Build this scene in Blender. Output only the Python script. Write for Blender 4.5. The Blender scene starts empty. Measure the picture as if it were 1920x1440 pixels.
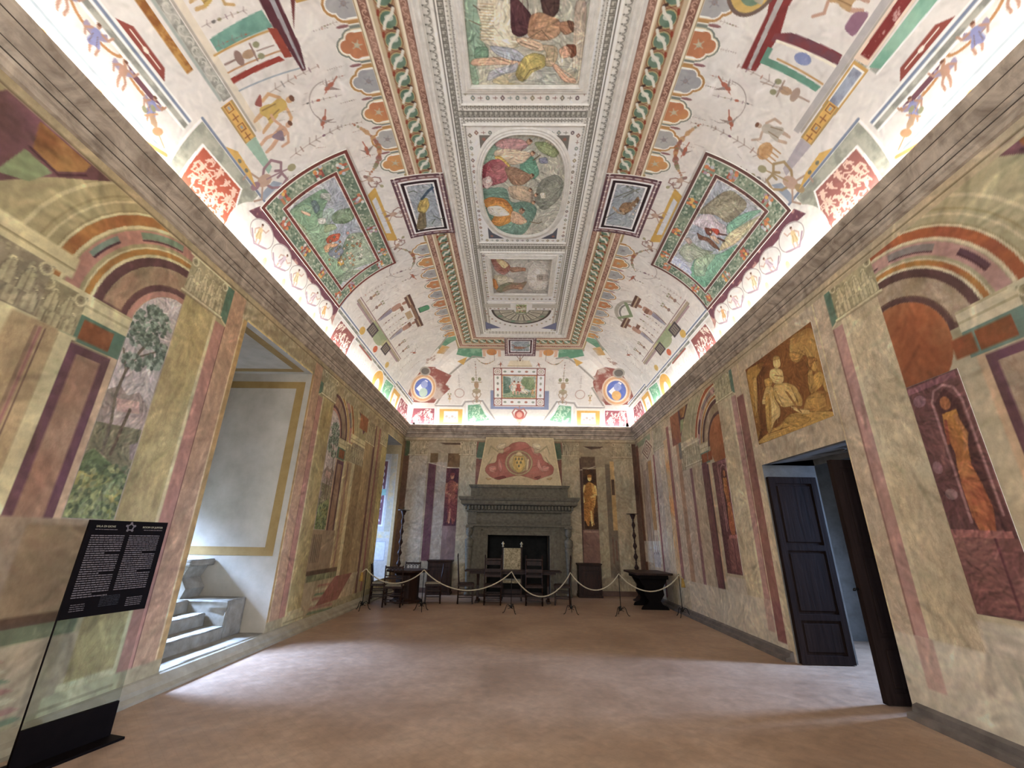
import bpy, bmesh, math, random
import numpy as np
from mathutils import Vector, Matrix
random.seed(7)
C = bpy.context.scene.collection
SC = bpy.context.scene
PI = math.pi

# ------------------------------------------------------------------ camera
FPX = 802.5                      # focal length in pixels of a 1920x1440 frame
ROT = np.array([[0.99980547, -0.01136419, -0.01612066],
                [0.01129848, -0.33994613, 0.94037704],
                [0.01616678, 0.94037625, 0.3397516]])     # columns: right, up, forward
EYE = np.array([0.0, 0.0, 1.6])
cam = bpy.data.cameras.new('camera'); camo = bpy.data.objects.new('camera', cam); C.objects.link(camo)
cam.sensor_width = 36; cam.lens = FPX * 36 / 1920; cam.clip_start = .05; cam.clip_end = 200
M = Matrix.Identity(4)
for i in range(3):
    M[i][0] = ROT[i][0]; M[i][1] = ROT[i][1]; M[i][2] = -ROT[i][2]; M[i][3] = EYE[i]
camo.matrix_world = M
SC.camera = camo

# ------------------------------------------------------------------ exposure, world, lights
SC.view_settings.view_transform = 'Standard'
SC.view_settings.look = 'None'
SC.view_settings.gamma = 1
SC.view_settings.use_curve_mapping = False
SC.view_settings.exposure = 0.68
SC.cycles.max_bounces = 8
SC.cycles.diffuse_bounces = 5
SC.cycles.use_denoising = True
wd = bpy.data.worlds.new('sky'); SC.world = wd; wd.use_nodes = True
bg = wd.node_tree.nodes['Background']; bg.inputs[0].default_value = (.45, .62, 1, 1); bg.inputs[1].default_value = 0.3

def area(name, loc, direction, sx, sy, power, col, spread=180):
    l = bpy.data.lights.new(name, 'AREA'); l.shape = 'RECTANGLE'; l.size = sx; l.size_y = sy
    l.energy = power; l.color = col; l.spread = math.radians(spread)
    o = bpy.data.objects.new(name, l); C.objects.link(o); o.location = loc
    o.rotation_euler = Vector(direction).to_track_quat('-Z', 'Y').to_euler()
    return o
DAY = (.38, .55, 1.0)
area('daylight_near_window', (-6.55, 6.5, 2.3), (1, 0, -1.25), 1.6, .6, 260, DAY, 64)
area('daylight_far_window', (-5.8, 13.4, 2.0), (1, .1, -.2), 1.3, 1.8, 70, DAY, 110)
area('daylight_passage', (8.25, 6.5, 2.5), (-1, -.03, -.5), .8, 1.4, 210, DAY, 90)
area('fill_behind_left', (-1.5, -2.75, 2.6), (0, 1, -.1), 1.4, 2.8, 140, (.90, .94, 1))  # fill lamp added behind the viewer to brighten the walls
area('fill_behind_right', (1.6, -2.75, 2.6), (0, 1, -.1), 1.4, 2.8, 140, (.90, .94, 1))  # its twin on the right, also added fill from an unseen side
STRIP_POWER = 35.0               # emission of the light strips lying on the cornice

# ------------------------------------------------------------------ room measures
XL, XR, YB, YF = -3.9, 4.0, 14.5, -2.5
ZS, CA, CB, ST = 5.2, 2.6, 2.25, 2.43     # spring of the vault, its half axes, arc scale
ZT = ZS + CB

def rays(px, py):
    px = np.asarray(px, float); py = np.asarray(py, float)
    v = np.stack([(px - 960) / FPX, -(py - 720) / FPX, np.ones_like(px)])
    return np.einsum('ij,j...->i...', ROT, v)

def cast(surf, pts):
    """photograph pixel -> (u, v) on one of the surfaces of the room"""
    p = np.array(pts, float); d = rays(p[:, 0], p[:, 1])
    if surf in 'LRE':
        k, val = {'L': (0, XL), 'R': (0, XR), 'E': (1, YB)}[surf]
        t = (val - EYE[k]) / d[k]; h = EYE[:, None] + d * t
        return np.stack([h[1] if surf in 'LR' else h[0], h[2]], 1)
    if surf == 'T':
        t = (ZT - EYE[2]) / d[2]; h = EYE[:, None] + d * t
        return np.stack([h[0], h[1]], 1)
    if surf == 'F':
        t = -EYE[2] / d[2]; h = EYE[:, None] + d * t
        return np.stack([h[0], h[1]], 1)
    # cove: distance from wall = a + b t
    if surf == 'l': a, b = EYE[0] - XL, d[0]
    elif surf == 'r': a, b = XR - EYE[0], -d[0]
    else: a, b = YB - EYE[1], -d[1]
    p0 = (CA - a); p1 = -b; q0 = EYE[2] - ZS; q1 = d[2]
    A = (p1 / CA) ** 2 + (q1 / CB) ** 2; B = 2 * (p0 * p1 / CA ** 2 + q0 * q1 / CB ** 2); Cc = (p0 / CA) ** 2 + (q0 / CB) ** 2 - 1
    t = (-B + np.sqrt(np.maximum(0, B * B - 4 * A * Cc))) / (2 * A)
    h = EYE[:, None] + d * t
    dist = a + b * t
    th = np.arccos(np.clip((CA - dist) / CA, -1, 1))
    return np.stack([h[0] if surf == 'e' else h[1], th * ST], 1)

def place(surf, U, V, off=0.0):
    """(u, v) on a surface -> world point, lifted off the surface by off towards the room"""
    U = np.asarray(U, float); V = np.asarray(V, float)
    if surf == 'L': return np.stack([np.full_like(U, XL + off), U, V], -1)
    if surf == 'R': return np.stack([np.full_like(U, XR - off), U, V], -1)
    if surf == 'E': return np.stack([U, np.full_like(U, YB - off), V], -1)
    if surf == 'T': return np.stack([U, V, np.full_like(U, ZT - off)], -1)
    if surf == 'F': return np.stack([U, V, np.full_like(U, off)], -1)
    th = V / ST; d = CA - (CA - off) * np.cos(th); z = ZS + (CB - off) * np.sin(th)
    if surf == 'l': return np.stack([XL + d, U, z], -1)
    if surf == 'r': return np.stack([XR - d, U, z], -1)
    return np.stack([U, YB - d, z], -1)

def hexc(h):
    if not isinstance(h, str): return np.asarray(h)
    h = h.lstrip('#'); return np.array([int(h[i:i + 2], 16) / 255 for i in (0, 2, 4)])
def lin(c): return np.where(c <= .04045, c / 12.92, ((c + .055) / 1.055) ** 2.4)

def _noise(n=512, octs=(4, 8, 16, 32, 64, 128), seed=1, pers=.62):
    r = np.random.RandomState(seed); out = np.zeros((n, n)); a = 1; tot = 0
    for o in octs:
        g = r.rand(o, o); x = np.arange(n) * o / n; i = x.astype(int); f = x - i; f = f * f * (3 - 2 * f); j = (i + 1) % o
        rows = g[i] * (1 - f)[:, None] + g[j] * f[:, None]
        full = rows[:, i] * (1 - f)[None] + rows[:, j] * f[None]
        out += a * full; tot += a; a *= pers
    out /= tot; return (out - out.min()) / (out.max() - out.min())
NZ = [_noise(seed=s) for s in (1, 2, 3)]
def nz(U, V, fu, fv=None, k=0):
    fv = fv or fu
    return NZ[k][(np.asarray(V) * fv * 64).astype(int) % 512, (np.asarray(U) * fu * 64).astype(int) % 512]

def chaikin(p, it=2):
    """rounds a drawn outline"""
    p = np.asarray(p, float)
    for _ in range(it):
        q = np.roll(p, -1, 0); p = np.stack([.83 * p + .17 * q, .17 * p + .83 * q], 1).reshape(-1, 2)
    return p
class Canvas:
    """pigment painted on a surface: one colour for each vertex of a fine grid"""
    def __init__(s, surf, u0, u1, v0, v1, cell, base, marble=0.0):
        s.surf = surf; s.nu = max(2, int(round((u1 - u0) / cell)) + 1); s.nv = max(2, int(round((v1 - v0) / cell)) + 1)
        s.U = np.linspace(u0, u1, s.nu); s.V = np.linspace(v0, v1, s.nv)
        s.cu = s.U[1] - s.U[0]; s.cv = s.V[1] - s.V[0]
        s.C = np.empty((s.nv, s.nu, 3), np.float32); s.C[:] = hexc(base); s.M = np.full((s.nv, s.nu), marble, np.float32)
    def win(s, p, pad=0):
        a = np.clip(np.searchsorted(s.U, [p[:, 0].min() - pad - s.cu, p[:, 0].max() + pad + s.cu]), 0, s.nu)
        b = np.clip(np.searchsorted(s.V, [p[:, 1].min() - pad - s.cv, p[:, 1].max() + pad + s.cv]), 0, s.nv)
        return a[0], a[1], b[0], b[1]
    def blend(s, w, cov, col, m=None, tex=None):
        a0, a1, b0, b1 = w; sub = s.C[b0:b1, a0:a1]
        c = hexc(col)
        if tex is not None:              # (second colour, frequency u, frequency v, threshold, softness)
            c2, fu, fv, thr, soft = tex[:5]
            uu, vv = np.meshgrid(s.U[a0:a1], s.V[b0:b1]); n = nz(uu, vv, fu, fv, (len(c2) + int(fu * 7)) % 3)
            k = np.clip((n - thr) / soft + .5, 0, 1)[..., None]
            c = c * (1 - k) + hexc(c2) * k
        cv = cov[..., None]
        s.C[b0:b1, a0:a1] = sub * (1 - cv) + c * cv
        if m is not None:
            s.M[b0:b1, a0:a1] = s.M[b0:b1, a0:a1] * (1 - cov) + m * cov
    def cover(s, p, w):
        a0, a1, b0, b1 = w; uu, vv = np.meshgrid(s.U[a0:a1], s.V[b0:b1]); tot = np.zeros(uu.shape, np.float32)
        offs = ((-.25, -.25), (.25, .25)) if uu.size > 60000 else ((-.25, -.25), (.25, -.25), (-.25, .25), (.25, .25))
        q = np.roll(p, -1, 0)
        for ox, oy in offs:
            x = uu + ox * s.cu; y = vv + oy * s.cv; ins = np.zeros(uu.shape, bool)
            for (x1, y1), (x2, y2) in zip(p, q):
                if y1 == y2: continue
                c = (y1 > y) != (y2 > y)
                if c.any(): ins ^= c & (x < (x2 - x1) * (y - y1) / (y2 - y1) + x1)
            tot += ins
        return tot / len(offs)
    def poly(s, pts, col, m=None, a=1.0, tex=None):
        p = np.asarray(pts, float); w = s.win(p)
        if w[1] <= w[0] or w[3] <= w[2]: return
        s.blend(w, s.cover(p, w) * a, col, m, tex)
    def rect(s, u0, u1, v0, v1, col, **k): s.poly([(u0, v0), (u1, v0), (u1, v1), (u0, v1)], col, **k)
    def frame(s, u0, u1, v0, v1, t, col, **k):
        s.rect(u0, u1, v0, v0 + t, col, **k); s.rect(u0, u1, v1 - t, v1, col, **k)
        s.rect(u0, u0 + t, v0, v1, col, **k); s.rect(u1 - t, u1, v0, v1, col, **k)
    def ell(s, u, v, ru, rv, col, rot=0, **k):
        n = 14 if max(ru, rv) < .15 else 40
        t = np.linspace(0, 2 * PI, n, endpoint=False); x = ru * np.cos(t); y = rv * np.sin(t)
        s.poly(np.stack([u + x * math.cos(rot) - y * math.sin(rot), v + x * math.sin(rot) + y * math.cos(rot)], 1), col, **k)
    def line(s, pts, wd, col, m=None, a=1.0, tex=None):
        p = np.asarray(pts, float); h = wd / 2
        for (x1, y1), (x2, y2) in zip(p[:-1], p[1:]):
            w = s.win(np.array([(x1, y1), (x2, y2)]), h)
            if w[1] <= w[0] or w[3] <= w[2]: continue
            uu, vv = np.meshgrid(s.U[w[0]:w[1]], s.V[w[2]:w[3]]); dx, dy = x2 - x1, y2 - y1; L = dx * dx + dy * dy + 1e-12
            t = np.clip(((uu - x1) * dx + (vv - y1) * dy) / L, 0, 1)
            d = np.hypot(uu - x1 - t * dx, vv - y1 - t * dy)
            cov = np.clip((h - d) / s.cu + .5, 0, min(1, wd / s.cu * 1.3))
            s.blend(w, cov * a, col, m, tex)
    def arc(s, u, v, r, a0, a1, wd, col, ry=None, **k):
        ry = ry or r; n = max(6, int(abs(a1 - a0) / 8)); t = np.radians(np.linspace(a0, a1, n)); h = wd / 2
        o = np.stack([u + (r + h) * np.cos(t), v + (ry + h) * np.sin(t)], 1); i = np.stack([u + (r - h) * np.cos(t), v + (ry - h) * np.sin(t)], 1)
        s.poly(np.concatenate([o, i[::-1]]), col, **k)
    # the same with points read off the photograph
    def P(s, px): return cast(s.surf, px)
    soft = False                  # pictures: figures modelled from light to dark with a drawn contour
    def pp(s, px, col, **k):
        p = s.P(px)
        if s.soft: p = chaikin(p)
        s.poly(p, col, **k)
        if s.soft:
            base = hexc(col); lo, hi = p.min(0), p.max(0); m = (lo + hi) / 2; sz = (hi - lo)
            s.poly(m + (p - m) * .72 + sz * np.array([.05, .07]), np.clip(base * 1.13 + .02, 0, 1), a=.45)
            s.line(np.concatenate([p, p[:1]]), .010, base * .62, a=.4)
            q = p - m; w, ax = np.linalg.eigh(q.T @ q); L = math.sqrt(w[1] / len(p)); B = math.sqrt(w[0] / len(p))
            if L > .05 and B > .02:      # folds running along the form
                mj, mn = ax[:, 1], ax[:, 0]
                for k, (o_, sh) in enumerate(((-.75, .74), (-.2, 1.16), (.35, .78), (.8, 1.14))):
                    t = np.linspace(-.95, .85, 6)[:, None]; c0 = m + mj * t * L + mn * (o_ * B + .25 * B * np.sin(t * 2.2 + k))
                    s.line(c0, .011, np.clip(base * sh, 0, 1), a=.5)
    def pl(s, px, wd, col, **k): s.line(s.P(px), wd, col, **k)
    def brush(s, u0, u1, v0, v1, n, ln, wd, amt=.12, seed=1, flow=2.0, box=None):
        """short strokes of slightly lighter or darker pigment laid over what is there"""
        r = np.random.RandomState(seed); U = r.uniform(u0, u1, n); V = r.uniform(v0, v1, n); A = nz(U, V, flow, flow, 1) * 9 + r.normal(0, .35, n); J = r.normal(0, amt, n); H = r.normal(0, amt * .12, (n, 3)); Ls = ln * r.uniform(.4, 1.3, n)
        for i in range(n):
            dx = math.cos(A[i]) * Ls[i] / 2; dy = math.sin(A[i]) * Ls[i] / 2; h = wd / 2; L2 = 4 * (dx * dx + dy * dy) + 1e-9
            w = s.win(np.array([(U[i] - dx, V[i] - dy), (U[i] + dx, V[i] + dy)]), h)
            if w[1] <= w[0] or w[3] <= w[2]: continue
            x = s.U[w[0]:w[1]][None] - (U[i] - dx); y = s.V[w[2]:w[3]][:, None] - (V[i] - dy)
            t = np.clip((x * 2 * dx + y * 2 * dy) / L2, 0, 1); d = np.hypot(x - t * 2 * dx, y - t * 2 * dy)
            cov = np.clip(1.2 * (1 - d / h), 0, 1)[..., None]
            s.C[w[2]:w[3], w[0]:w[1]] *= (1 + cov * (J[i] + H[i]))
        s.C = np.clip(s.C, 0, 1)
        return s
    def warp_edges(s, amp=.006, f=2.2):
        """hand-drawn irregularity of every painted edge"""
        uu, vv = np.meshgrid(s.U, s.V); du = ((nz(uu, vv, f, f, 0) - .5) * 2 * amp / s.cu).round().astype(int); dv = ((nz(uu, vv, f, f, 1) - .5) * 2 * amp / s.cv).round().astype(int)
        j, i = np.meshgrid(np.arange(s.nu), np.arange(s.nv)); jj = np.clip(j + du, 0, s.nu - 1); ii = np.clip(i + dv, 0, s.nv - 1); s.C = s.C[ii, jj]; s.M = s.M[ii, jj]
        return s
    def tint(s, amt=.06, f=1.5):
        uu, vv = np.meshgrid(s.U, s.V); n = nz(uu, vv, f, f, 2)[..., None] - .5
        n2 = nz(uu, vv, f * 6, f * 6, 1)[..., None] - .5
        s.C *= (1 + 2 * amt * n + amt * n2)
        n3 = nz(uu, vv, f * 2.3, f * 2.3, 0)[..., None] - .5
        s.C *= 1 + amt * n3 * np.array([.5, .0, -.6], np.float32)
        return s

class Loc:
    """local frame on a canvas: x right, y up, for small painted figures"""
    def __init__(s, c, u, v, sc=1.0, rot=0.0, fx=1):
        s.c = c; s.u = u; s.v = v; s.sc = sc; s.co = math.cos(rot); s.si = math.sin(rot); s.fx = fx
    def T(s, pts):
        p = np.asarray(pts, float) * s.sc; x = p[:, 0] * s.fx; y = p[:, 1]
        return np.stack([s.u + x * s.co - y * s.si, s.v + x * s.si + y * s.co], 1)
    def poly(s, pts, col, **k): s.c.poly(chaikin(s.T(pts)) if s.sc > .25 else s.T(pts), col, **k)
    def line(s, pts, w, col, **k): s.c.line(s.T(pts), w * s.sc, col, **k)
    def ell(s, x, y, rx, ry, col, rot=0, **k):
        t = np.linspace(0, 2 * PI, 14, endpoint=False); a = rx * np.cos(t); b = ry * np.sin(t)
        s.poly(np.stack([x + a * math.cos(rot) - b * math.sin(rot), y + a * math.sin(rot) + b * math.cos(rot)], 1), col, **k)

DESAT = .16                      # lime fresco pigments are chalky
def col_attr(me, C_, M_, gain):
    at = me.color_attributes.new('pigment', 'FLOAT_COLOR', 'POINT')
    a = np.ones((C_.shape[0], 4), np.float32); l = lin(np.clip(C_, 0, 1)); g = (l @ np.array([.25, .6, .15]))[:, None]; l = l * (1 - DESAT) + g * DESAT; a[:, :3] = np.clip(l * gain, 0, .86); a[:, 3] = M_
    at.data.foreach_set('color', a.ravel())

def grid_mesh(canvases, gain, keep=None, off=0.0, extra=None):
    """one mesh from several painted canvases (and extra plain verts/quads)"""
    Vs, Fs, Cs, Ms = [], [], [], []; base = 0
    for c in canvases:
        uu, vv = np.meshgrid(c.U, c.V); k = keep(c, (uu[:-1, :-1] + uu[1:, 1:]) / 2, (vv[:-1, :-1] + vv[1:, 1:]) / 2) if keep else np.ones((c.nv - 1, c.nu - 1), bool)
        um, vm = (c.warp(uu, vv) if hasattr(c, 'warp') else (uu, vv))
        Vs.append(place(c.surf, um, vm, off).reshape(-1, 3))
        idx = np.arange(c.nu * c.nv).reshape(c.nv, c.nu) + base
        q = np.stack([idx[:-1, :-1], idx[:-1, 1:], idx[1:, 1:], idx[1:, :-1]], -1)[k]
        if c.surf in 'RrE' : q = q[:, ::-1]
        Fs.append(q); Cs.append(c.C.reshape(-1, 3)); Ms.append(c.M.ravel()); base += c.nu * c.nv
    if extra:
        ev, ef, ecol = extra; ev = np.array(ev, float); Vs.append(ev); Fs.append(np.array(ef) + base)
        Cs.append(np.tile(hexc(ecol), (len(ev), 1))); Ms.append(np.zeros(len(ev)))
    V = np.concatenate(Vs).astype(np.float32); F = np.concatenate(Fs).astype(np.int32)
    used = np.zeros(len(V), bool); used[F.ravel()] = True; remap = np.cumsum(used) - 1
    V = V[used]; F = remap[F].astype(np.int32); Cc = np.concatenate(Cs)[used]; Mm = np.concatenate(Ms)[used]
    me = bpy.data.meshes.new('painted'); me.vertices.add(len(V)); me.vertices.foreach_set('co', V.ravel())
    me.loops.add(F.size); me.loops.foreach_set('vertex_index', F.ravel())
    me.polygons.add(len(F)); me.polygons.foreach_set('loop_start', np.arange(0, F.size, 4, dtype=np.int32))
    me.polygons.foreach_set('loop_total', np.full(len(F), 4, np.int32))
    me.update(calc_edges=True); col_attr(me, Cc, Mm, gain)
    me.polygons.foreach_set('use_smooth', np.ones(len(F), bool))
    return me

# ------------------------------------------------------------------ objects and tags
def link(name, me, m=None, parent=None):
    o = bpy.data.objects.new(name, me); C.objects.link(o)
    if m is not None and me is not None:
        me.materials.clear(); me.materials.append(m)
    if parent is not None: o.parent = parent
    return o
def tag(o, label=None, cat=None, group=None, kind=None):
    if label: o['label'] = label
    if cat: o['category'] = cat
    if group: o['group'] = group
    if kind: o['kind'] = kind
    return o
def thing(name, label, cat, loc=(0, 0, 0), rz=0.0, group=None):
    o = bpy.data.objects.new(name, None); C.objects.link(o); o.location = loc; o.rotation_euler = (0, 0, rz); o.empty_display_size = .1
    return tag(o, label, cat, group)
def copy_tree(o, parent=None):
    c = o.copy(); C.objects.link(c)
    if parent is not None: c.parent = parent
    for ch in list(o.children): copy_tree(ch, c)
    return c

class MB:
    """collects boxes, lathes, tubes and prisms into one mesh"""
    def __init__(s): s.v = []; s.f = []; s.sm = []
    def add(s, v, f, smooth=False):
        b = len(s.v); s.v += [tuple(x) for x in v]; s.f += [tuple(i + b for i in q) for q in f]; s.sm += [smooth] * len(f); return s
    def box(s, x0, x1, y0, y1, z0, z1, bev=0.0):
        if bev <= 0:
            v = [(x, y, z) for z in (z0, z1) for y in (y0, y1) for x in (x0, x1)]
            return s.add(v, [(0, 2, 3, 1), (4, 5, 7, 6), (0, 1, 5, 4), (2, 6, 7, 3), (0, 4, 6, 2), (1, 3, 7, 5)])
        bm = bmesh.new(); bmesh.ops.create_cube(bm, size=1)
        for w in bm.verts: w.co = Vector(((x0 + x1) / 2 + w.co.x * (x1 - x0), (y0 + y1) / 2 + w.co.y * (y1 - y0), (z0 + z1) / 2 + w.co.z * (z1 - z0)))
        bmesh.ops.bevel(bm, geom=bm.edges[:], offset=bev, segments=2, profile=.5, affect='EDGES')
        bm.verts.ensure_lookup_table(); s.add([w.co[:] for w in bm.verts], [[w.index for w in f.verts] for f in bm.faces]); bm.free(); return s
    def lathe(s, prof, c=(0, 0, 0), n=20, sq=False):
        k = len(prof); v = []; f = []
        for i in range(n):
            a = 2 * PI * i / n + (PI / n if sq else 0)
            for r, z in prof: v.append((c[0] + r * math.cos(a), c[1] + r * math.sin(a), c[2] + z))
        for i in range(n):
            j = (i + 1) % n
            for q in range(k - 1): f.append((i * k + q, j * k + q, j * k + q + 1, i * k + q + 1))
        f.append(tuple(i * k for i in range(n))[::-1]); f.append(tuple(i * k + k - 1 for i in range(n)))
        return s.add(v, f, n > 8)
    def tube(s, pts, r, n=8):
        pts = [Vector(p) for p in pts]; rr = r if isinstance(r, (list, tuple)) else [r] * len(pts); v = []; f = []
        up = Vector((0, 0, 1)); 
        for i, p in enumerate(pts):
            d = (pts[min(i + 1, len(pts) - 1)] - pts[max(i - 1, 0)]).normalized()
            ref = up if abs(d.dot(up)) < .97 else Vector((1, 0, 0)); a = d.cross(ref).normalized(); b = d.cross(a).normalized()
            for k in range(n):
                t = 2 * PI * k / n; v.append(p + (a * math.cos(t) + b * math.sin(t)) * rr[i])
        for i in range(len(pts) - 1):
            for k in range(n):
                k2 = (k + 1) % n; f.append((i * n + k, i * n + k2, (i + 1) * n + k2, (i + 1) * n + k))
        f.append(tuple(range(n))); f.append(tuple(range((len(pts) - 1) * n, len(pts) * n))[::-1])
        return s.add(v, f, True)
    def prism(s, pts, h, axis='y', at=0.0):
        """outline in a plane, extruded by h along axis from at"""
        n = len(pts); v = []
        for q in (at, at + h):
            for a, b in pts: v.append({'x': (q, a, b), 'y': (a, q, b), 'z': (a, b, q)}[axis])
        f = [tuple(range(n))[::-1], tuple(range(n, 2 * n))] + [(i, (i + 1) % n, (i + 1) % n + n, i + n) for i in range(n)]
        return s.add(v, f)
    def build(s, name, m, parent=None, xf=None):
        me = bpy.data.meshes.new(name); vs = s.v if xf is None else [xf @ Vector(p) for p in s.v]
        me.from_pydata([tuple(p) for p in vs], [], s.f); me.polygons.foreach_set('use_smooth', s.sm)
        bm = bmesh.new(); bm.from_mesh(me); bmesh.ops.recalc_face_normals(bm, faces=bm.faces); bm.to_mesh(me); bm.free()
        return link(name, me, m, parent)

# ------------------------------------------------------------------ materials
def nodes(name):
    m = bpy.data.materials.new(name); m.use_nodes = True; nt = m.node_tree; b = nt.nodes['Principled BSDF']
    return m, nt, b
def ramp(nt, fac, stops):
    r = nt.nodes.new('ShaderNodeValToRGB'); nt.links.new(fac, r.inputs[0])
    e = r.color_ramp.elements
    e[0].position, e[0].color = stops[0][0], (*stops[0][1], 1); e[1].position, e[1].color = stops[-1][0], (*stops[-1][1], 1)
    for p, c in stops[1:-1]:
        x = e.new(p); x.color = (*c, 1)
    return r.outputs[0]
def noise(nt, scale, detail=6, dist=0.0, sx=(1, 1, 1), rough=.6):
    tc = nt.nodes.new('ShaderNodeTexCoord'); mp = nt.nodes.new('ShaderNodeMapping'); mp.inputs['Scale'].default_value = sx
    n = nt.nodes.new('ShaderNodeTexNoise'); n.inputs['Scale'].default_value = scale; n.inputs['Detail'].default_value = detail
    n.inputs['Distortion'].default_value = dist; n.inputs['Roughness'].default_value = rough
    nt.links.new(tc.outputs['Object'], mp.inputs[0]); nt.links.new(mp.outputs[0], n.inputs[0]); return n.outputs[0]
def mixc(nt, fac, a, b, mode='MIX'):
    x = nt.nodes.new('ShaderNodeMix'); x.data_type = 'RGBA'; x.blend_type = mode
    for sock, val in ((x.inputs[0], fac), (x.inputs[6], a), (x.inputs[7], b)):
        if isinstance(val, (int, float)): sock.default_value = val
        elif isinstance(val, tuple): sock.default_value = (*val, 1)
        else: nt.links.new(val, sock)
    return x.outputs[2]
def bump(nt, b, h, strength, dist=.01):
    x = nt.nodes.new('ShaderNodeBump'); x.inputs['Strength'].default_value = strength; x.inputs['Distance'].default_value = dist
    nt.links.new(h, x.inputs['Height']); nt.links.new(x.outputs[0], b.inputs['Normal'])
def fresco_mat(name, rough=.85, vein=(.28, .16, .10), fine=.16):
    m, nt, b = nodes(name); at = nt.nodes.new('ShaderNodeAttribute'); at.attribute_name = 'pigment'
    n1 = noise(nt, 14, 8); v1 = ramp(nt, n1, [(.25, (1 - fine,) * 3), (.75, (1 + fine * .7,) * 3)])
    c = mixc(nt, 1.0, at.outputs['Color'], v1, 'MULTIPLY')
    n2 = noise(nt, 5.5, 12, .35, (1, 1, .6), .72); veins = ramp(nt, n2, [(.455, (0, 0, 0)), (.495, (1, 1, 1)), (.53, (.35, .35, .35)), (.57, (0, 0, 0))])
    def times(x, k):
        mu = nt.nodes.new('ShaderNodeMath'); mu.operation = 'MULTIPLY'; nt.links.new(x, mu.inputs[0])
        if isinstance(k, float): mu.inputs[1].default_value = k
        else: nt.links.new(k, mu.inputs[1])
        return mu.outputs[0]
    c = mixc(nt, times(times(veins, at.outputs['Alpha']), .30), c, vein)
    n3 = noise(nt, 1.9, 6, .4, (1, 1, .7)); blot = ramp(nt, n3, [(.42, (0, 0, 0)), (.68, (1, 1, 1))])
    c = mixc(nt, times(times(blot, at.outputs['Alpha']), .24), c, (.46, .34, .21))
    n4 = noise(nt, 8, 10, .2, (1, 1, .5), .7); mot = ramp(nt, n4, [(.3, (.72, .71, .70)), (.7, (1.2, 1.19, 1.17))])
    c = mixc(nt, times(at.outputs['Alpha'], .8), c, mixc(nt, 1.0, c, mot, 'MULTIPLY'))
    nt.links.new(c, b.inputs['Base Color']); b.inputs['Roughness'].default_value = rough
    b.inputs['Specular IOR Level'].default_value = .25
    bump(nt, b, noise(nt, 60, 4), .15, .004)
    return m
def simple(name, c1, c2, scale=8, rough=.6, metal=0.0, sx=(1, 1, 1), bmp=.2, detail=6, spec=.5, dist=0.0):
    m, nt, b = nodes(name); n = noise(nt, scale, detail, dist, sx)
    nt.links.new(ramp(nt, n, [(.3, c1), (.7, c2)]), b.inputs['Base Color'])
    b.inputs['Roughness'].default_value = rough; b.inputs['Metallic'].default_value = metal; b.inputs['Specular IOR Level'].default_value = spec
    if bmp: bump(nt, b, n, bmp, .01)
    return m
WALLPAINT = fresco_mat('wall_fresco', .8)
VAULTPAINT = fresco_mat('vault_fresco', .85, (.5, .4, .35), .05)
STUCCO = simple('white_stucco', (.62, .60, .55), (.80, .78, .73), 9, .8, bmp=.25)
STONE = simple('grey_peperino_stone', (.10, .088, .062), (.20, .178, .13), 12, .85, bmp=.5, detail=10)
CORNICE = simple('painted_cornice_marble', (.24, .185, .14), (.66, .56, .44), 3.4, .65, bmp=.1, detail=10, dist=1.2)
STEPSTONE = simple('worn_step_stone', (.20, .17, .12), (.38, .34, .27), 6, .7, bmp=.5, detail=8)
PLASTER = simple('limewash_plaster', (.40, .35, .27), (.52, .46, .37), 3, .9, bmp=.15)
OCHRE = simple('ochre_paint', (.27, .165, .05), (.36, .23, .08), 5, .85, bmp=.05)
WOOD = simple('dark_walnut', (.014, .006, .004), (.045, .018, .010), 5, .5, sx=(3, 3, .5), bmp=.15, detail=8, dist=.8, spec=.22)
DOORWOOD = simple('aged_door_wood', (.012, .0065, .005), (.026, .015, .012), 4, .7, spec=.08, sx=(5, 5, .4), bmp=.3, detail=8, dist=.6)
IRON = simple('black_wrought_iron', (.006, .006, .006), (.02, .018, .016), 20, .45, .6, bmp=.2)
ROPE = simple('cream_rope', (.42, .36, .24), (.62, .55, .40), 60, .8, bmp=.6)
GOLDTASSEL = simple('gold_tassel', (.30, .17, .03), (.50, .31, .07), 50, .7, bmp=.5)
CANE = simple('straw_seat', (.22, .19, .13), (.38, .33, .24), 40, .8, bmp=.4)
BROCADE = simple('cream_brocade', (.14, .10, .04), (.66, .56, .36), 20, .8, bmp=.2, detail=3, dist=1.5)
BLACK = simple('matt_black', (.003, .0016, .0014), (.006, .0035, .003), 10, .6, bmp=.0, spec=.08)
HEARTH = simple('soot_brick', (.006, .006, .005), (.020, .018, .015), 6, .9, bmp=.4)
LETTER = simple('white_lettering', (.15, .12, .115), (.19, .155, .15), 10, .6, bmp=.0)
GOLDLET = simple('pale_gold_lettering', (.42, .38, .26), (.5, .45, .32), 10, .6, bmp=.0)
PEWTER = simple('candle_pan_metal', (.10, .10, .10), (.2, .2, .2), 10, .3, .9, bmp=.0)
m, nt, b = nodes('clear_glass'); tr = nt.nodes.new('ShaderNodeBsdfTransparent'); tr.inputs[0].default_value = (.93, .96, .94, 1)
b.inputs['Base Color'].default_value = (0, 0, 0, 1); b.inputs['Roughness'].default_value = .03; mx = nt.nodes.new('ShaderNodeMixShader'); mx.inputs[0].default_value = .09
nt.links.new(tr.outputs[0], mx.inputs[1]); nt.links.new(b.outputs[0], mx.inputs[2]); nt.links.new(mx.outputs[0], nt.nodes['Material Output'].inputs[0]); GLASS = m
m, nt, b = nodes('light_strip_diffuser'); b.inputs['Base Color'].default_value = (.9, .9, .9, 1)
b.inputs['Emission Color'].default_value = (1, .98, .955, 1); b.inputs['Emission Strength'].default_value = STRIP_POWER; LED = m
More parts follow.
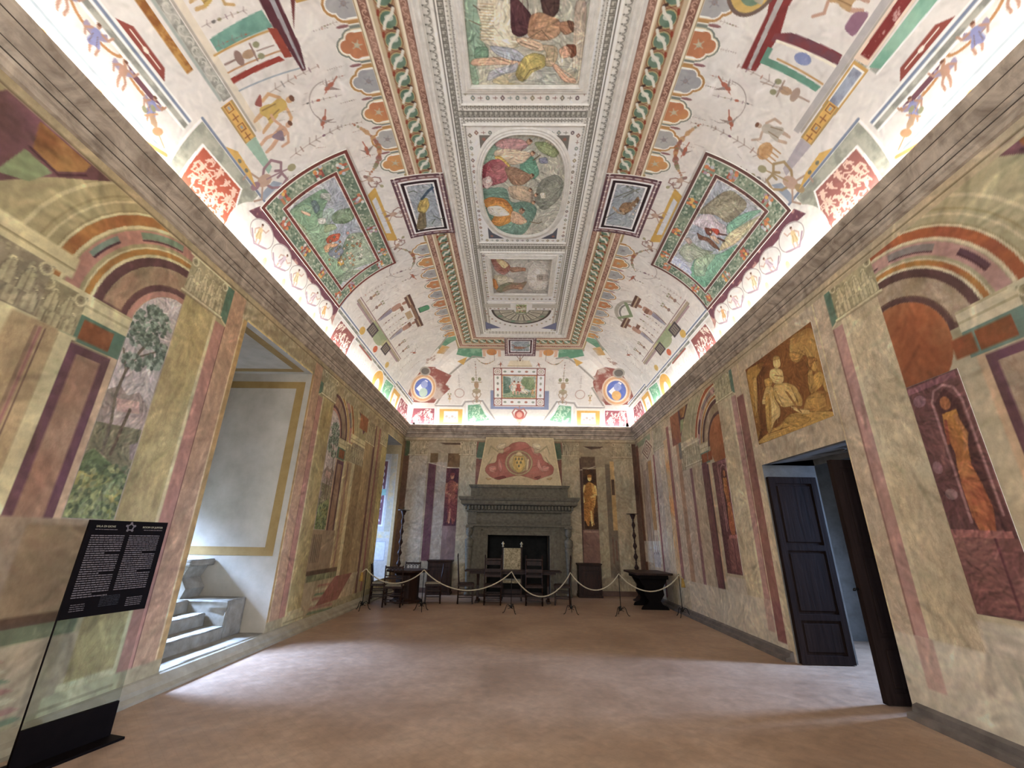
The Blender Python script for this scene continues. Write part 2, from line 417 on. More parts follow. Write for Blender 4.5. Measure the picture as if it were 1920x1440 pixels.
# floor: worn reddish terracotta with a dull sheen
m, nt, b = nodes('terracotta_floor')
n1 = noise(nt, .9, 7, .4); n2 = noise(nt, 9, 8, .3); br = nt.nodes.new('ShaderNodeTexBrick'); tc = nt.nodes.new('ShaderNodeTexCoord'); mp = nt.nodes.new('ShaderNodeMapping')
mp.inputs['Rotation'].default_value = (0, 0, PI / 4); nt.links.new(tc.outputs['Object'], mp.inputs[0]); nt.links.new(mp.outputs[0], br.inputs[0])
br.inputs['Scale'].default_value = 3.2; br.inputs['Mortar Size'].default_value = .012; br.inputs['Color1'].default_value = (1, 1, 1, 1); br.inputs['Color2'].default_value = (.90, .88, .87, 1); br.inputs['Mortar'].default_value = (.72, .66, .62, 1)
base = ramp(nt, n1, [(.3, (.29, .19, .125)), (.5, (.38, .262, .178)), (.72, (.47, .345, .25))])
base = mixc(nt, 1.0, base, ramp(nt, n2, [(.3, (.78, .76, .75)), (.7, (1.15, 1.12, 1.1))]), 'MULTIPLY')
base = mixc(nt, .22, base, mixc(nt, 1.0, base, br.outputs[0], 'MULTIPLY'))
nt.links.new(base, b.inputs['Base Color'])
rr = nt.nodes.new('ShaderNodeMapRange'); nt.links.new(n2, rr.inputs[0]); rr.inputs[3].default_value = .34; rr.inputs[4].default_value = .62; nt.links.new(rr.outputs[0], b.inputs['Roughness'])
b.inputs['Specular IOR Level'].default_value = .45
bump(nt, b, n2, .25, .004); FLOOR = m
# ================================================================== the painted vault
WHITE = '#d2cdc6'
BR = ['#8a6a5c', '#7a5866', '#8b8260', '#a5604a', '#6f6a66']

def sprig(c, u, v, L, rot, col='#80655c', seed=0):
    r = random.Random(seed * 77 + 5); L *= .85; l = Loc(c, u, v, L, rot)
    l.line([(0, 0), (1, 0)], .016, col, a=.45)
    x = .12
    while x < 1:
        k = r.random(); s = .02 + .04 * r.random()
        if k < .35: l.ell(x, 0, s, s * .6, r.choice(BR))
        elif k < .7:
            l.line([(x, 0), (x + s, s * 1.6)], .018, col, a=.6); l.line([(x, 0), (x + s, -s * 1.6)], .018, col, a=.6)
        else: l.line([(x, -s), (x, s)], .022, r.choice(BR), a=.7)
        x += .11 + .06 * r.random()
def bird(c, u, v, s, rot, col='#9c6a50'):
    l = Loc(c, u, v, s, rot)
    l.ell(0, 0, .5, .2, col); l.poly([(.4, .05), (.8, .18), (.45, .2)], col); l.poly([(-.1, .1), (-.5, .8), (.2, .2)], '#8d7c74'); l.poly([(0, -.1), (-.3, -.7), (.25, -.1)], '#8d7c74')
    l.line([(-.4, 0), (-1, -.15)], .1, col)
def garland(c, p, q, sag, w=.05, col='#a0603f'):
    p = np.array(p); q = np.array(q); r = random.Random(int(p[0] * 100)); d = q - p; n = np.array([-d[1], d[0]]); n = n / (np.hypot(*n) + 1e-9)
    for i in range(26):
        t = i / 25; x = p + d * t + n * sag * 4 * t * (1 - t); k = w * (.35 + .8 * math.sin(PI * t) * r.random())
        c.ell(x[0], x[1], k, k * .8, r.choice([col, '#b58a5a', '#7d7a55', '#8d5b50', '#8a8468']), a=.85)
def vase(c, u, v, s, rot, col='#8d7268'):
    l = Loc(c, u, v, s, rot)
    l.line([(0, 0), (.35, 0)], .05, col); l.ell(.45, 0, .12, .2, col); l.ell(.75, 0, .2, .11, '#a98a6c'); l.line([(.9, -.22), (.9, .22)], .05, col); l.ell(1.05, .15, .1, .08, '#8b8a68'); l.ell(1.05, -.15, .1, .08, '#8b8a68'); l.line([(1, 0), (1.5, 0)], .03, col)
def grot(c, u, v, s, rot, col='#8f6f66', seed=0):
    """mask with curling leaves"""
    l = Loc(c, u, v, s, rot)
    for f in (1, -1):
        pts = [(0, 0), (.25, .35 * f), (.6, .5 * f), (.9, .3 * f), (.8, .05 * f), (.6, .12 * f)]; l.line(pts, .09, col); l.line([(0, .05 * f), (-.3, .5 * f), (-.6, .4 * f)], .07, '#a98d7a')
    l.ell(.1, 0, .3, .2, '#b39580'); l.ell(-.3, 0, .2, .13, col); l.line([(.2, 0), (1.2, 0)], .05, col); l.ell(1.2, 0, .16, .13, '#9a9470')
def putto(c, u, v, s, rot, fx=1, skin='#b98f72', cloth=None, wing=None, pose=0):
    """small standing figure, height s; up is the local y direction"""
    l = Loc(c, u, v, s, rot, fx)
    if wing:
        l.poly([(-.05, .66), (-.32, .85), (-.38, .6), (-.1, .52)], wing); l.poly([(.05, .66), (.25, .9), (.33, .66), (.08, .52)], wing)
    l.poly([(-.09, .5), (-.13, .26), (-.09, .02), (-.02, 0), (-.03, .25), (.0, .45)], skin)
    l.poly([(.0, .5), (.12, .3), (.06 + .12 * pose, .04), (.14 + .12 * pose, .0), (.2, .3), (.11, .5)], skin)
    l.poly([(-.12, .45), (-.13, .62), (-.15, .76), (0, .82), (.14, .76), (.11, .6), (.12, .45)], cloth or skin)
    if cloth: l.poly([(-.13, .55), (-.2, .3), (-.1, .22), (.05, .3), (.2, .25), (.14, .55)], cloth); l.line([(-.08, .6), (-.12, .3)], .025, '#6d5030', a=.6); l.line([(.05, .6), (.09, .3)], .025, '#6d5030', a=.6)
    l.line([(-.13, .75), (-.3, .6), (-.26, .42)], .065, skin); l.line([(.13, .75), (.32, .72), (.42, .9 - .3 * pose)], .065, skin)
    l.ell(0, .9, .065, .085, skin); l.ell(0, .95, .07, .05, '#6e4a38')
def herm(c, u, v, s, rot):
    l = Loc(c, u, v, s, rot)
    l.poly([(0, -.05), (.5, -.1), (.55, .1), (0, .05)], '#a5a3a8', tex=('#8c8494', 6, 6, .5, .3)); l.poly([(.5, -.12), (.8, -.13), (.82, .13), (.5, .12)], '#a88270'); l.ell(.92, 0, .09, .07, '#a07663'); l.line([(.5, .12), (0, .06)], .03, '#7d5a4c'); l.line([(1.0, -.15), (1.0, .15)], .06, '#7d5a4c')

def architecture(c, y0, y1, mirror, far=False):
    """the painted pavilion standing on a long plinth"""
    f = lambda q: y0 + (y1 - y0) * (1 - q if mirror else q); W = abs(y1 - y0); D = lambda a, b: sorted((f(a), f(b)))
    def R(a, b, v0, v1, col, **k): u = D(a, b); c.rect(u[0], u[1], v0, v1, col, **k)
    R(0, 1, 1.33, 1.36, '#8a7f72'); R(.0, 1, 1.36, 1.42, '#a9977f'); R(0, 1, 1.44, 1.47, '#97807c'); R(.02, .3, 1.29, 1.33, '#a08388'); R(.7, .98, 1.29, 1.33, '#a08388')
    if far:
        R(.3, .7, 1.2, 1.44, '#b7ad7d', tex=('#8e9a74', 3, 3, .5, .3)); c.ell(f(.5), 1.2, .09 * W, .1, '#98a27d')
        for a in (.3, .62): R(a, a + .13, 1.12, 1.38, '#4f4648'); R(a + .02, a + .11, 1.16, 1.34, '#83796c'); [R(a + .035 + .025 * i, a + .043 + .025 * i, 1.18, 1.32, '#4f4648') for i in range(3)]
        for a in (.34, .64): herm(c, f(a), 1.5, .85, PI / 2)
        for a in (.42, .5, .58): sprig(c, f(a), 1.48, .8, PI / 2, '#a98a78', int(a * 100))
        R(.28, .43, 2.32, 2.38, '#6d4f43'); R(.27, .44, 2.38, 2.42, '#a88f72'); R(.27, .44, 2.42, 2.48, '#5f4238'); R(.6, .73, 2.32, 2.38, '#6d4f43'); R(.59, .74, 2.38, 2.42, '#a88f72'); R(.59, .74, 2.42, 2.48, '#5f4238')
        if not mirror:
            R(.4, .62, 2.36, 2.44, '#80604c'); R(.4, .62, 2.44, 2.47, '#4f3932'); R(.46, .56, 2.17, 2.33, '#b09672'); R(.48, .55, 2.52, 2.75, '#2f3f38'); R(.485, .545, 2.54, 2.74, '#4c8a63'); c.ell(f(.515), 2.75, .035 * W, .05, '#4c8a63')
            R(.36, .42, 2.12, 2.2, '#7d594a'); R(.6, .66, 2.12, 2.2, '#7d594a')
        else:
            c.arc(f(.5), 2.42, .5, 10, 170, .1, '#a29a8c', ry=.33); c.arc(f(.5), 2.42, .38, 10, 170, .05, '#7b7771', ry=.24); c.line([(f(.38), 2.6), (f(.48), 2.35), (f(.6), 2.6)], .09, '#7b8a66'); R(.36, .42, 2.02, 2.12, '#7d594a'); R(.6, .66, 2.02, 2.12, '#7d594a')
        for a in (.08, .2, .8, .92): vase(c, f(a), 1.5, .32, PI / 2)
        for i, a in enumerate((.05, .14, .24, .33, .42, .55, .66, .76, .86, .95)): sprig(c, f(a), 1.08, .2, PI / 2, '#9a8a80', i)
        for i in range(26): sprig(c, f(random.random()), 1.6 + 1.2 * random.random(), .12 + .15 * random.random(), PI / 2, '#85766f', i)

def trefoil(c, u, v, orange):
    outc = '#767d74' if orange else '#ad8147'; inn = '#c9954f' if orange else '#a9a9a5'; in2 = '#b5734a' if orange else '#97979a'
    def blob(k, col, **kw):
        for du, dv, r in ((-.075, -.03, .09), (.075, -.03, .09), (0, -.115, .092)): c.ell(u + du, v + dv, r * k, r * k, col, **kw)
        c.rect(u - .165 * k, u + .165 * k, v - .02, v + .105, col, **kw)
    blob(1.42, '#e2ded2'); blob(1.34, outc); blob(1.12, '#d9c9a5' if orange else '#b8874a'); blob(1.02, '#efe8da'); blob(.86, inn, tex=(in2, 1.4, 1.4, .5, .5))
    c.ell(u, v + .0, .03, .03, '#9aa08e' if orange else '#8a7a72'); [c.line([(u, v), (u + .06 * math.cos(a), v + .06 * math.sin(a))], .012, '#b5a98b' if orange else '#86868a') for a in (.5, 1.6, 2.7, 3.9, 5.2)]

def bands(c, u0, u1, along='u', s0=3.17, r=None):
    """the two red-brown ribbons and the guilloche between them, s from 3.17 to 3.80"""
    R = (lambda a, b, col, **k: c.rect(u0, u1, a, b, col, **k))
    R(3.17, 3.205, '#a08a5a'); R(3.205, 3.235, '#d9cfb4'); R(3.235, 3.335, '#9c7663', tex=('#7f5848', 9, 9, .5, .25)); R(3.335, 3.355, '#e2d6bd'); R(3.355, 3.4, '#b8a684'); R(3.4, 3.64, '#a8926c', tex=('#9a6b4a', 4, 4, .5, .4))
    R(3.64, 3.655, '#c5b48c'); R(3.655, 3.68, '#e2d6bd'); R(3.68, 3.775, '#9c7663', tex=('#7f5848', 9, 9, .5, .25)); R(3.775, 3.82, '#cfccc5')
    for v_ in (3.285, 3.728): scrolls(c, u0, u1, v_, .03, .07, .011, '#c39a84')
    n = int((u1 - u0) / .235); st = (u1 - u0) / n
    for i in range(n):
        u = u0 + st * (i + .5)
        c.ell(u, 3.52, .118, .112, '#7a4a34'); c.ell(u, 3.52, .108, .104, '#a89a68'); c.ell(u, 3.52, .092, .09, '#66806c', tex=('#4c6a58', 5, 5, .5, .3)); c.ell(u - .02, 3.53, .035, .05, '#b5bcae')
        c.line([(u + .09, 3.45), (u + .03, 3.475), (u - .02, 3.52), (u - .06, 3.575), (u - .115, 3.6)], .034, '#d2d0c2'); c.line([(u - .1, 3.43), (u - .06, 3.42)], .03, '#8a3a22'); c.line([(u + .105, 3.6), (u + .09, 3.57)], .035, '#463028')

def scrolls(c, u0, u1, v, s, st, wd, col):
    n = int((u1 - u0) / st)
    for i in range(n):
        u = u0 + st * (i + .5); f = 1 if i % 2 else -1
        c.arc(u, v, s, 20 * f, 250 * f, wd, col, ry=s * .9); c.arc(u + s * .4 * f, v, s * .4, 0, 260, wd * .8, col)
def border_line(c, u0, u1, s, jog=None):
    """long painted mouldings running above the cornice panels"""
    c.rect(u0, u1, s, s + .03, '#e6e3dc'); c.rect(u0, u1, s + .03, s + .10, '#7f8078', tex=('#a4a396', 9, 9, .5, .3)); c.rect(u0, u1, s + .10, s + .125, '#e6e3dc'); c.rect(u0, u1, s + .125, s + .165, '#737f95'); c.rect(u0, u1, s + .165, s + .185, '#e9e6df')
def relief(c, pts, ground, lightc, seed=1, n=26, sz=.09):
    """panel of pale figures on a coloured ground"""
    P = np.array(pts); c.poly(P, '#efe9de'); ctr = P.mean(0); Q = ctr + (P - ctr) * .92; c.poly(Q, ground, tex=(ground, 1, 1, .5, 1)); r = random.Random(seed)
    lo, hi = Q.min(0), Q.max(0); Z = ctr + (P - ctr) * .8
    def ins(x, y):
        k = False
        for (x1, y1), (x2, y2) in zip(Z, np.roll(Z, -1, 0)):
            if (y1 > y) != (y2 > y) and x < (x2 - x1) * (y - y1) / (y2 - y1) + x1: k = not k
        return k
    m = 0
    for _ in range(n * 8):
        x = r.uniform(lo[0], hi[0]); y = r.uniform(lo[1], hi[1])
        if not ins(x, y): continue
        m += 1
        if m > n: break
        l = Loc(c, x, y, sz, r.uniform(-.6, .6)); k = r.random()
        if k < .4: l.ell(0, 0, .2, .35, lightc); l.ell(0, .5, .15, .15, lightc); l.line([(-.4, .2), (.4, .4)], .14, lightc); l.line([(0, -.3), (-.2, -.7)], .14, lightc)
        elif k < .8: l.line([(-.5, -.3), (-.1, .3), (.3, .1), (.2, -.2)], .13, lightc)
        else: l.ell(0, 0, .3, .14, lightc)

def white_arch(c, u, w, seed=0):
    c.poly([(u - w / 2, .0), (u - w / 2 + .12, .74), (u + w / 2 - .1, .74), (u + w / 2, .0)], '#dedad2'); c.line([(u - w * .3, .72), (u + w * .35, .71)], .05, '#9d5f52'); c.arc(u, .3, w * .36, 200, 340, .05, '#c9a45c', ry=.25)
    for i in range(9): sprig(c, u - w * .36 + i * w * .09, .1, .45, PI / 2, '#b0978a', i)
def cove(c, side):
    r = random.Random(3 if side == 'l' else 9)
    # large pale drifts of wear on the lime ground
    for i in range(70):
        c.ell(r.uniform(2, 14.3), r.uniform(.9, 3.1), .2 + .4 * r.random(), .1 + .25 * r.random(), r.choice(['#cdc8c2', '#d9d6d0', '#c9c2bb', '#d2cec9']), rot=r.random() * 3, a=.35)
    bands(c, 1.8, 14.5)
    for i in range(24):
        y = 2.67 + .445 * i
        if 5.55 < y < 7.2 or y > 11.75: continue
        trefoil(c, y, 3.09, i % 2 == 0)
        if not (5.2 < y < 7.2): c.ell(y + .2225, 3.0, .018, .075, '#8a5f60'); c.ell(y + .2225, 3.11, .014, .014, '#6d6a66'); sprig(c, y + (.2 if side == 'l' else .0), 2.86, .25, -PI / 2, '#8b7a70', i)
    # --- lower border
    border_line(c, 1.8, 3.5, .70)
    for i in range(6):
        y = 1.95 + .52 * i
        if y > 3.3: break
        c.arc(y, .70, .24, 180, 360, .03, '#b07c48', ry=.1); c.poly([(y - .22, .69), (y + .22, .69), (y + .1, .63), (y - .1, .63)], '#6d4650' if i % 2 == 0 else '#cfcabf')
    c.line([(1.8, .2), (2.0, .10), (2.25, .22), (2.5, .10), (2.75, .22), (3, .10), (3.25, .2), (3.5, .3)], .045, '#c9803f'); c.line([(1.8, .36), (3.4, .31)], .035, '#8d979c')
    for i, (y, s) in enumerate([(2.25, .48), (2.55, .45), (2.85, .42), (3.2, .42)]): putto(c, y, s, .3, .3, skin='#a9806a', cloth='#7f82ad' if i % 2 else None, wing='#8f8398')
    vase(c, 3.45, .35, .35, 2.6, '#b5895f')
    c.poly([(2.5, .9), (2.62, 1.0), (3.0, 1.0), (3.08, .9)], '#8c4338'); c.line([(2.62, .95), (2.98, .95)], .012, '#ead9c8'); c.ell(2.8, .95, .035, .022, '#ead9c8')
    # grey vertical frame and red relief panel
    def frame_panel(y0, y1, ground, lc, seed):
        c.poly([(y0 - .14, .0), (y0 - .14, .98), (y1 + .22, .98), (y1 + .2, .0)], '#8b8e80', tex=('#a9a998', 8, 8, .5, .3)); c.frame(y0 - .17, y1 + .24, -.1, 1.0, .022, '#e9e5dc')
        relief(c, [(y0, .18), (y0 + .02, .8), (y1 - .02, .84), (y1 + .1, .5), (y1 + .04, .1)], ground, lc, seed, 60, .13)
        c.line([(y0 - .16, 1.0), (y1 + .4, 1.0)], .035, '#737f95')
    frame_panel(3.72, 4.5, '#b4573d' if side == 'l' else '#9d625a', '#e0bba6', 4)
    c.ell(4.95, .42, .42, .5, '#dedad2'); c.arc(4.75, .42, .3, -60, 60, .02, '#96a0b4', ry=.5); vase(c, 4.9, .45, .3, 1.2, '#a89a78')
    # scallops and garlands of putti under the landscape
    c.rect(4.85, 7.8, .0, .9, '#dcd8d0')
    c.poly([(4.85, .9), (4.75, .7), (5.2, .76), (7.4, .76), (7.8, .5), (7.72, .9)], '#6f4450', tex=('#b88b80', 9, 9, .62, .2))
    for i in range(5):
        y = 5.15 + .56 * i; c.ell(y, .62, .27, .2, '#ded9d2'); c.arc(y, .62, .26, 0, 360, .014, '#9b8d8a', ry=.19); Loc(c, y, .48, .34, .1)
        putto(c, y, .42, .34, .25 * (-1) ** i, skin='#c7a795', cloth=['#d9c08c', '#c9b6c0', '#d7c79a', '#cdb7bd', '#dcab6a'][i]); c.line([(y - .2, .55), (y - .05, .4), (y + .2, .5)], .03, '#a58b98'); sprig(c, y + .28, .12, .25, PI / 2, '#a9abb5', i)
        c.ell(y + .28, .3, .05, .09, '#dfae6a', a=.8)
    c.line([(4.6, .06), (7.8, .06)], .02, '#9fb0c8')
    # --- landscape surround corners (slate) and red lines towards the end
    c.poly([(7.62, .95), (7.62, 1.4), (7.74, 1.36), (7.76, .92)], '#8f99a8'); c.poly([(4.84, 1.0), (4.84, 1.4), (4.72, 1.3), (4.74, 1.0)], '#8f99a8')
    border_line(c, 7.75, 8.98, .80); border_line(c, 8.9, 12.3, .70); border_line(c, 12.2, 14.5, .80)
    relief(c, [(7.84, .05), (8.0, .78), (8.86, .78), (8.8, .0)], '#8f5450', '#e6d5c6', 8, 40, .12)
    white_arch(c, 9.6, 1.35); c.ell(10.95, .35, .38, .4, '#d9a441'); c.ell(10.95, .25, .16, .26, '#e4dccb'); c.arc(10.95, .35, .4, 0, 180, .03, '#e8e2d5')
    relief(c, [(11.4, .0), (11.4, .72), (12.15, .78), (12.1, .0)], '#6aa582', '#b4d3b8', 5, 30, .1)
    c.rect(12.25, 12.95, .0, .72, '#c9993e'); c.rect(12.4, 12.8, .12, .6, '#dcd8ce'); c.ell(12.6, .35, .12, .1, '#a8a4ad')
    relief(c, [(13.05, .05), (13.05, .72), (14.0, .72), (14.4, .3), (14.4, .05)], '#8f5058', '#e3cfc4', 6, 40, .11)
    # --- middle zone, near pavilion
    c.rect(2.0, 3.16, 1.17, 1.26, '#b98a3c' if side == 'l' else '#8e8f86', tex=('#8a5520' if side == 'l' else '#a3a296', 9, 9, .55, .3))
    c.rect(1.8, 3.55, 1.30, 1.34, '#9aa39c'); c.rect(1.8, 3.57, 1.34, 1.46, '#86867d', tex=('#a8a79c', 14, 14, .5, .2)); scrolls(c, 1.8, 3.55, 1.40, .045, .10, .014, '#b9b8ad'); c.rect(1.8, 4.05, 1.47, 1.50, '#a39c90'); c.rect(1.8, 4.08, 1.50, 1.58, '#cfc5b0' if side == 'l' else '#a7a3a2')
    if side == 'l':
        c.poly([(3.02, 1.6), (2.98, 2.25), (3.16, 2.28), (3.15, 1.6)], '#6fa090', tex=('#5b8a7c', 5, 5, .5, .3)); c.line([(3.16, 1.55), (3.18, 2.3)], .02, '#b58a42'); c.line([(3.36, 1.58), (3.4, 2.3)], .016, '#b07c4a')
        c.poly([(3.42, 1.57), (3.44, 2.2), (3.5, 2.24), (3.48, 1.57)], '#93382c'); c.line([(3.57, 1.58), (3.64, 2.36)], .016, '#8b97a3')
        c.poly([(1.8, 2.2), (2.9, 2.27), (3.15, 2.28), (3.4, 2.33), (3.68, 2.37), (3.68, 2.42), (3.42, 2.47), (2.9, 2.46), (1.8, 2.5)], '#593038'); c.poly([(1.8, 2.34), (3.0, 2.37), (3.66, 2.39), (3.66, 2.41), (3.0, 2.42), (1.8, 2.4)], '#9a979c'); c.poly([(3.15, 2.22), (3.48, 2.25), (3.5, 2.34), (3.18, 2.31)], '#93402f')
        c.poly([(1.8, 2.56), (2.7, 2.56), (2.85, 2.62), (3.25, 2.48), (2.8, 2.72), (1.8, 2.72)], '#6a3634'); c.poly([(2.85, 2.62), (3.02, 2.62), (3.02, 2.8), (2.85, 2.8)], '#b58f3f'); c.rect(2.3, 2.98, 2.7, 2.78, '#4f9c7c')
        putto(c, 2.72, 1.62, .42, .1, skin='#b9975f', cloth='#b99b4a'); vase(c, 3.28, 1.6, .4, 1.5); sprig(c, 2.9, 1.6, .6, 1.5, '#7d6a66', 3); sprig(c, 3.1, 1.6, .5, 1.5, '#8a6a64', 4)
        putto(c, 3.98, 1.52, .62, .1, skin='#c59b6e', cloth='#bfa14e', pose=1); putto(c, 4.32, 1.42, .56, .25, fx=-1, skin='#c39a7c', pose=.5); Loc(c, 4.4, 1.5, .5, .3).poly([(-.3, .3), (-.2, .7), (.1, .5)], '#857480'); Loc(c, 3.9, 1.6, .4, 0).poly([(-.3, .1), (-.5, .5), (-.1, .3)], '#94524a')
    else:
        c.poly([(1.8, 1.3), (3.15, 1.3), (3.16, 1.48), (1.8, 1.48)], '#d8c3ae'); c.poly([(1.9, 1.34), (3.1, 1.33), (3.1, 1.44), (1.9, 1.46)], '#7f2f2c', tex=('#b98a84', 14, 14, .68, .1)); c.poly([(2.3, 1.12), (3.1, 1.16), (3.15, 1.28), (2.3, 1.28)], '#6ba088', tex=('#86b39a', 5, 5, .5, .3)); c.line([(2.2, 1.1), (2.6, 1.13), (3.15, 1.16)], .018, '#efece6')
        c.rect(3.17, 3.68, 1.26, 1.46, '#bd9348'); c.rect(3.2, 3.65, 1.285, 1.435, '#e8e4da'); c.rect(3.22, 3.63, 1.30, 1.42, '#9aa3b4', tex=('#7a8090', 10, 10, .5, .3))
        c.poly([(1.8, 2.24), (3.0, 2.36), (3.26, 2.30), (3.68, 2.36), (3.7, 2.53), (3.1, 2.53), (2.9, 2.6), (1.8, 2.6)], '#7f3230'); c.poly([(2.9, 2.44), (3.68, 2.42), (3.68, 2.46), (2.9, 2.5)], '#a8a4a2'); c.poly([(1.8, 2.38), (2.95, 2.44), (2.95, 2.5), (1.8, 2.44)], '#b3aeb6')
        c.poly([(3.18, 1.6), (3.2, 2.2), (3.26, 2.36), (3.34, 2.36), (3.28, 1.58)], '#87393a', tex=('#6c4550', 3, 3, .5, .3)); c.line([(3.3, 1.6), (3.32, 2.3)], .03, '#e3dcc8'); c.poly([(3.53, 1.6), (3.5, 2.36), (3.58, 2.36), (3.6, 1.62)], '#5d8f7a'); c.rect(3.4, 3.52, 2.3, 2.36, '#5d8f7a'); c.line([(3.5, 1.6), (3.48, 2.2)], .02, '#b98c50')
        c.ell(3.38, 1.95, .06, .1, '#9aa0b8', tex=('#7b86b0', 6, 6, .5, .3)); c.ell(2.85, 2.78, .35, .26, '#6d5a50'); c.ell(2.85, 2.78, .31, .22, '#c4a555'); c.ell(2.85, 2.75, .24, .16, '#6d8a72', tex=('#b58f6a', 6, 6, .5, .3)); c.arc(2.75, 2.62, .25, 0, 180, .1, '#a7a08a', ry=.2)
        putto(c, 2.75, 1.66, .5, -.1, skin='#b58f7a', cloth='#b08f62'); Loc(c, 2.9, 1.6, .3, 0).poly([(-.4, 0), (.4, 0), (.3, .5), (-.2, .5)], '#8a6478'); putto(c, 4.2, 1.55, .5, -.1, skin='#b39a86', cloth='#ada596'); c.ell(4.5, 1.75, .13, .1, '#c79f6c', tex=('#a87a48', 8, 8, .5, .3)); [c.line([(4.4 + .06 * i, 1.7), (4.41 + .06 * i, 1.55)], .02, '#b08a5e') for i in range(4)]
        vase(c, 3.72, 1.62, .42, 1.5, '#a08a7c')
    # key pattern strip
    c.rect(3.6, 4.1, 1.27, 1.45, '#a58a52'); c.rect(3.6, 4.09, 1.29, 1.42, '#d0a24a')
    for i in range(4):
        y = 3.66 + .125 * i
        if i % 2 == 0: c.frame(y - .045, y + .045, 1.31, 1.40, .012, '#8c5a33'); c.rect(y - .02, y + .02, 1.34, 1.37, '#8f98a5')
        else: c.line([(y - .05, 1.355), (y + .05, 1.355)], .014, '#8c5a33'); c.line([(y, 1.31), (y, 1.4)], .014, '#8c5a33')
    c.poly([(4.1, 1.27), (4.1, 1.44), (4.55, 1.40), (4.6, 1.3)], '#8fae9a' if side == 'l' else '#a8a0a6'); grot(c, 4.62, 1.15, .42, 1.35, '#94737a' if side == 'l' else '#a38a62')
    c.poly([(3.95, 1.02), (4.1, 1.12), (4.4, 1.1), (4.62, 1.02)], '#cda24c'); c.ell(4.2, 1.06, .03, .025, '#77735f'); c.ell(4.35, 1.06, .03, .025, '#77735f')
    garland(c, (4.55, 2.72), (5.45, 2.62), .26 if side == 'l' else .2, .06); garland(c, (7.3, 2.62), (8.1, 2.7), .2, .05)
    for k, (y, s, L) in enumerate([(3.75, 1.9, .8), (4.05, 2.2, .6), (4.6, 1.7, 1.0), (4.85, 1.4, .9), (3.9, 2.5, .4), (4.5, 2.45, .45), (3.3, 2.75, .3), (8.0, 2.1, .7), (8.4, 2.4, .5), (8.1, 1.5, .7), (11.6, 1.5, .7), (11.9, 1.2, .6), (12.4, 1.5, .5)]): sprig(c, y, s, L, PI / 2 + .1 * (-1) ** k, '#8a7468', k)
    for y, s in ((4.35, 2.35), (8.35, 2.7), (5.0, 2.75), (3.95, 2.6), (11.7, 1.9)): bird(c, y, s, .16, 1.2 + y, '#a5604a')
    for y in (4.15, 7.95): c.arc(y, 2.55, .28, 180, 350, .012, '#9a8f88')
    c.poly([(5.8, 2.5), (5.7, 2.66), (7.1, 2.68), (7.0, 2.5)], '#c39a3f'); c.poly([(5.95, 2.53), (5.9, 2.61), (6.85, 2.62), (6.8, 2.53)], '#c3c6cc'); grot(c, 5.5, 2.62, .22, .6); grot(c, 7.25, 2.62, .22, 2.4); grot(c, 6.4, 2.75, .25, 1.57)
    architecture(c, 8.04, 11.45, side == 'r', True)
    c.ell(8.95, 1.02, .13, .1, '#cda448'); c.ell(9.95, 1.0, .12, .09, '#c9653f'); c.ell(11.0, 1.0, .12, .09, '#c7a65a')
    for i in range(60):
        y = r.uniform(2, 12); s = r.uniform(1.6, 2.85)
        if 4.8 < y < 7.8 and s < 2.5 or y < 3.7 or s > 2.6 and y > 5.5 and y < 7.2: continue
        sprig(c, y, s, r.uniform(.06, .2), PI / 2 + r.uniform(-.4, .4), '#84746c', i)
    # corner spandrel towards the end wall: coat of arms in an oval, green corner at the central field
    c.poly([(11.75, 3.2), (11.75, 2.95), (12.2, 2.55), (12.6, 2.3), (12.0, 3.2)], '#5b9072', tex=('#74a183', 6, 6, .5, .3)); c.line([(11.6, 3.0), (12.1, 2.7), (12.9, 2.0), (13.5, 1.0)], .06, '#9c9689'); c.poly([(12.2, 2.6), (12.7, 2.75), (13.3, 2.4), (12.9, 1.95)], '#ddd8d0'); c.poly([(12.1, 2.75), (12.4, 2.95), (12.75, 2.7), (12.5, 2.5)], '#c79a55', tex=('#b8b2a6', 3, 3, .5, .4))
    for i in range(8): grot(c, 12.6 + .25 * r.random(), 2.1 + .3 * r.random(), .09, r.random() * 6, '#8d5f55')
    c.poly([(12.9, 1.95), (13.4, 2.3), (14.3, 1.9), (14.5, 1.0), (13.5, .98)], '#8f5348', tex=('#a89888', 4, 4, .55, .3))
    c.ell(13.35, 1.95, .2, .16, '#8a877e'); c.ell(13.35, 1.95, .14, .11, '#5f5d58')

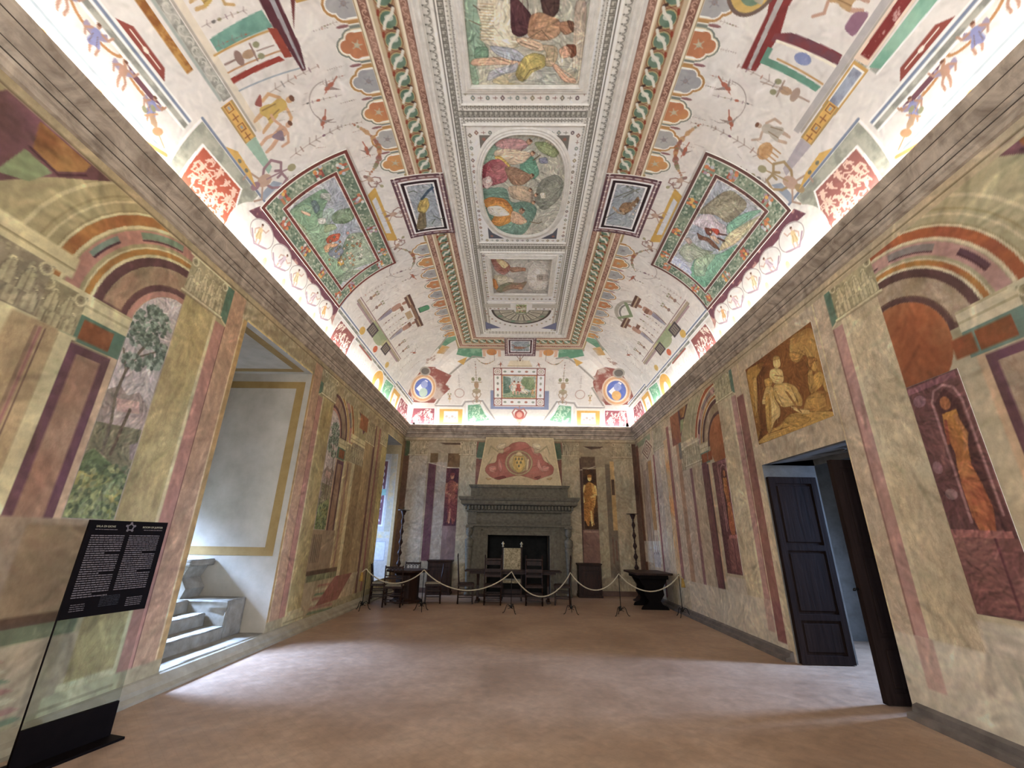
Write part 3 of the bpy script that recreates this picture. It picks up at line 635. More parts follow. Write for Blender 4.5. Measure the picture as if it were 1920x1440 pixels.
def end_cove(c):
    r = random.Random(21); mid = .03
    for i in range(20): c.ell(r.uniform(-3, 3), r.uniform(.9, 3), .4, .2, r.choice(['#cdc8c2', '#d9d6d0', '#c9c2bb']), a=.35)
    bands(c, -2.0, 2.1)
    c.rect(-2, 2.1, 3.06, 3.17, '#a48a7c')
    for x in (-.9, .95):
        c.rect(x - .3, x + .3, 2.78, 3.1, '#cfa98f'); c.rect(x - .2, x + .2, 2.7, 3.02, '#d6d2cb'); c.ell(x, 2.98, .17, .15, '#c78a48', tex=('#b46a35', 3, 3, .5, .4))
    for sx in (-1, 1):
        X = lambda q: mid + sx * q
        c.poly([(X(1.25), 2.76), (X(1.25), 3.14), (X(2.0), 3.14), (X(2.1), 2.85), (X(1.6), 2.7)], '#5b9072', tex=('#7aa989', 6, 6, .55, .2)); c.line([(X(1.2), 2.72), (X(1.55), 2.78), (X(2.0), 2.4), (X(2.75), 1.68), (X(2.5), 1.55), (X(2.95), .85)], .06, '#99938a')
        c.poly([(X(1.9), 2.6), (X(2.3), 2.7), (X(2.7), 2.3), (X(2.5), 2.0)], '#ddd8d0'); c.poly([(X(1.75), 2.75), (X(2.1), 2.55), (X(1.9), 2.4)], '#c99c4a')
        c.poly([(X(2.75), 1.72), (X(2.5), 2.0), (X(3.0), 2.2), (X(3.9), 1.6), (X(3.95), .95), (X(3.0), .92), (X(2.62), 1.5)], '#8f5348', tex=('#a89888', 4, 4, .55, .3))
        relief(c, [(X(2.95), .1), (X(2.95), .74), (X(3.75), .74), (X(3.85), .1)], '#9a5560', '#ecd9cf', 3, 40, .12)
        c.rect(*sorted((X(2.9), X(1.93))), .05, .76, '#e2ddd2'); c.rect(*sorted((X(2.8), X(2.0))), .12, .70, '#d6a545'); c.rect(*sorted((X(2.65), X(2.15))), .2, .62, '#e2ddd2'); [c.ell(X(2.25 + .1 * i), .36 + .06 * (i % 2), .05, .05, '#a8a09c') for i in range(4)]
        c.poly([(X(1.88), .08), (X(1.88), .92), (X(1.3), .98), (X(1.15), .6), (X(.9), .3), (X(.85), .1)], '#e6e2da'); relief(c, [(X(1.84), .12), (X(1.84), .88), (X(1.38), .92), (X(1.2), .55), (X(1.0), .3)], '#6aa582', '#b4d3b8', 7, 44, .11)
        c.line([(X(2.95), .82), (X(2.0), .82), (X(1.9), .98), (X(1.3), 1.02), (X(1.1), .7), (X(.8), .25), (X(.4), .12), (X(0), .1)], .05, '#9c9894'); c.line([(X(2.95), .86), (X(2.05), .86), (X(1.95), 1.05), (X(1.25), 1.08)], .016, '#efece6')
        c.rect(*sorted((X(1.02), X(.86))), .72, 1.42, '#8089a8')
        vase(c, X(1.5), 1.05, .75, PI / 2, '#a8987c'); c.arc(X(2.1), 1.3, .16, 0, 360, .03, '#b59a8e', ry=.16); sprig(c, X(2.1), 1.5, .6, PI / 2, '#8a7a72', 2); sprig(c, X(1.5), 1.8, .9, PI / 2, '#8a7a72', 5); grot(c, X(1.5), 1.1, .3, PI / 2, '#a08c72'); vase(c, X(2.45), .95, .3, PI / 2, '#c0a57a')
        garland(c, (X(.85), 2.62), (X(1.45), 2.7), -.2 * sx, .035, '#b5876a'); c.line([(X(.85), 2.95), (X(.85), 2.6)], .016, '#8a7a72')
    c.rect(-.98, 1.02, .72, .82, '#8089a8')
    c.poly([(-.4, 2.36), (-.3, 2.62), (.34, 2.62), (.45, 2.36)], '#cfc2a6'); c.line([(-.38, 2.38), (.43, 2.38)], .02, '#a58c5c'); grot(c, .03, 2.68, .2, PI / 2, '#6b4a40'); bird(c, -.62, 2.45, .14, 1.4, '#a5604a'); bird(c, .66, 2.45, .14, 1.8, '#a5604a')
    grot(c, .03, .3, .5, PI / 2, '#a5706a'); c.ell(.03, .52, .17, .17, '#a8544c'); c.ell(.03, .52, .1, .11, '#c98f80')
    for i in range(34): sprig(c, r.uniform(-2, 2.1), r.uniform(1.1, 2.6), .12, PI / 2, '#8b7f78', i)

def flat_field(c):
    """pale stucco mouldings of the central field: drawn borders between the raised ribs"""
    G = '#c9c6be'; D = '#8b877c'
    c.rect(-1.35, 1.45, 1.8, 12, '#e6e3dc')
    def meander(u0, u1, v0, v1, horiz):
        c.rect(u0, u1, v0, v1, '#b5b1a5'); n = int(((u1 - u0) if horiz else (v1 - v0)) / .075)
        for i in range(n):
            if horiz: x = u0 + .075 * i; w = v1 - v0; p = [(x, v0 + .1 * w), (x + .055, v0 + .1 * w), (x + .055, v0 + .65 * w), (x + .025, v0 + .65 * w)]; q = [(x + .075, v0 + .1 * w), (x + .075, v0 + .9 * w), (x, v0 + .9 * w)]
            else: y = v0 + .075 * i; w = u1 - u0; p = [(u0 + .1 * w, y), (u0 + .1 * w, y + .055), (u0 + .65 * w, y + .055), (u0 + .65 * w, y + .025)]; q = [(u0 + .1 * w, y + .075), (u0 + .9 * w, y + .075), (u0 + .9 * w, y)]
            c.line(p, .012, '#5f5c54'); c.line(q, .012, '#5f5c54')
    def eggs(u0, u1, v0, v1, horiz, st=.1):
        c.rect(u0, u1, v0, v1, '#c9c6bb'); n = int(((u1 - u0) if horiz else (v1 - v0)) / st); w = min(u1 - u0, v1 - v0)
        for i in range(n):
            x, y = (u0 + st * (i + .5), (v0 + v1) / 2) if horiz else ((u0 + u1) / 2, v0 + st * (i + .5))
            c.ell(x, y, st * .36 if horiz else w * .36, w * .36 if horiz else st * .36, '#d6d3ca'); c.ell(x + (.0 if horiz else w * .2), y, .012, .012, '#77736a')
            if horiz: c.line([(x + st / 2, v0), (x + st / 2, v1)], .012, '#77736a')
            elif w > .08: c.arc(x, y, w * .36, -110, 110, .014, '#8a867c', ry=st * .42); c.ell(x - w * .3, y + st * .4, .014, .01, '#6d695f')
            else: c.line([(u0, y + st / 2), (u1, y + st / 2)], .012, '#8a867c')
    def jewels(p, q, n):
        for i in range(n):
            t = (i + .5) / n; x = p[0] + (q[0] - p[0]) * t; y = p[1] + (q[1] - p[1]) * t; k = i % 4
            col = random.choice(['#8a5f52', '#77705e', '#6e5a60', '#938a68', '#7a8a80'])
            if k == 0: c.poly([(x - .035, y), (x, y - .045), (x + .035, y), (x, y + .045)], col); c.ell(x, y, .014, .018, '#cdbfa9')
            elif k == 2: c.ell(x, y, .028, .034, col); c.ell(x, y, .012, .015, '#cfc6b6')
            else:
                a = math.atan2(q[1] - p[1], q[0] - p[0]); l = Loc(c, x, y, .06, a); l.line([(-.5, 0), (.5, 0)], .16, col); l.line([(.1, -.4), (.1, .4)], .14, col)
    for s, x in ((-1, .04), (1, .04)):
        X = lambda q: x + s * q
        eggs(*sorted((X(1.13), X(1.24))), 1.8, 11.75, False, .1); meander(*sorted((X(.97), X(1.05))), 1.8, 11.5, False); eggs(*sorted((X(.89), X(.945))), 1.8, 11.5, False, .05)
        c.line([(X(1.08), 1.8), (X(1.08), 11.6)], .02, '#7d7970'); c.line([(X(1.12), 1.8), (X(1.12), 11.7)], .02, '#e1dfd8')
    for y in (4.5, 7.55): meander(-.93, 1.01, y, y + .11, True)
    eggs(-.86, .94, 4.42, 4.48, True, .06); eggs(-.86, .94, 4.63, 4.68, True, .05); eggs(-.86, .94, 7.47, 7.52, True, .05); eggs(-.86, .94, 7.68, 7.73, True, .06)
    eggs(-1.0, 1.08, 11.55, 11.7, True, .1)
    for x in (-.8, .87): jewels((x, 2.0), (x, 4.3), 20); jewels((x, 4.85), (x, 7.4), 22); jewels((x * 1.02, 7.85), (x * 1.02, 9.75), 18)
    for y in (4.31, 4.86, 7.38, 7.85, 9.7): jewels((-.75, y), (.83, y), 15)
    for sx, sy in ((-1, 4.9), (1, 4.9), (-1, 7.32), (1, 7.32)):
        x = .04 + sx * .7; d = .34 if sy < 6 else -.34
        c.poly([(x, sy), (x, sy + d), (x - sx * .09, sy + d * .5), (x - sx * .32, sy)], '#77736a' if sy < 6 else '#5a5c66'); c.ell(x - sx * .07, sy + d * .22, .03, .03, '#9a6a5c')
    c.poly([(-.95, 9.95), (-.25, 9.95), (-.25, 10.15), (-.95, 10.15)], '#b9b6ac'); c.poly([(.33, 9.95), (1.03, 9.95), (1.03, 10.15), (.33, 10.15)], '#b9b6ac')
    c.poly([(-1.0, 11.4), (-.98, 10.95), (-.55, 11.33)], '#6a6f8f'); c.poly([(1.08, 11.4), (1.06, 10.95), (.63, 11.33)], '#6a6f8f')
    t = np.radians(np.linspace(0, 180, 20)); jw = np.stack([.04 + .98 * np.cos(t), 10.25 + .98 * np.sin(t)], 1)
    for a, b_ in zip(jw[:-1], jw[1:]): jewels(a, b_, 1)
    jewels((-.85, 10.2), (-.3, 10.2), 5); jewels((.38, 10.2), (.93, 10.2), 5)

def corner_arms(c):
    """oval coats of arms straddling the two far groins"""
    t = np.linspace(0, 2 * PI, 30, endpoint=False)
    for ox, oy, s, field, cx, cy, rx, ry, rot in (
        (720, 420, 3.556, [(180, 1165), (175, 1110), (240, 1000), (330, 955), (450, 1010), (410, 1070), (440, 1100), (370, 1165), (240, 1185)], 262, 1092, 66, 74, .3),
        (1080, 520, 6, [(190, 1180), (240, 1040), (330, 1010), (440, 1030), (560, 1180), (640, 1330), (590, 1400), (280, 1400), (200, 1240)], 455, 1275, 125, 132, -.4)):
        z = lambda p: [(ox + x / s, oy + y / s) for x, y in p]
        E_ = lambda k, dx=0, dy=0: z([(cx + dx + k * (rx * math.cos(q) * math.cos(rot) - ry * math.sin(q) * math.sin(rot)), cy + dy + k * (rx * math.cos(q) * math.sin(rot) + ry * math.sin(q) * math.cos(rot))) for q in t])
        c.pp(z(field), '#8c5248', tex=('#b8a79a', 5, 5, .55, .3)); c.pp(E_(1.3), '#c9b49c'); c.pp(E_(1.18), '#c99a6c'); c.pp(E_(1.0), '#dccbb4'); c.pp(E_(.86), '#5c72b8')
        a = rx * .8
        c.pp(z([(cx - a * .9, cy + a * .1), (cx + a * .3, cy - a * 1.0), (cx + a * .6, cy - a * .8), (cx - a * .5, cy + a * .5)]), '#e3e4e8')
        c.pp(E_(.42, 0, ry * .42), '#a8bfae' if ox == 720 else '#d3a55c'); c.pp(E_(.34, rx * .1, -ry * .3), '#8f9cc8')
        q = [(cx + rx * .2, cy - ry * 1.5)]; c.pp([p for p in z([(q[0][0] + rx * .55 * math.cos(w), q[0][1] + ry * .42 * math.sin(w)) for w in t])], '#a39a8c'); c.pp([p for p in z([(q[0][0] + rx * .4 * math.cos(w), q[0][1] + ry * .3 * math.sin(w)) for w in t])], '#6b655f')
CELL = .0095
cl = Canvas('l', 1.8, 14.5, 0, 3.82, CELL, WHITE); cove(cl, 'l'); corner_arms(cl)
cr = Canvas('r', 1.8, 14.5, 0, 3.82, CELL, WHITE); cove(cr, 'r'); corner_arms(cr)
ce = Canvas('e', XL, XR, 0, 3.82, .014, WHITE); end_cove(ce); corner_arms(ce)
ct = Canvas('T', XL + CA, XR - CA, 1.8, YB - CA, CELL, '#cfccc4'); flat_field(ct)
def dist_of(v): return CA * (1 - np.cos(v / ST))
cl.warp = cr.warp = lambda u, v: (np.minimum(u, YB - dist_of(v)), v)
ce.warp = lambda u, v: (np.clip(u, XL + dist_of(v), XR - dist_of(v)), v)
def vkeep(c, u, v):
    if c.surf in 'lr': return u < YB - dist_of(v) + c.cu * 1.5
    if c.surf == 'e': return (u > XL + dist_of(v) - c.cu * 1.5) & (u < XR - dist_of(v) + c.cu * 1.5)
    return np.ones(u.shape, bool)
for c, k in ((cl, 9000), (cr, 9000), (ce, 2500)): c.brush(c.U[0], c.U[-1], 0, 3.15, k, .14, .06, .018, 3); c.warp_edges(.005, 1.6)
ct.brush(-1.3, 1.4, 1.8, 11.9, 2500, .1, .04, .03, 2)
for c in (cl, cr, ce, ct): c.tint(.05, .9)
# the part of the vault behind the camera: plain, coarse, same surface
ev, ef = [], []
def strip(a, b):
    k = len(ev); ev.extend([*a, *b]); n = len(a)
    for i in range(n - 1): ef.append((k + i, k + i + 1, k + n + i + 1, k + n + i))
sv = np.linspace(0, 3.82, 20); dd = dist_of(sv)
strip([tuple(p) for p in place('l', np.full(20, 1.8), sv)], [tuple(p) for p in place('l', YF + dd, sv)])
strip([tuple(p) for p in place('r', YF + dd, sv)], [tuple(p) for p in place('r', np.full(20, 1.8), sv)])
zz = ZS + CB * np.sin(sv / ST)
strip([(XL + dd[i], YF + dd[i], zz[i]) for i in range(20)], [(XR - dd[i], YF + dd[i], zz[i]) for i in range(20)])
strip([(XL + CA, 1.8, ZT), (XL + CA, YF + CA, ZT)], [(XR - CA, 1.8, ZT), (XR - CA, YF + CA, ZT)])
ceil = link('ceiling', grid_mesh([cl, cr, ce, ct], 1.16, vkeep, 0.0, (ev, ef, WHITE)), VAULTPAINT); tag(ceil, kind='structure')
del cl, cr, ce, ct
# ================================================================== pictures let into the vault and the walls
def zz(ox, oy, s, pts): return [(ox + x / s, oy + y / s) for x, y in pts]

def fresco(surf, u0, u1, v0, v1, cell, base, paint, label, inner=None, gain=1.25, off=.012, mask=None, mat=None, cat='fresco', group=None, name='framed_fresco', tint=.05, brush=1200):
    c = Canvas(surf, u0, u1, v0, v1, cell, base); c.soft = True; paint(c)
    if brush: c.brush(*(inner or (u0, u1, v0, v1)), brush, .09, .03, .055, 5, 2.0)
    c.warp_edges(.004, 3); c.tint(tint, 1.2)
    mid = place(surf, np.array([(u0 + u1) / 2]), np.array([(v0 + v1) / 2]))[0]
    root = thing(name, label, cat, tuple(mid), group=group)
    def sub(nm, keep):
        me = grid_mesh([c], gain, keep, off); co = np.empty(len(me.vertices) * 3, np.float32); me.vertices.foreach_get('co', co)
        me.vertices.foreach_set('co', (co.reshape(-1, 3) - mid.astype(np.float32)).ravel()); return link(nm, me, mat or VAULTPAINT, root)
    if mask is not None:
        w = (0, c.nu, 0, c.nv); cov = c.cover(np.array(mask, float), w); mk = cov[:-1, :-1] > .5
        sub('picture', lambda cc, u, v: mk)
    elif inner:
        a, b, d, e = inner
        sub('picture', lambda cc, u, v: (u > a) & (u < b) & (v > d) & (v < e)); sub('frame', lambda cc, u, v: ~((u > a) & (u < b) & (v > d) & (v < e)))
    else: sub('picture', None)
    # rim giving the panel its thickness
    if mask is None:
        n = 30; us = np.linspace(u0, u1, n); vs = np.linspace(v0, v1, n); mb = MB()
        for U, V in ((us, np.full(n, v0)), (us, np.full(n, v1)), (np.full(n, u0), vs), (np.full(n, u1), vs)):
            a = place(surf, U, V, off) - mid; b = place(surf, U, V, 0) - mid
            mb.add([*a, *b], [(i, i + 1, n + i + 1, n + i) for i in range(n - 1)])
        mb.build('rim', STUCCO, root)
    return root

def bird_picture(kind):
    def f(c):
        u0, u1, v0, v1 = c.U[0], c.U[-1], c.V[0], c.V[-1]; W = u1 - u0; Hh = v1 - v0
        c.frame(u0, u1, v0, v1, .10, '#6b4a52', tex=('#8d6a60', 6, 6, .55, .3)); c.frame(u0 + .02, u1 - .02, v0 + .02, v1 - .02, .014, '#4a2f38')
        n = int(W / .13)
        for i in range(n):
            for v in (v0 + .055, v1 - .055): c.line([(u0 + W * (i + .2) / n, v), (u0 + W * (i + .8) / n, v)], .02, '#b9aaa8'); c.ell(u0 + W * i / n, v, .018, .02, '#d6c9bd')
        n = int(Hh / .13)
        for i in range(n):
            for u in (u0 + .055, u1 - .055): c.line([(u, v0 + Hh * (i + .2) / n), (u, v0 + Hh * (i + .8) / n)], .02, '#b9aaa8')
        c.frame(u0 + .10, u1 - .10, v0 + .10, v1 - .10, .035, '#e9e5df'); c.frame(u0 + .135, u1 - .135, v0 + .135, v1 - .135, .05, '#2c1c20' if kind != 2 else '#4f3036'); c.frame(u0 + .185, u1 - .185, v0 + .185, v1 - .185, .03, '#ece9e4')
        a = .215; c.rect(u0 + a, u1 - a, v0 + a, v1 - a, '#8a949e', tex=('#9fa4a6', 2, 2, .5, .5))
        if kind == 0:     # a pheasant standing with a long tail
            c.pp(zz(700, 0, 3.2, [(255, 1370), (275, 1270), (310, 1250), (320, 1360), (290, 1375)]), '#6f6248'); c.pp(zz(700, 0, 3.2, [(262, 1240), (285, 1190), (325, 1180), (338, 1230), (310, 1275), (270, 1270)]), '#b39a4f', tex=('#6b5a34', 12, 12, .5, .3)); c.pl(zz(700, 0, 3.2, [(290, 1190), (330, 1140), (355, 1120)]), .05, '#3f5263'); c.pl(zz(700, 0, 3.2, [(350, 1100), (360, 1150)]), .02, '#3f5263')
            for p in ([(360, 1290), (400, 1310), (420, 1300)], [(210, 1150), (240, 1140), (260, 1150)], [(370, 1310), (350, 1340)]): c.pl(zz(700, 0, 3.2, p), .02, '#5f6a5c')
        elif kind == 1:
            c.pp(zz(700, 0, 3.2, [(1470, 1250), (1500, 1210), (1560, 1210), (1590, 1170), (1600, 1200), (1560, 1250), (1500, 1290)]), '#8f6f4f', tex=('#5f4a34', 12, 12, .5, .3)); c.pl(zz(700, 0, 3.2, [(1440, 1240), (1470, 1270), (1500, 1275)]), .05, '#a3917a')
            for x, y in ((1560, 1240), (1575, 1260), (1560, 1280), (1580, 1220)): c.pp(zz(700, 0, 3.2, [(x - 10, y), (x, y - 10), (x + 10, y), (x, y + 10)]), '#b9b3a6')
            for p in ([(1450, 1180), (1550, 1140), (1600, 1130)], [(1500, 1180), (1590, 1130)], [(1400, 1300), (1450, 1270)], [(1520, 1110), (1590, 1150)]): c.pl(zz(700, 0, 3.2, p), .025, '#6d7268')
        else:
            c.ell(.0, 3.22, .2, .06, '#a0705a'); c.line([(-.1, 3.26), (-.22, 3.36)], .03, '#8d5f4f'); c.line([(.1, 3.2), (.3, 3.3)], .03, '#77685c'); c.ell(.3, 3.35, .06, .05, '#7d8a82'); c.line([(-.3, 3.14), (.4, 3.12)], .02, '#6d7a68')
    return f
fresco('l', 5.62, 7.13, 2.93, 3.79, .009, '#6b4a52', bird_picture(0), 'dark-framed fresco of a long-tailed pheasant on blue, on the left side of the vault', (5.62 + .135, 7.13 - .135, 2.93 + .135, 3.79 - .135), name='bird_fresco', off=.02)
fresco('r', 5.62, 7.06, 2.89, 3.78, .009, '#6b4a52', bird_picture(1), 'dark-framed fresco of a speckled bird among twigs, on the right side of the vault', (5.62 + .135, 7.06 - .135, 2.89 + .135, 3.78 - .135), name='bird_fresco', off=.02)
fresco('e', -.47, .53, 2.83, 3.78, .012, '#6b4a52', bird_picture(2), 'small dark-framed fresco of a brown bird above the fireplace end of the vault', (-.47 + .135, .53 - .135, 2.83 + .135, 3.78 - .135), name='bird_fresco', off=.02)

def wreath(c, u0, u1, v0, v1, t, seed):
    """border of bound foliage with fruit and ribbons"""
    r = random.Random(seed); c.frame(u0, u1, v0, v1, t, '#7c8a74', tex=('#566a5a', 7, 7, .5, .3))
    W, Hh = u1 - u0, v1 - v0
    def at(q):
        q *= 2 * (W + Hh)
        if q < W: return u0 + q, v0 + t / 2, 0
        q -= W
        if q < Hh: return u1 - t / 2, v0 + q, 1
        q -= Hh
        if q < W: return u1 - q, v1 - t / 2, 0
        return u0 + t / 2, v1 - (q - W), 1
    for i in range(700):
        u, v, k = at(r.random()); o = (r.random() - .5) * t * .8
        c.ell(u + (o if k else 0), v + (0 if k else o), .022, .018, r.choice(['#93a088', '#5d7560', '#a8b19c', '#4d6352', '#b5b8a4']), a=.8)
    for q in (.05, .13, .21, .3, .38, .47, .55, .63, .72, .8, .88, .96):
        u, v, k = at(q)
        for j in range(2):
            du, dv = (0, .09 * j - .045) if k else (.09 * j - .045, 0); hw = (t * .42, .022) if k else (.022, t * .42)
            c.rect(u + du - hw[0], u + du + hw[0], v + dv - hw[1], v + dv + hw[1], r.choice(['#a5573f', '#b0714f', '#8f4a42']))
        for j in range(7): c.ell(u + r.uniform(-.1, .1), v + r.uniform(-.07, .07), .03, .03, r.choice(['#c3c6c2', '#c67a45', '#d0a24c', '#a9adb5', '#b5684a', '#9c8794']))
def landscape(side):
    def f(c):
        u0, u1, v0, v1 = c.U[0], c.U[-1], c.V[0], c.V[-1]; dk = '#6d352f' if side == 'l' else '#62403c'
        c.frame(u0, u1, v0, v1, .05, dk); c.frame(u0 + .05, u1 - .05, v0 + .05, v1 - .05, .016, '#ecdfd2'); wreath(c, u0 + .066, u1 - .066, v0 + .066, v1 - .066, .20, 3 if side == 'l' else 8)
        i = .266; c.frame(u0 + i, u1 - i, v0 + i, v1 - i, .014, '#ecdfd2'); c.frame(u0 + i + .014, u1 - i - .014, v0 + i + .014, v1 - i - .014, .05, dk); c.frame(u0 + i + .064, u1 - i - .064, v0 + i + .064, v1 - i - .064, .016, '#ecdfd2')
        i += .08; c.rect(u0 + i, u1 - i, v0 + i, v1 - i, '#a9abae', tex=('#8d97a5', 1.2, 1.2, .5, .5)); G = lambda p, col, **k: c.pp(p, col, **k)
        clip = (u0 + i, u1 - i, v0 + i, v1 - i); keep = c.C.copy()
        if side == 'l':
            z = lambda p: zz(440, 300, 3.131, p)
            G(z([(290, 320), (420, 220), (520, 160), (560, 200), (500, 330), (560, 400), (520, 520), (660, 640), (620, 740), (560, 720), (380, 440)]), '#7f9a7e', tex=('#5f7f6a', 1.6, 1.6, .5, .4)); G(z([(310, 330), (380, 340), (430, 450), (520, 600), (600, 730), (560, 720), (360, 420)]), '#9aa585')
            G(z([(560, 330), (600, 290), (690, 275), (700, 340), (650, 370), (580, 370)]), '#7f927a', tex=('#5f7558', 6, 6, .5, .3)); G(z([(660, 430), (760, 420), (800, 540), (840, 590), (640, 660), (600, 600)]), '#93a08c', tex=('#6a7f6a', 5, 5, .5, .4))
            G(z([(520, 380), (580, 370), (600, 400), (520, 430)]), '#8f9f7a'); G(z([(330, 320), (400, 250), (470, 280), (500, 380), (430, 420)]), '#6f9575', tex=('#8ba586', 4, 4, .5, .4))
            for p, col in (([(530, 460), (560, 435), (620, 425), (605, 470), (540, 490)], '#b4563a'), ([(515, 505), (560, 485), (610, 490), (570, 520), (530, 545)], '#c99a72'), ([(540, 550), (570, 510), (620, 500), (640, 540), (590, 580)], '#7b8290'), ([(600, 590), (630, 580), (640, 610), (600, 620)], '#c99a45'), ([(440, 240), (470, 230), (500, 280), (470, 320)], '#5f6f70'), ([(480, 340), (530, 335), (530, 370), (490, 375)], '#c6c5bb'), ([(380, 290), (440, 310), (440, 330), (390, 310)], '#c9a78d'), ([(650, 420), (665, 415), (670, 430), (655, 435)], '#b98a80'), ([(500, 190), (560, 190), (560, 240), (500, 220)], '#a3a8a0')): G(z(p), col, tex=(col, 1, 1, .5, 1))
            r = random.Random(5)
            for k in range(60): x = r.uniform(540, 740); y = r.uniform(440, 620); G(z([(x, y), (x + 8, y - 10), (x + 16, y + 2), (x + 6, y + 8)]), r.choice(['#c2a68c', '#77806f', '#98774f', '#c7c3b5', '#6d7560', '#a45f45']), a=.8)
            for k in range(14): G(z([(640 - k * 6, 650 + k * 4), (760 - k * 9, 640 + k * 5), (700 - k * 4, 660 + k * 4)]), '#6d8272' if k % 2 else '#a3ac92', a=.6)
        else:
            z = lambda p: zz(1200, 400, 6, p)
            G(z([(700, 0), (830, 0), (900, 100), (980, 130), (980, 240), (860, 260), (700, 160), (560, 100)]), '#b5aab0'); G(z([(620, 0), (1000, -300), (1250, -100), (1000, 120), (850, 0)]), '#98937c', tex=('#7d7460', 2.5, 2.5, .5, .4)); G(z([(980, 130), (1100, 30), (1250, -30), (1400, -50), (1250, 60), (1080, 170), (990, 230)]), '#6fa088', tex=('#8aaf95', 3, 3, .5, .4))
            G(z([(1380, 10), (1420, 10), (1100, 330), (950, 400), (880, 430), (990, 230), (1200, 100)]), '#c0b18a', tex=('#a0a080', 3, 3, .5, .3)); G(z([(610, 540), (640, 480), (740, 450), (900, 460), (1120, 330), (1060, 440), (960, 560), (850, 720), (740, 840), (620, 760), (560, 660)]), '#6f9c84', tex=('#4f8a70', 1.6, 1.6, .5, .4)); G(z([(610, 540), (700, 460), (880, 450), (760, 600), (740, 700), (620, 700)]), '#93a88c', tex=('#7a9480', 4, 4, .5, .4))
            G(z([(400, 470), (520, 560), (600, 660), (560, 700), (330, 560), (350, 480)]), '#a7aec4'); G(z([(420, 420), (560, 300), (700, 400), (860, 430), (640, 500), (560, 560)]), '#98a08f', tex=('#7f8a74', 5, 5, .5, .4)); G(z([(500, 280), (560, 260), (600, 320), (560, 350)]), '#a08f86')
            for p, col in (([(645, 205), (700, 245), (790, 270), (870, 350), (915, 415), (840, 380), (760, 300), (670, 290)], '#6b4a3a'), ([(730, 150), (790, 160), (830, 190), (800, 250), (750, 220)], '#6d4034'), ([(800, 160), (890, 170), (910, 220), (880, 240), (830, 200)], '#a8432f'), ([(780, 250), (850, 240), (910, 330), (880, 340)], '#c0a58d'), ([(890, 215), (990, 235), (985, 245), (890, 235)], '#5a3b33'), ([(880, 260), (970, 300), (960, 315), (880, 280)], '#5a3b33'), ([(780, 195), (810, 195), (805, 220)], '#cdbd9a')): G(z(p), col)
        # keep the frame that was painted first
        uu, vv = np.meshgrid(c.U, c.V); m = ((uu > clip[0]) & (uu < clip[1]) & (vv > clip[2]) & (vv < clip[3]))[..., None]
        c.C = np.where(m, c.C, keep)
    return f
i_ = .28
fresco('l', 4.86, 7.70, .88, 2.48, .0085, '#7c8a74', landscape('l'), 'wreath-framed landscape fresco with a figure in red, left side of the vault', brush=5000, inner=(4.86 + i_, 7.70 - i_, .88 + i_, 2.48 - i_), off=.02)
fresco('r', 4.88, 7.70, .90, 2.47, .0085, '#7c8a74', landscape('r'), 'wreath-framed landscape fresco with brown riders on green hills, right side of the vault', brush=5000, inner=(4.88 + i_, 7.70 - i_, .90 + i_, 2.47 - i_), off=.02)

def end_picture(c):
    u0, u1, v0, v1 = c.U[0], c.U[-1], c.V[0], c.V[-1]; R = '#83463f'
    c.rect(u0, u1, v0, v1, '#dcd9d3'); c.frame(u0, u1, v0, v1, .03, R); a = .3; c.frame(u0 + a - .03, u1 - a + .03, v0 + a - .03, v1 - a + .03, .03, R)
    for u in (u0 + a - .03, u1 - a): c.rect(u, u + .03, v0, v1, R)
    for v in (v0 + a - .03, v1 - a): c.rect(u0, u1, v, v + .03, R)
    for u in (u0 + .15, u1 - .15):
        for v in (v0 + .15, v1 - .15): c.arc(u, v, .085, 0, 360, .02, '#9a6a60'); c.ell(u, v, .05, .05, '#b5a89a'); [c.ell(u + dx, v + dy, .015, .015, R) for dx in (-.1, .1) for dy in (-.1, .1)]
    for k in range(5): x = u0 + .4 + (u1 - u0 - .8) * k / 4; [c.ell(x, v, .055, .04, ['#8f9488', '#a8715f'][k % 2]) for v in (v0 + .15, v1 - .15)]
    for k in range(4): y = v0 + .4 + (v1 - v0 - .8) * k / 3; [c.ell(u, y, .04, .055, ['#8f9488', '#a8615a', '#8c8a80', '#8f9488'][k]) for u in (u0 + .15, u1 - .15)]
    c.rect(u0 + a, u1 - a, v0 + a, v1 - a, '#c49a62'); c.rect(u0 + a + .025, u1 - a - .025, v0 + a + .025, v1 - a - .025, '#8fa39a', tex=('#b5b9b2', 1.3, 1.3, .5, .4))
    c.poly([(-.54, 1.16), (.57, 1.16), (.57, 1.4), (.1, 1.35), (-.2, 1.42), (-.54, 1.5)], '#8a9a78', tex=('#6a7f66', 3, 3, .5, .4)); c.poly([(-.54, 1.3), (-.3, 1.35), (-.28, 1.9), (-.54, 1.98)], '#6a8072', tex=('#4f6a58', 5, 5, .5, .3)); c.poly([(.05, 1.75), (.15, 1.95), (.5, 1.95), (.57, 1.6), (.5, 1.4), (.2, 1.5)], '#8f9a70', tex=('#6a7d5a', 5, 5, .5, .3))
    putto(c, -.16, 1.26, .55, 0, cloth='#d6d2c2', skin='#c29a82'); putto(c, -.02, 1.26, .52, 0, fx=-1, cloth='#a8584a', skin='#c29a82'); putto(c, .32, 1.3, .34, .9, cloth='#d6cdb8', skin='#c9a58c'); putto(c, .48, 1.22, .3, 0, cloth='#b5905f', skin='#c29a82')
fresco('e', -.88, .90, .84, 2.31, .010, '#dcd9d3', end_picture, 'fresco of figures in a glade, bordered by medallions, above the fireplace end', (-.57, .59, 1.15, 2.00), off=.015)

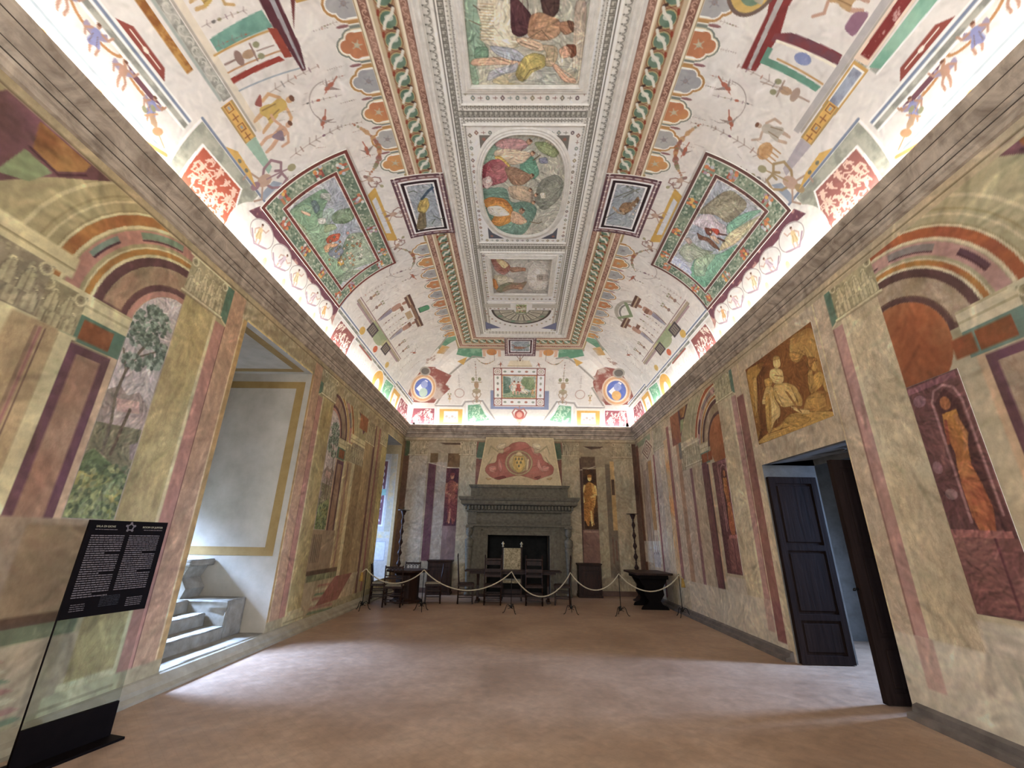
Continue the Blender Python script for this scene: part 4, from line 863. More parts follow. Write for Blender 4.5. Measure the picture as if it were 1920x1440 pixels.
# --- central field
def big_picture(c):
    c.rect(-.75, .82, 1.8, 4.2, '#b5b2a0', tex=('#9fa092', 1, 1, .5, .5)); z = lambda p: zz(700, 0, 3.2, p); G = lambda p, col, **k: c.pp(z(p), col, **k)
    G([(1210, 0), (1290, 0), (1240, 500), (1190, 505), (1200, 250)], '#c4b8a0', tex=('#b09a88', 3, 1, .5, .3)); G([(750, 430), (900, 390), (1230, 400), (1220, 510), (700, 510)], '#a3a69c', tex=('#b8a87d', 1.5, 1.5, .55, .3))
    G([(540, -80), (660, -80), (650, 120), (640, 220), (690, 300), (690, 350), (600, 365), (640, 505), (590, 508), (560, 200)], '#7f9c84', tex=('#94ab92', 2, 2, .5, .4)); G([(610, 280), (690, 280), (690, 350), (605, 355)], '#6f9076')
    G([(630, -80), (840, -80), (850, 60), (860, 230), (900, 270), (800, 300), (690, 270), (640, 240), (650, 140), (620, 60)], '#cfc8b0', tex=('#b3a585', 12, 5, .55, .3)); [c.pl(z([(640, 20 + 18 * k), (720, 26 + 18 * k)]), .012, '#b9a680') for k in range(13)]
    G([(820, -60), (900, 30), (950, 90), (960, 180), (880, 225), (825, 195)], '#5d3a3e', tex=('#4a2c30', 3, 3, .5, .3)); G([(990, -80), (1120, -80), (1115, 60), (1080, 105), (1020, 95)], '#4f3834')
    G([(940, 90), (1000, 70), (1100, 110), (1140, 150), (1110, 215), (1040, 245), (920, 225)], '#b58d6c', tex=('#9a7050', 4, 4, .5, .4)); G([(1120, 130), (1190, 125), (1200, 190), (1150, 210), (1120, 180)], '#a97b5c'); G([(1160, 120), (1205, 130), (1200, 200), (1180, 160)], '#6d4a38')
    G([(850, 230), (920, 220), (1010, 260), (1040, 290), (990, 310), (880, 270)], '#d2b595'); G([(600, 350), (760, 340), (900, 360), (900, 395), (760, 385), (605, 395), (580, 380)], '#cba88a', tex=('#c09878', 4, 4, .5, .4)); G([(690, 270), (850, 290), (920, 350), (900, 370), (800, 355), (730, 320)], '#9aa0aa', tex=('#b8bcc0', 5, 5, .5, .4)); G([(680, 480), (700, 420), (830, 390), (870, 370), (860, 430), (780, 440), (700, 480)], '#9a9ca3', tex=('#bfc0c0', 5, 5, .5, .4))
    G([(870, 480), (850, 440), (900, 340), (960, 315), (1030, 330), (1035, 400), (960, 420), (900, 490)], '#b9a85c', tex=('#8f8450', 6, 6, .5, .4)); G([(1010, 265), (1100, 275), (1110, 330), (1080, 400), (1030, 395), (1040, 320)], '#a89a78', tex=('#c9a888', 6, 6, .5, .3)); G([(1110, 300), (1150, 270), (1205, 280), (1200, 330), (1130, 355)], '#c99f80'); G([(1150, 265), (1215, 265), (1220, 330), (1180, 350), (1195, 300)], '#7a4a34'); G([(1070, 390), (1100, 380), (1160, 460), (1215, 470), (1215, 500), (1140, 490)], '#c9a284')
    for k, p in enumerate(([(930, 230), (1010, 180), (1060, 240)], [(900, 480), (940, 420), (1000, 400)], [(720, 340), (820, 375)], [(880, 250), (990, 290)], [(600, 30), (640, 60)], [(575, 120), (640, 150)])): c.pl(z(p), .014, '#6d5a46', a=.7)
def oval_picture(c):
    c.rect(-.8, .85, 4.7, 7.4, '#a5a698', tex=('#b9b7a8', 1.2, 1.2, .5, .4)); z = lambda p: zz(700, 0, 3.2, p); G = lambda p, col, **k: c.pp(z(p), col, **k)
    G([(1000, 1080), (1100, 1040), (1150, 1100), (1110, 1200), (1020, 1270), (960, 1200)], '#85887c', tex=('#6d7064', 3, 3, .5, .4)); G([(640, 1130), (800, 1120), (820, 1220), (940, 1200), (990, 1260), (900, 1420), (700, 1400), (620, 1230)], '#6f9080', tex=('#5f7f70', 2, 2, .5, .4)); G([(880, 960), (960, 930), (1000, 1040), (960, 1080), (880, 1030)], '#5f9078'); G([(640, 880), (720, 840), (760, 940), (700, 980), (640, 980)], '#7d9a86')
    G([(960, 850), (1040, 850), (1120, 910), (1090, 950), (1000, 910)], '#8f9a6f', tex=('#6f7f58', 8, 8, .5, .3)); G([(990, 950), (1040, 940), (1050, 980), (1000, 980)], '#7f8498')
    G([(720, 870), (760, 830), (880, 830), (940, 860), (900, 900), (800, 900)], '#b58a88', tex=('#c3a598', 4, 4, .5, .4)); G([(730, 900), (800, 890), (880, 900), (960, 920), (900, 980), (830, 990), (780, 960), (720, 930)], '#cfbda2', tex=('#b39a80', 4, 4, .5, .4)); G([(720, 940), (760, 930), (830, 1000), (800, 1010)], '#c3a54f')
    G([(640, 1010), (700, 960), (760, 950), (820, 1010), (800, 1090), (720, 1110), (660, 1130), (640, 1080)], '#a86a6c', tex=('#8a3f48', 2.5, 2.5, .5, .3)); G([(640, 1080), (700, 1050), (720, 1100), (680, 1140)], '#c9b0a8'); G([(780, 1000), (850, 1000), (930, 1040), (960, 1060), (900, 1110), (830, 1110)], '#9a7a60', tex=('#7d5f4c', 5, 5, .5, .3))
    G([(800, 1120), (880, 1110), (960, 1130), (960, 1220), (880, 1200), (830, 1190)], '#b9a58a', tex=('#8d8070', 5, 5, .5, .3)); G([(660, 1200), (700, 1180), (790, 1190), (840, 1250), (830, 1330), (760, 1360), (700, 1340), (740, 1270), (670, 1240)], '#c58a3c', tex=('#a86a30', 4, 4, .5, .3)); G([(680, 1240), (760, 1230), (830, 1290), (740, 1300), (690, 1280)], '#d6d0c0'); G([(830, 1260), (880, 1280), (930, 1330), (880, 1350), (820, 1330)], '#cfab8a')
    for x, y, r_ in ((935, 850, 22), (955, 920, 18), (950, 1055, 18), (975, 1170, 14), (960, 1215, 14), (890, 1265, 22), (940, 1140, 14)): G([(x - r_, y), (x, y - r_), (x + r_, y), (x, y + r_)], '#b08a6c'); G([(x, y - r_), (x + r_, y - 4), (x + 4, y)], '#6d4a36')
    G([(1000, 1155), (1030, 1155), (1035, 1190), (1005, 1190)], '#d3cdbb'); c.pl(z([(940, 1330), (990, 1340), (1010, 1330)]), .02, '#6d5a40'); c.pl(z([(1000, 930), (960, 960)]), .02, '#6d5a40')
def third_picture(c):
    c.rect(-.8, .85, 7.8, 9.5, '#b3b0a6', tex=('#a39f98', 1, 1, .5, .4)); z = lambda p: zz(720, 420, 3.556, p); G = lambda p, col, **k: c.pp(z(p), col, **k)
    c.pp(z([(960, 300), (1000, 250), (1080, 260), (1110, 350), (1080, 440), (980, 440), (950, 370)]), '#bcb9b2', tex=('#c9c6bd', 3, 3, .5, .3)); G([(1020, 335), (1095, 335), (1095, 380), (1020, 380)], '#a8a097'); G([(1030, 345), (1060, 345), (1055, 372), (1035, 372)], '#8d8478')
    G([(705, 215), (760, 220), (830, 260), (850, 300), (800, 345), (740, 310)], '#8d5a4c', tex=('#a8807a', 5, 5, .5, .3)); G([(740, 225), (800, 240), (835, 275), (800, 300), (770, 270)], '#c6b384'); G([(830, 290), (900, 285), (940, 295), (940, 310), (850, 325)], '#96755e'); G([(915, 290), (945, 290), (945, 315), (918, 312)], '#a8785c')
    G([(725, 340), (800, 340), (870, 370), (860, 400), (800, 410), (740, 400)], '#cdc7b4', tex=('#b0a88f', 5, 5, .5, .3)); G([(722, 360), (745, 370), (765, 420), (750, 440), (730, 420)], '#c4813f'); G([(745, 450), (770, 410), (830, 385), (900, 395), (950, 380), (950, 395), (920, 435), (840, 430), (780, 458)], '#94705c', tex=('#7d8066', 5, 5, .5, .3)); G([(895, 418), (925, 418), (925, 438), (895, 436)], '#b58f70')
def fan_picture(c):
    c.rect(-.95, 1.05, 10.0, 11.4, '#cfccc4'); P = '#4b4440'
    t = np.radians(np.linspace(0, 180, 40)); X = .04
    big = np.stack([X + .82 * np.cos(t), 10.25 + .82 * np.sin(t)], 1); sm = np.stack([X + .2 * np.cos(t), 10.25 + .2 * np.sin(t)], 1)
    c.poly(np.concatenate([big, sm[::-1]]), P); big2 = (big - (X, 10.29)) * .92 + (X, 10.29); c.poly(np.concatenate([big2, sm[::-1] * 1]), '#8f8d80')
    for k in range(9):
        a = math.radians(10 + 20 * k); a0, a1 = a - .14, a + .14; q = lambda r, b: (X + r * math.cos(b), 10.27 + r * math.sin(b))
        c.poly([q(.26, a0), q(.6, a0), q(.6, a1), q(.26, a1)], '#c9c5b4'); c.line([q(.27, a0), q(.6, a0), q(.6, a1), q(.27, a1)], .018, '#6d675c'); c.poly([q(.3, a - .06), q(.56, a - .07), q(.56, a + .07), q(.3, a + .06)], '#a5a290'); c.ell(*q(.68, a), .07, .06, '#6f8a74' if k % 2 else '#a8a594')
    c.poly(sm * 1, P)
fresco('T', -.70, .77, 1.9, 4.12, .008, '#b5b2a0', big_picture, 'large ceiling fresco of a white goat with figures, nearest of the central field', brush=6000, off=.004, name='ceiling_fresco')
tt = np.linspace(0, 2 * PI, 72, endpoint=False); sg = lambda x, p: np.sign(x) * np.abs(x) ** p
OV = np.stack([.03 + .72 * sg(np.cos(tt), .78), 6.03 + 1.17 * sg(np.sin(tt), .78)], 1)
fresco('T', -.72, .78, 4.84, 7.22, .008, '#a5a698', oval_picture, 'oval ceiling fresco of seated figures around a grey rock', brush=6000, mask=OV, off=.004, name='ceiling_fresco')
fresco('T', -.66, .70, 7.95, 9.42, .009, '#b3b0a6', third_picture, 'pale rectangular ceiling fresco with two robed figures, beyond the oval one', brush=2500, off=.004, name='ceiling_fresco')
t_ = np.radians(np.linspace(0, 180, 40)); FAN = np.concatenate([np.stack([.04 + .82 * np.cos(t_), 10.25 + .82 * np.sin(t_)], 1), np.stack([.04 + .2 * np.cos(t_), 10.25 + .2 * np.sin(t_)], 1)[::-1]])
fresco('T', -.80, .88, 10.2, 11.1, .009, '#cfccc4', fan_picture, 'half-round fan-shaped ceiling panel with radiating flutes', brush=0, mask=FAN, off=.004, name='ceiling_fresco')
def small_green(c):
    c.rect(-.2, .3, 9.9, 10.5, '#8f9a70'); 
    for k in range(3): putto(c, -.04 + .08 * k, 10.34, .3, PI, cloth='#cfc9b0')
fresco('T', -.10, .18, 9.96, 10.42, .009, '#8f9a70', small_green, 'tiny green ceiling panel above the fan-shaped one', off=.010, name='ceiling_fresco')

# --- raised stucco ribs framing the central pictures
def rib(name, path, prof, closed=True, m=STUCCO):
    """moulding of a given profile (sideways, drop) carried along a path on the flat of the vault"""
    n = len(path); k = len(prof); v = []; f = []; P = [Vector(p) for p in path]
    for i in range(n):
        a = P[(i - 1) % n]; b = P[(i + 1) % n]; d1 = (P[i] - a).normalized(); d2 = (b - P[i]).normalized(); nn = Vector((-d1.y, d1.x)); n2 = Vector((-d2.y, d2.x)); mm = (nn + n2); mm = mm / max(.3, mm.dot(nn))
        for s, h in prof: v.append((P[i].x + mm.x * s, P[i].y + mm.y * s, ZT - h))
    for i in range(n):
        j = (i + 1) % n
        for q in range(k - 1): f.append((i * k + q, j * k + q, j * k + q + 1, i * k + q + 1))
    mb = MB(); mb.add(v, f); o = mb.build(name, m); tag(o, kind='structure'); return o
rect_ = lambda a, b, c, d: [(a, c), (b, c), (b, d), (a, d)]
PR = [(-.0, 0), (-.0, .05), (.02, .06), (.035, .045), (.06, .045), (.075, .03), (.10, .03), (.115, .012), (.13, 0)]
rib('trim_1', rect_(-.70, .77, 1.0, 4.12)[::-1], PR); rib('trim_2', OV[::-1], [(q * .9, h) for q, h in PR]); rib('trim_3', rect_(-.66, .70, 7.95, 9.42)[::-1], PR)
PB = [(0, 0), (0, .07), (.03, .085), (.05, .07), (.07, .05), (.09, .05), (.10, .03), (.10, 0)]
rib('trim_4', rect_(-1.30, 1.38, .3, 11.84), [(0, 0), (.0, .05), (.03, .075), (.06, .05), (.09, .05), (.11, 0)])
rib('trim_5', rect_(-.875, .955, 1.0, 4.40), [(-.012, 0), (0, .03), (.012, 0)]); rib('trim_6', rect_(-.875, .955, 4.72, 7.44), [(-.012, 0), (0, .03), (.012, 0)]); rib('trim_7', rect_(-.875, .955, 7.76, 9.84), [(-.012, 0), (0, .03), (.012, 0)])
# ================================================================== painted walls
WG = 2.05
def capital(c, u0, u1, z0, z1, base='#8f8560', lt='#aaa27c', dk='#6b6045', seed=1):
    r = random.Random(seed); W = u1 - u0; Hh = z1 - z0; b0, l0, d0 = hexc(base), hexc(lt), hexc(dk); md = b0 * .85; c.rect(u0, u1, z0, z1, md, tex=(base, 5, 5, .5, .4))
    n = max(3, int(W / .12))
    for row, (zb, h) in enumerate(((.02, .40), (.30, .42))):
        for i in range(n + row):
            u = u0 + W * (i + .5 - .5 * row) / n; w = W / n * .42; z = z0 + Hh * zb; hh = Hh * h
            if u < u0 + .01 or u > u1 - .01: continue
            c.poly([(u - w, z), (u - w * 1.05, z + hh * .5), (u - w * .6, z + hh * .9), (u, z + hh), (u + w * .6, z + hh * .9), (u + w * 1.05, z + hh * .5), (u + w, z)], b0 * .78); c.poly([(u - w * .8, z), (u - w * .85, z + hh * .5), (u - w * .45, z + hh * .85), (u, z + hh * .93), (u + w * .45, z + hh * .85), (u + w * .85, z + hh * .5), (u + w * .8, z)], b0 * .5 + l0 * .5)
            c.line([(u, z), (u, z + hh * .85)], .012, d0, a=.6); [c.line([(u, z + hh * t), (u + f * w * .8, z + hh * (t + .22))], .009, d0, a=.16) for t in (.2, .5) for f in (-1, 1)]; c.arc(u, z + hh * .93, w * .35, 0, 200, .014, lt, ry=.022)
    for i in range(int(90 * W * Hh / .25)): c.ell(r.uniform(u0, u1), r.uniform(z0, z1), .016, .011, r.choice([l0, d0]), rot=r.random() * 3, a=.35)
    for x in (u0 + .05, u1 - .05): c.arc(x, z1 - .09, .045, 0, 360, .018, lt, ry=.05); c.ell(x, z1 - .09, .015, .015, dk)
    c.rect(u0 - .03, u1 + .03, z0 - .03, z0, lt); c.rect(u0 - .03, u1 + .03, z0 - .045, z0 - .03, dk); c.rect(u0 - .05, u1 + .05, z1 - .04, z1, lt)
def scumble(c, u0, u1, z0, z1, cols, n, sz, seed, a=.5, rot=None):
    r = random.Random(seed)
    for i in range(n): c.ell(r.uniform(u0, u1), r.uniform(z0, z1), sz * r.uniform(.4, 1.5), sz * r.uniform(.3, 1), r.choice(cols), rot=r.random() * 3 if rot is None else rot, a=a)

def half_bay(c, cy, sg, pal, right=False):
    Q = lambda q: cy + sg * q
    def R(a, b, z0, z1, col, **k): u = sorted((Q(a), Q(b))); c.rect(u[0], u[1], z0, z1, col, **k)
    def Pq(pts, col, **k): c.poly([(Q(a), b) for a, b in pts], col, **k)
    def A(r, w, col, a0=0, a1=105, **k):
        if sg < 0: a0, a1 = 180 - a1, 180 - a0
        c.arc(Q(AC), AZ, r, a0, a1, w, col, **k)
    AC, AZ = (2.17, 3.58) if not right else (2.0, 3.48); K = 1.0 if not right else .945
    B, LT, PK, PU, MB_, GR, OR, PM, CM = pal
    # upper zone with concentric painted arches
    R(1.9, 4.4, 3.3, 4.78, B, m=.15)
    for r_, w, col in ((1.62, .03, LT), (1.5, .02, '#6f6340'), (1.45, .02, LT), (1.36, .02, '#6f6340')): A(r_ * K, w, col, a=.6)
    A(1.28 * K, .10, OR, tex=('#7d4c22' if not right else '#7a3f24', 3, 3, .5, .4)); A(1.345 * K, .02, LT); A(1.215 * K, .03, LT)
    A(1.12 * K, .13, PK); A(1.13 * K, .07, '#5f6f58' if not right else '#66605c', 52, 80); A(1.085 * K, .014, '#3c2228', 52, 80); A(1.13 * K, .06, '#5f6f60' if not right else '#4a3038', 20, 38); A(1.10 * K, .02, '#3c2228', 20, 38); A(1.09 * K, .014, '#3c2228', 88, 102)
    A(.975 * K, .055, OR, tex=('#8d6224', 3, 3, .5, .4)); A(1.012 * K, .016, LT); A(.93 * K, .03, LT); A(.87 * K, .09, PU); A(.72 * K, .20, PM, m=1, tex=('#7a6a50', 5, 5, .5, .3))
    scumble(c, min(Q(AC), Q(AC + .8)), max(Q(AC), Q(AC + .8)), AZ + .3, AZ + .32, [PM], 0, .05, 4)
    A(.60 * K, .07, PU); R(AC + .56 * K, AC + .92 * K, AZ - .0, AZ + .055, PU)
    if not right: A(.535, .06, PK); c.ell(Q(AC), AZ, .5, .5, '#8d8276', tex=('#8f7a70', 1.5, 1.5, .5, .4))
    else: c.ell(Q(AC), AZ, .565 * K, .565 * K, '#78401f', tex=('#84502c', 2, 2, .5, .3))
    # spandrel with orange and green compartments
    a = 3.3; Pq([(a, 4.75), (a + .9, 4.75), (a + 1.1, 4.3), (a + .75, 4.0), (a + .45, 4.35), (a + .1, 4.66)], PU, tex=('#6b434c', 2, 2, .5, .4))
    Pq([(a + .22, 4.72), (a + .66, 4.72), (a + .62, 4.47), (a + .42, 4.44), (a + .24, 4.62)], '#6d4320', tex=('#7f5a2c', 5, 5, .5, .3)); Pq([(a + .44, 4.40), (a + .66, 4.42), (a + .75, 4.1), (a + .55, 4.2)], '#66704c'); c.line([(Q(a + .64), 4.46), (Q(a + .4), 4.42), (Q(a + .22), 4.6)], .02, '#3c2228')
    # entablature over the flat bay
    R(2.62, 3.45, 3.42, 3.62, LT, m=.3); R(2.62, 3.45, 3.50, 3.515, '#7a6e4a'); R(2.62, 3.45, 3.60, 3.615, '#7a6e4a'); R(3.3, 4.6, 3.66, 3.86, LT, m=.3); R(3.3, 4.6, 3.74, 3.755, '#7a6e4a')
    R(2.62, 3.25, 3.17, 3.42, GR); [R(x, x + .2 if i else x + .3, 3.2, 3.39, '#7a4a28' if not right else '#824222', tex=('#6a3c1c', 5, 5, .5, .3)) for i, x in enumerate(([2.78] if not right else [2.72, 2.5]))]
    capital(c, *sorted((Q(3.12), Q(3.5))), 3.2, 3.62, '#857a58', LT, '#655a42', 5); capital(c, *sorted((Q(3.45), Q(4.4))), 3.22, 3.72, '#80745a', LT, '#60553f', 6)
    # shafts
    R(2.66, 2.76, .9, 3.17, '#a08566', m=.3)
    zb = 1.05 if not right else .75
    R(2.73, 3.12, zb, 3.15, PU, tex=('#5c3a46', 2, 1, .5, .4)); R(2.81, 3.04, zb + .08, 3.07, PM, m=1, tex=('#7a5a44' if not right else '#86705a', 4, 3, .5, .35)); R(3.12, 3.24, .3, 3.18, LT, m=.3)
    R(3.24, 3.62, .3, 3.2, MB_, m=1); R(3.33, 3.345, .8, 3.16, PU); R(3.36, 3.39, .8, 3.16, '#7d4c50'); R(3.40, 3.41, .8, 3.16, PU); R(3.6, 3.78, .3, 3.22, LT, m=.3); R(3.78, 4.4, .3, 3.22, '#837049', m=1, tex=('#75603f', 2, 2, .5, .4))
    if right: R(3.78, 4.4, .3, 3.22, '#867866', m=1)
    # the framed column beside the opening
    e0, e1, e2, e3, e4, e5, e6 = (1.03, 1.11, 1.42, 1.61, 1.66, 2.15, 0) if not right else (.95, .95, 1.2, 1.37, 1.43, 1.93, 0)
    R(e0, e1, .0, 4.78, '#8d7040'); R(e1, e2, 0, 4.78, MB_ if right else '#97775a', m=1); c.line([(Q(e1 + .01), .15), (Q(e1 + .01), 4.78)], .018, '#b8a478')
    R(e2, e3, .2, 4.17, PK); R(e2, e2 + .012, .2, 4.17, '#5a3832'); Pq([(e2, 4.72), (e2, 4.2), (e3, 4.28), (e3 + .03, 4.72)], GR, tex=('#3f5a48', 3, 3, .5, .4)); c.line([(Q(e2), 4.19), (Q(e3 - .02), 4.27), (Q(e3), 4.5)], .022, LT)
    R(e3, e4, .2, 4.25, LT); R(e4, e5, .2, 4.26, CM, m=1, tex=('#877645' if not right else '#94866c', 2.4, 1.6, .5, .5)); capital(c, *sorted((Q(e3 - .06), Q(e5 + .05))), 4.27, 4.76, '#8c8361', '#aca582', '#645a42', 11)
    return R, Pq, Q

PL = ('#827752', '#a69c72', '#8f6656', '#4f3532', '#94805a', '#48604c', '#8a5f28', '#836850', '#958858')
PR_ = ('#827a5c', '#a59a7c', '#8f6d64', '#47302d', '#a09078', '#55695c', '#84471f', '#8d7c68', '#a4987a')
def wall_left(c):
    for sg in (1, -1):
        R, Pq, Q = half_bay(c, 6.45, sg, PL)
        R(2.15, 2.66, 1.7, 3.58, '#8d8276', tex=('#95887f', 2, 1, .5, .3))
        R(.95, 4.6, .0, .3, '#857a5a', m=.4)
        # painted terrace below the view
        R(2.15, 3.2, .95, 1.7, '#7d6b52', m=.6); R(2.15, 3.6, .88, .96, '#4c3a2c'); R(2.2, 3.6, .76, .88, '#565a3e', tex=('#8a8a60', 5, 3, .55, .3)); R(2.15, 3.6, .2, .76, '#8d7c5e')
        for i, col in enumerate(('#5f6b4e', '#8a6656', '#9c9270', '#86604f', '#5f6b4e', '#99906e', '#86604f')): Pq([(3.6, .14 + .08 * i), (3.6, .18 + .08 * i), (2.5 + .05 * i, .24 + .075 * i), (2.4 + .05 * i, .2 + .075 * i)], col)
        R(1.55, 2.3, .12, .30, '#98906a', m=.3); R(1.62, 2.2, .3, .36, '#a69c72'); R(1.6, 2.3, .2, .215, '#6b6145')
        for i in range(5): u = sorted((Q(2.22 + .08 * i), Q(2.27 + .08 * i))); c.rect(u[0], u[1], 1.1, 1.62, '#5f5240') if sg > 0 else None
    # extra shafts towards the far window
    def S(a, b, col, z0=.3, z1=4.7, **k): c.rect(a, b, z0, z1, col, **k)
    S(10.75, 11.35, '#8a7650', m=1); S(11.35, 11.5, '#5d3f38'); S(11.5, 11.72, '#8f7d58', m=1); S(11.72, 11.85, '#7a4f44'); S(11.85, 12.1, '#86704d', m=1); S(12.1, 12.56, '#9d9058', m=.7)
    capital(c, 10.7, 11.4, 3.9, 4.5, '#857a58', '#a69c72', '#655a42', 8); S(10.2, 10.75, '#7a4a28', 4.1, 4.7, tex=('#83552c', 3, 3, .5, .3)); capital(c, 11.9, 12.5, 4.1, 4.75, seed=9)
    c.poly([(9.2, .3), (10.0, .78), (11.0, .78), (10.5, .3)], '#7a4b40'); c.poly([(10.3, .3), (11.0, .78), (11.4, .78), (11.2, .3)], '#97896a')
    S(14.05, 14.5, '#7a6440', .0, 4.8)
    c.rect(5.3, 12.7, 4.46, 4.76, '#7a6e50', tex=('#8d8262', 12, 9, .5, .2)) ; c.rect(5.42, 7.5, 4.44, 4.50, '#a0905f'); c.rect(12.5, 14.3, 4.50, 4.76, '#8b8060'); c.rect(12.5, 14.2, 4.49, 4.53, '#a0966c')
    # repaint what the frieze must not cover
    c.rect(7.56, 7.87, 4.4, 4.78, '#97775a', m=1); capital(c, 8.0, 8.65, 4.27, 4.76, '#8c8361', '#aca582', '#645a42', 12); c.rect(8.65, 12.5, 4.70, 4.78, '#857a56'); 
    c.rect(1, 14.5, 4.74, 4.9, '#8d7f5e', m=.5); c.rect(1, 14.5, 4.745, 4.76, '#5c5038')
    c.rect(1, 14.5, .0, .12, '#857a5c')

def tree_view(c):
    c.soft = False
    u0, u1 = c.U[0], c.U[-1]; sg = 1 if u0 < 6 else -1; X = (lambda y: y) if sg > 0 else (lambda y: 12.9 - y); Z = lambda pts: [(X(a), b) for a, b in pts]; G = lambda pts, col, **k: c.poly(Z(pts), col, **k)
    c.rect(u0, u1, 1.6, 4.2, '#8e8479', tex=('#9b9088', 1.6, 1.2, .5, .4)); r = random.Random(4)
    G([(3.76, 2.85), (3.9, 2.95), (4.0, 2.88), (4.12, 2.95), (4.3, 2.8), (4.35, 2.2), (3.7, 2.2)], '#76685c', tex=('#8d7d72', 4, 4, .5, .4)); G([(3.9, 2.82), (4.15, 2.86), (4.2, 2.74), (3.95, 2.7)], '#94796a'); G([(3.7, 2.55), (4.35, 2.6), (4.35, 2.1), (3.7, 2.1)], '#5f5a42', tex=('#746c52', 6, 6, .5, .3)); G([(4.2, 2.42), (4.25, 2.28), (4.35, 2.3), (4.35, 2.5)], '#6d605a')
    c.line(Z([(3.95, 2.15), (3.93, 2.6), (3.88, 2.85), (3.9, 3.1), (3.98, 3.35), (4.1, 3.6)]), .03, '#5a5040'); c.line(Z([(3.9, 3.1), (3.8, 3.3)]), .02, '#5a5040'); c.line(Z([(4.0, 3.3), (4.2, 3.45)]), .02, '#5a5040'); c.line(Z([(4.03, 2.3), (4.08, 2.75)]), .035, '#544636')
    G([(3.7, 2.15), (3.85, 2.32), (4.1, 2.2), (4.35, 2.1), (4.35, 1.6), (3.7, 1.6)], '#4c5636', tex=('#6f7448', 6, 6, .52, .25)); G([(3.76, 2.1), (3.95, 2.12), (4.15, 2.08), (4.0, 1.98), (3.8, 1.96)], '#887a40', tex=('#5d6238', 8, 8, .5, .3)); G([(4.05, 1.95), (4.3, 2.0), (4.3, 1.7), (4.15, 1.68)], '#54602f', tex=('#86793c', 5, 5, .5, .3))
    for i in range(240): y = r.uniform(3.74, 4.34); z = r.uniform(1.6, 2.2); c.ell(X(y), z, .03, .02, r.choice(['#3d4530', '#5f6a44', '#7c7c4c', '#4a5238', '#6b6f50']), rot=r.random() * 3, a=.7)
    for (y, z, a, b) in ((3.95, 3.65, .17, .13), (4.12, 3.72, .13, .12), (3.86, 3.5, .14, .12), (4.25, 3.45, .12, .08), (4.05, 3.5, .12, .09), (4.3, 3.38, .1, .07), (3.95, 3.22, .13, .08), (4.15, 3.3, .12, .07), (4.0, 3.82, .1, .06)):
        for i in range(60): t = r.random() * 6.28; q = math.sqrt(r.random()); c.ell(X(y + a * q * math.cos(t)), z + b * q * math.sin(t), .026, .02, r.choice(['#4b5546', '#5f6a58', '#6f7a66', '#424a3c', '#7a8270']), rot=r.random() * 3, a=.8)

def niche_right(near):
    def f(c):
        u0, u1 = c.U[0], c.U[-1]; X = (lambda y: y) if near else (lambda y: 12.32 - y); G = lambda pts, col, **k: c.poly([(X(a), b) for a, b in pts], col, **k); L = lambda pts, w, col, **k: c.line([(X(a), b) for a, b in pts], w, col, **k)
        c.rect(u0, u1, c.V[0], c.V[-1], '#4a2d2c', tex=('#583a36', 1.6, 1.2, .5, .5)); L([(3.66, 3.1), (3.66, 1.8)], .035, '#7a5450'); G([(3.7, 3.12), (4.25, 3.1), (4.25, 3.04), (3.7, 3.06)], '#6d464a')
        L([(3.72, 1.85), (3.72, 2.85), (3.76, 2.98), (3.85, 3.03), (3.95, 3.0), (4.0, 2.9), (4.0, 1.8)], .022, '#7d5a58')
        G([(3.74, 1.85), (3.74, 2.85), (3.85, 3.0), (3.98, 2.88), (3.98, 1.8)], '#432926')
        G([(3.8, 2.78), (3.94, 2.77), (3.97, 2.6), (3.94, 2.4), (3.96, 2.3), (3.83, 2.3), (3.81, 2.45)], '#8d5f22', tex=('#7a4a22', 4, 4, .5, .4)); G([(3.84, 2.32), (3.96, 2.32), (3.98, 2.1), (3.98, 1.85), (3.95, 1.72), (3.82, 1.72), (3.78, 1.9), (3.8, 2.1)], '#7d4428', tex=('#94602f', 3, 5, .52, .35)); c.ell(X(3.88), 2.86, .05, .065, '#84502c'); L([(3.83, 2.72), (3.79, 2.55), (3.84, 2.42)], .04, '#8a5a30'); L([(3.93, 2.7), (3.97, 2.5)], .03, '#6d3626')
        G([(3.7, 1.72), (4.25, 1.75), (4.25, 1.68), (3.7, 1.66)], '#7a4c46'); G([(3.62, 1.66), (4.25, 1.68), (4.25, 1.05), (3.62, 1.1)], '#5c3834', tex=('#6a463f', 2, 2, .5, .4)); L([(3.85, 1.66), (3.85, 1.12)], .02, '#4a282c'); c.ell(X(4.12), 2.95, .07, .06, '#66484c'); c.ell(X(4.15), 2.3, .05, .06, '#6b4d4e'); c.ell(X(4.1), 2.05, .06, .05, '#6f5552')
    return f
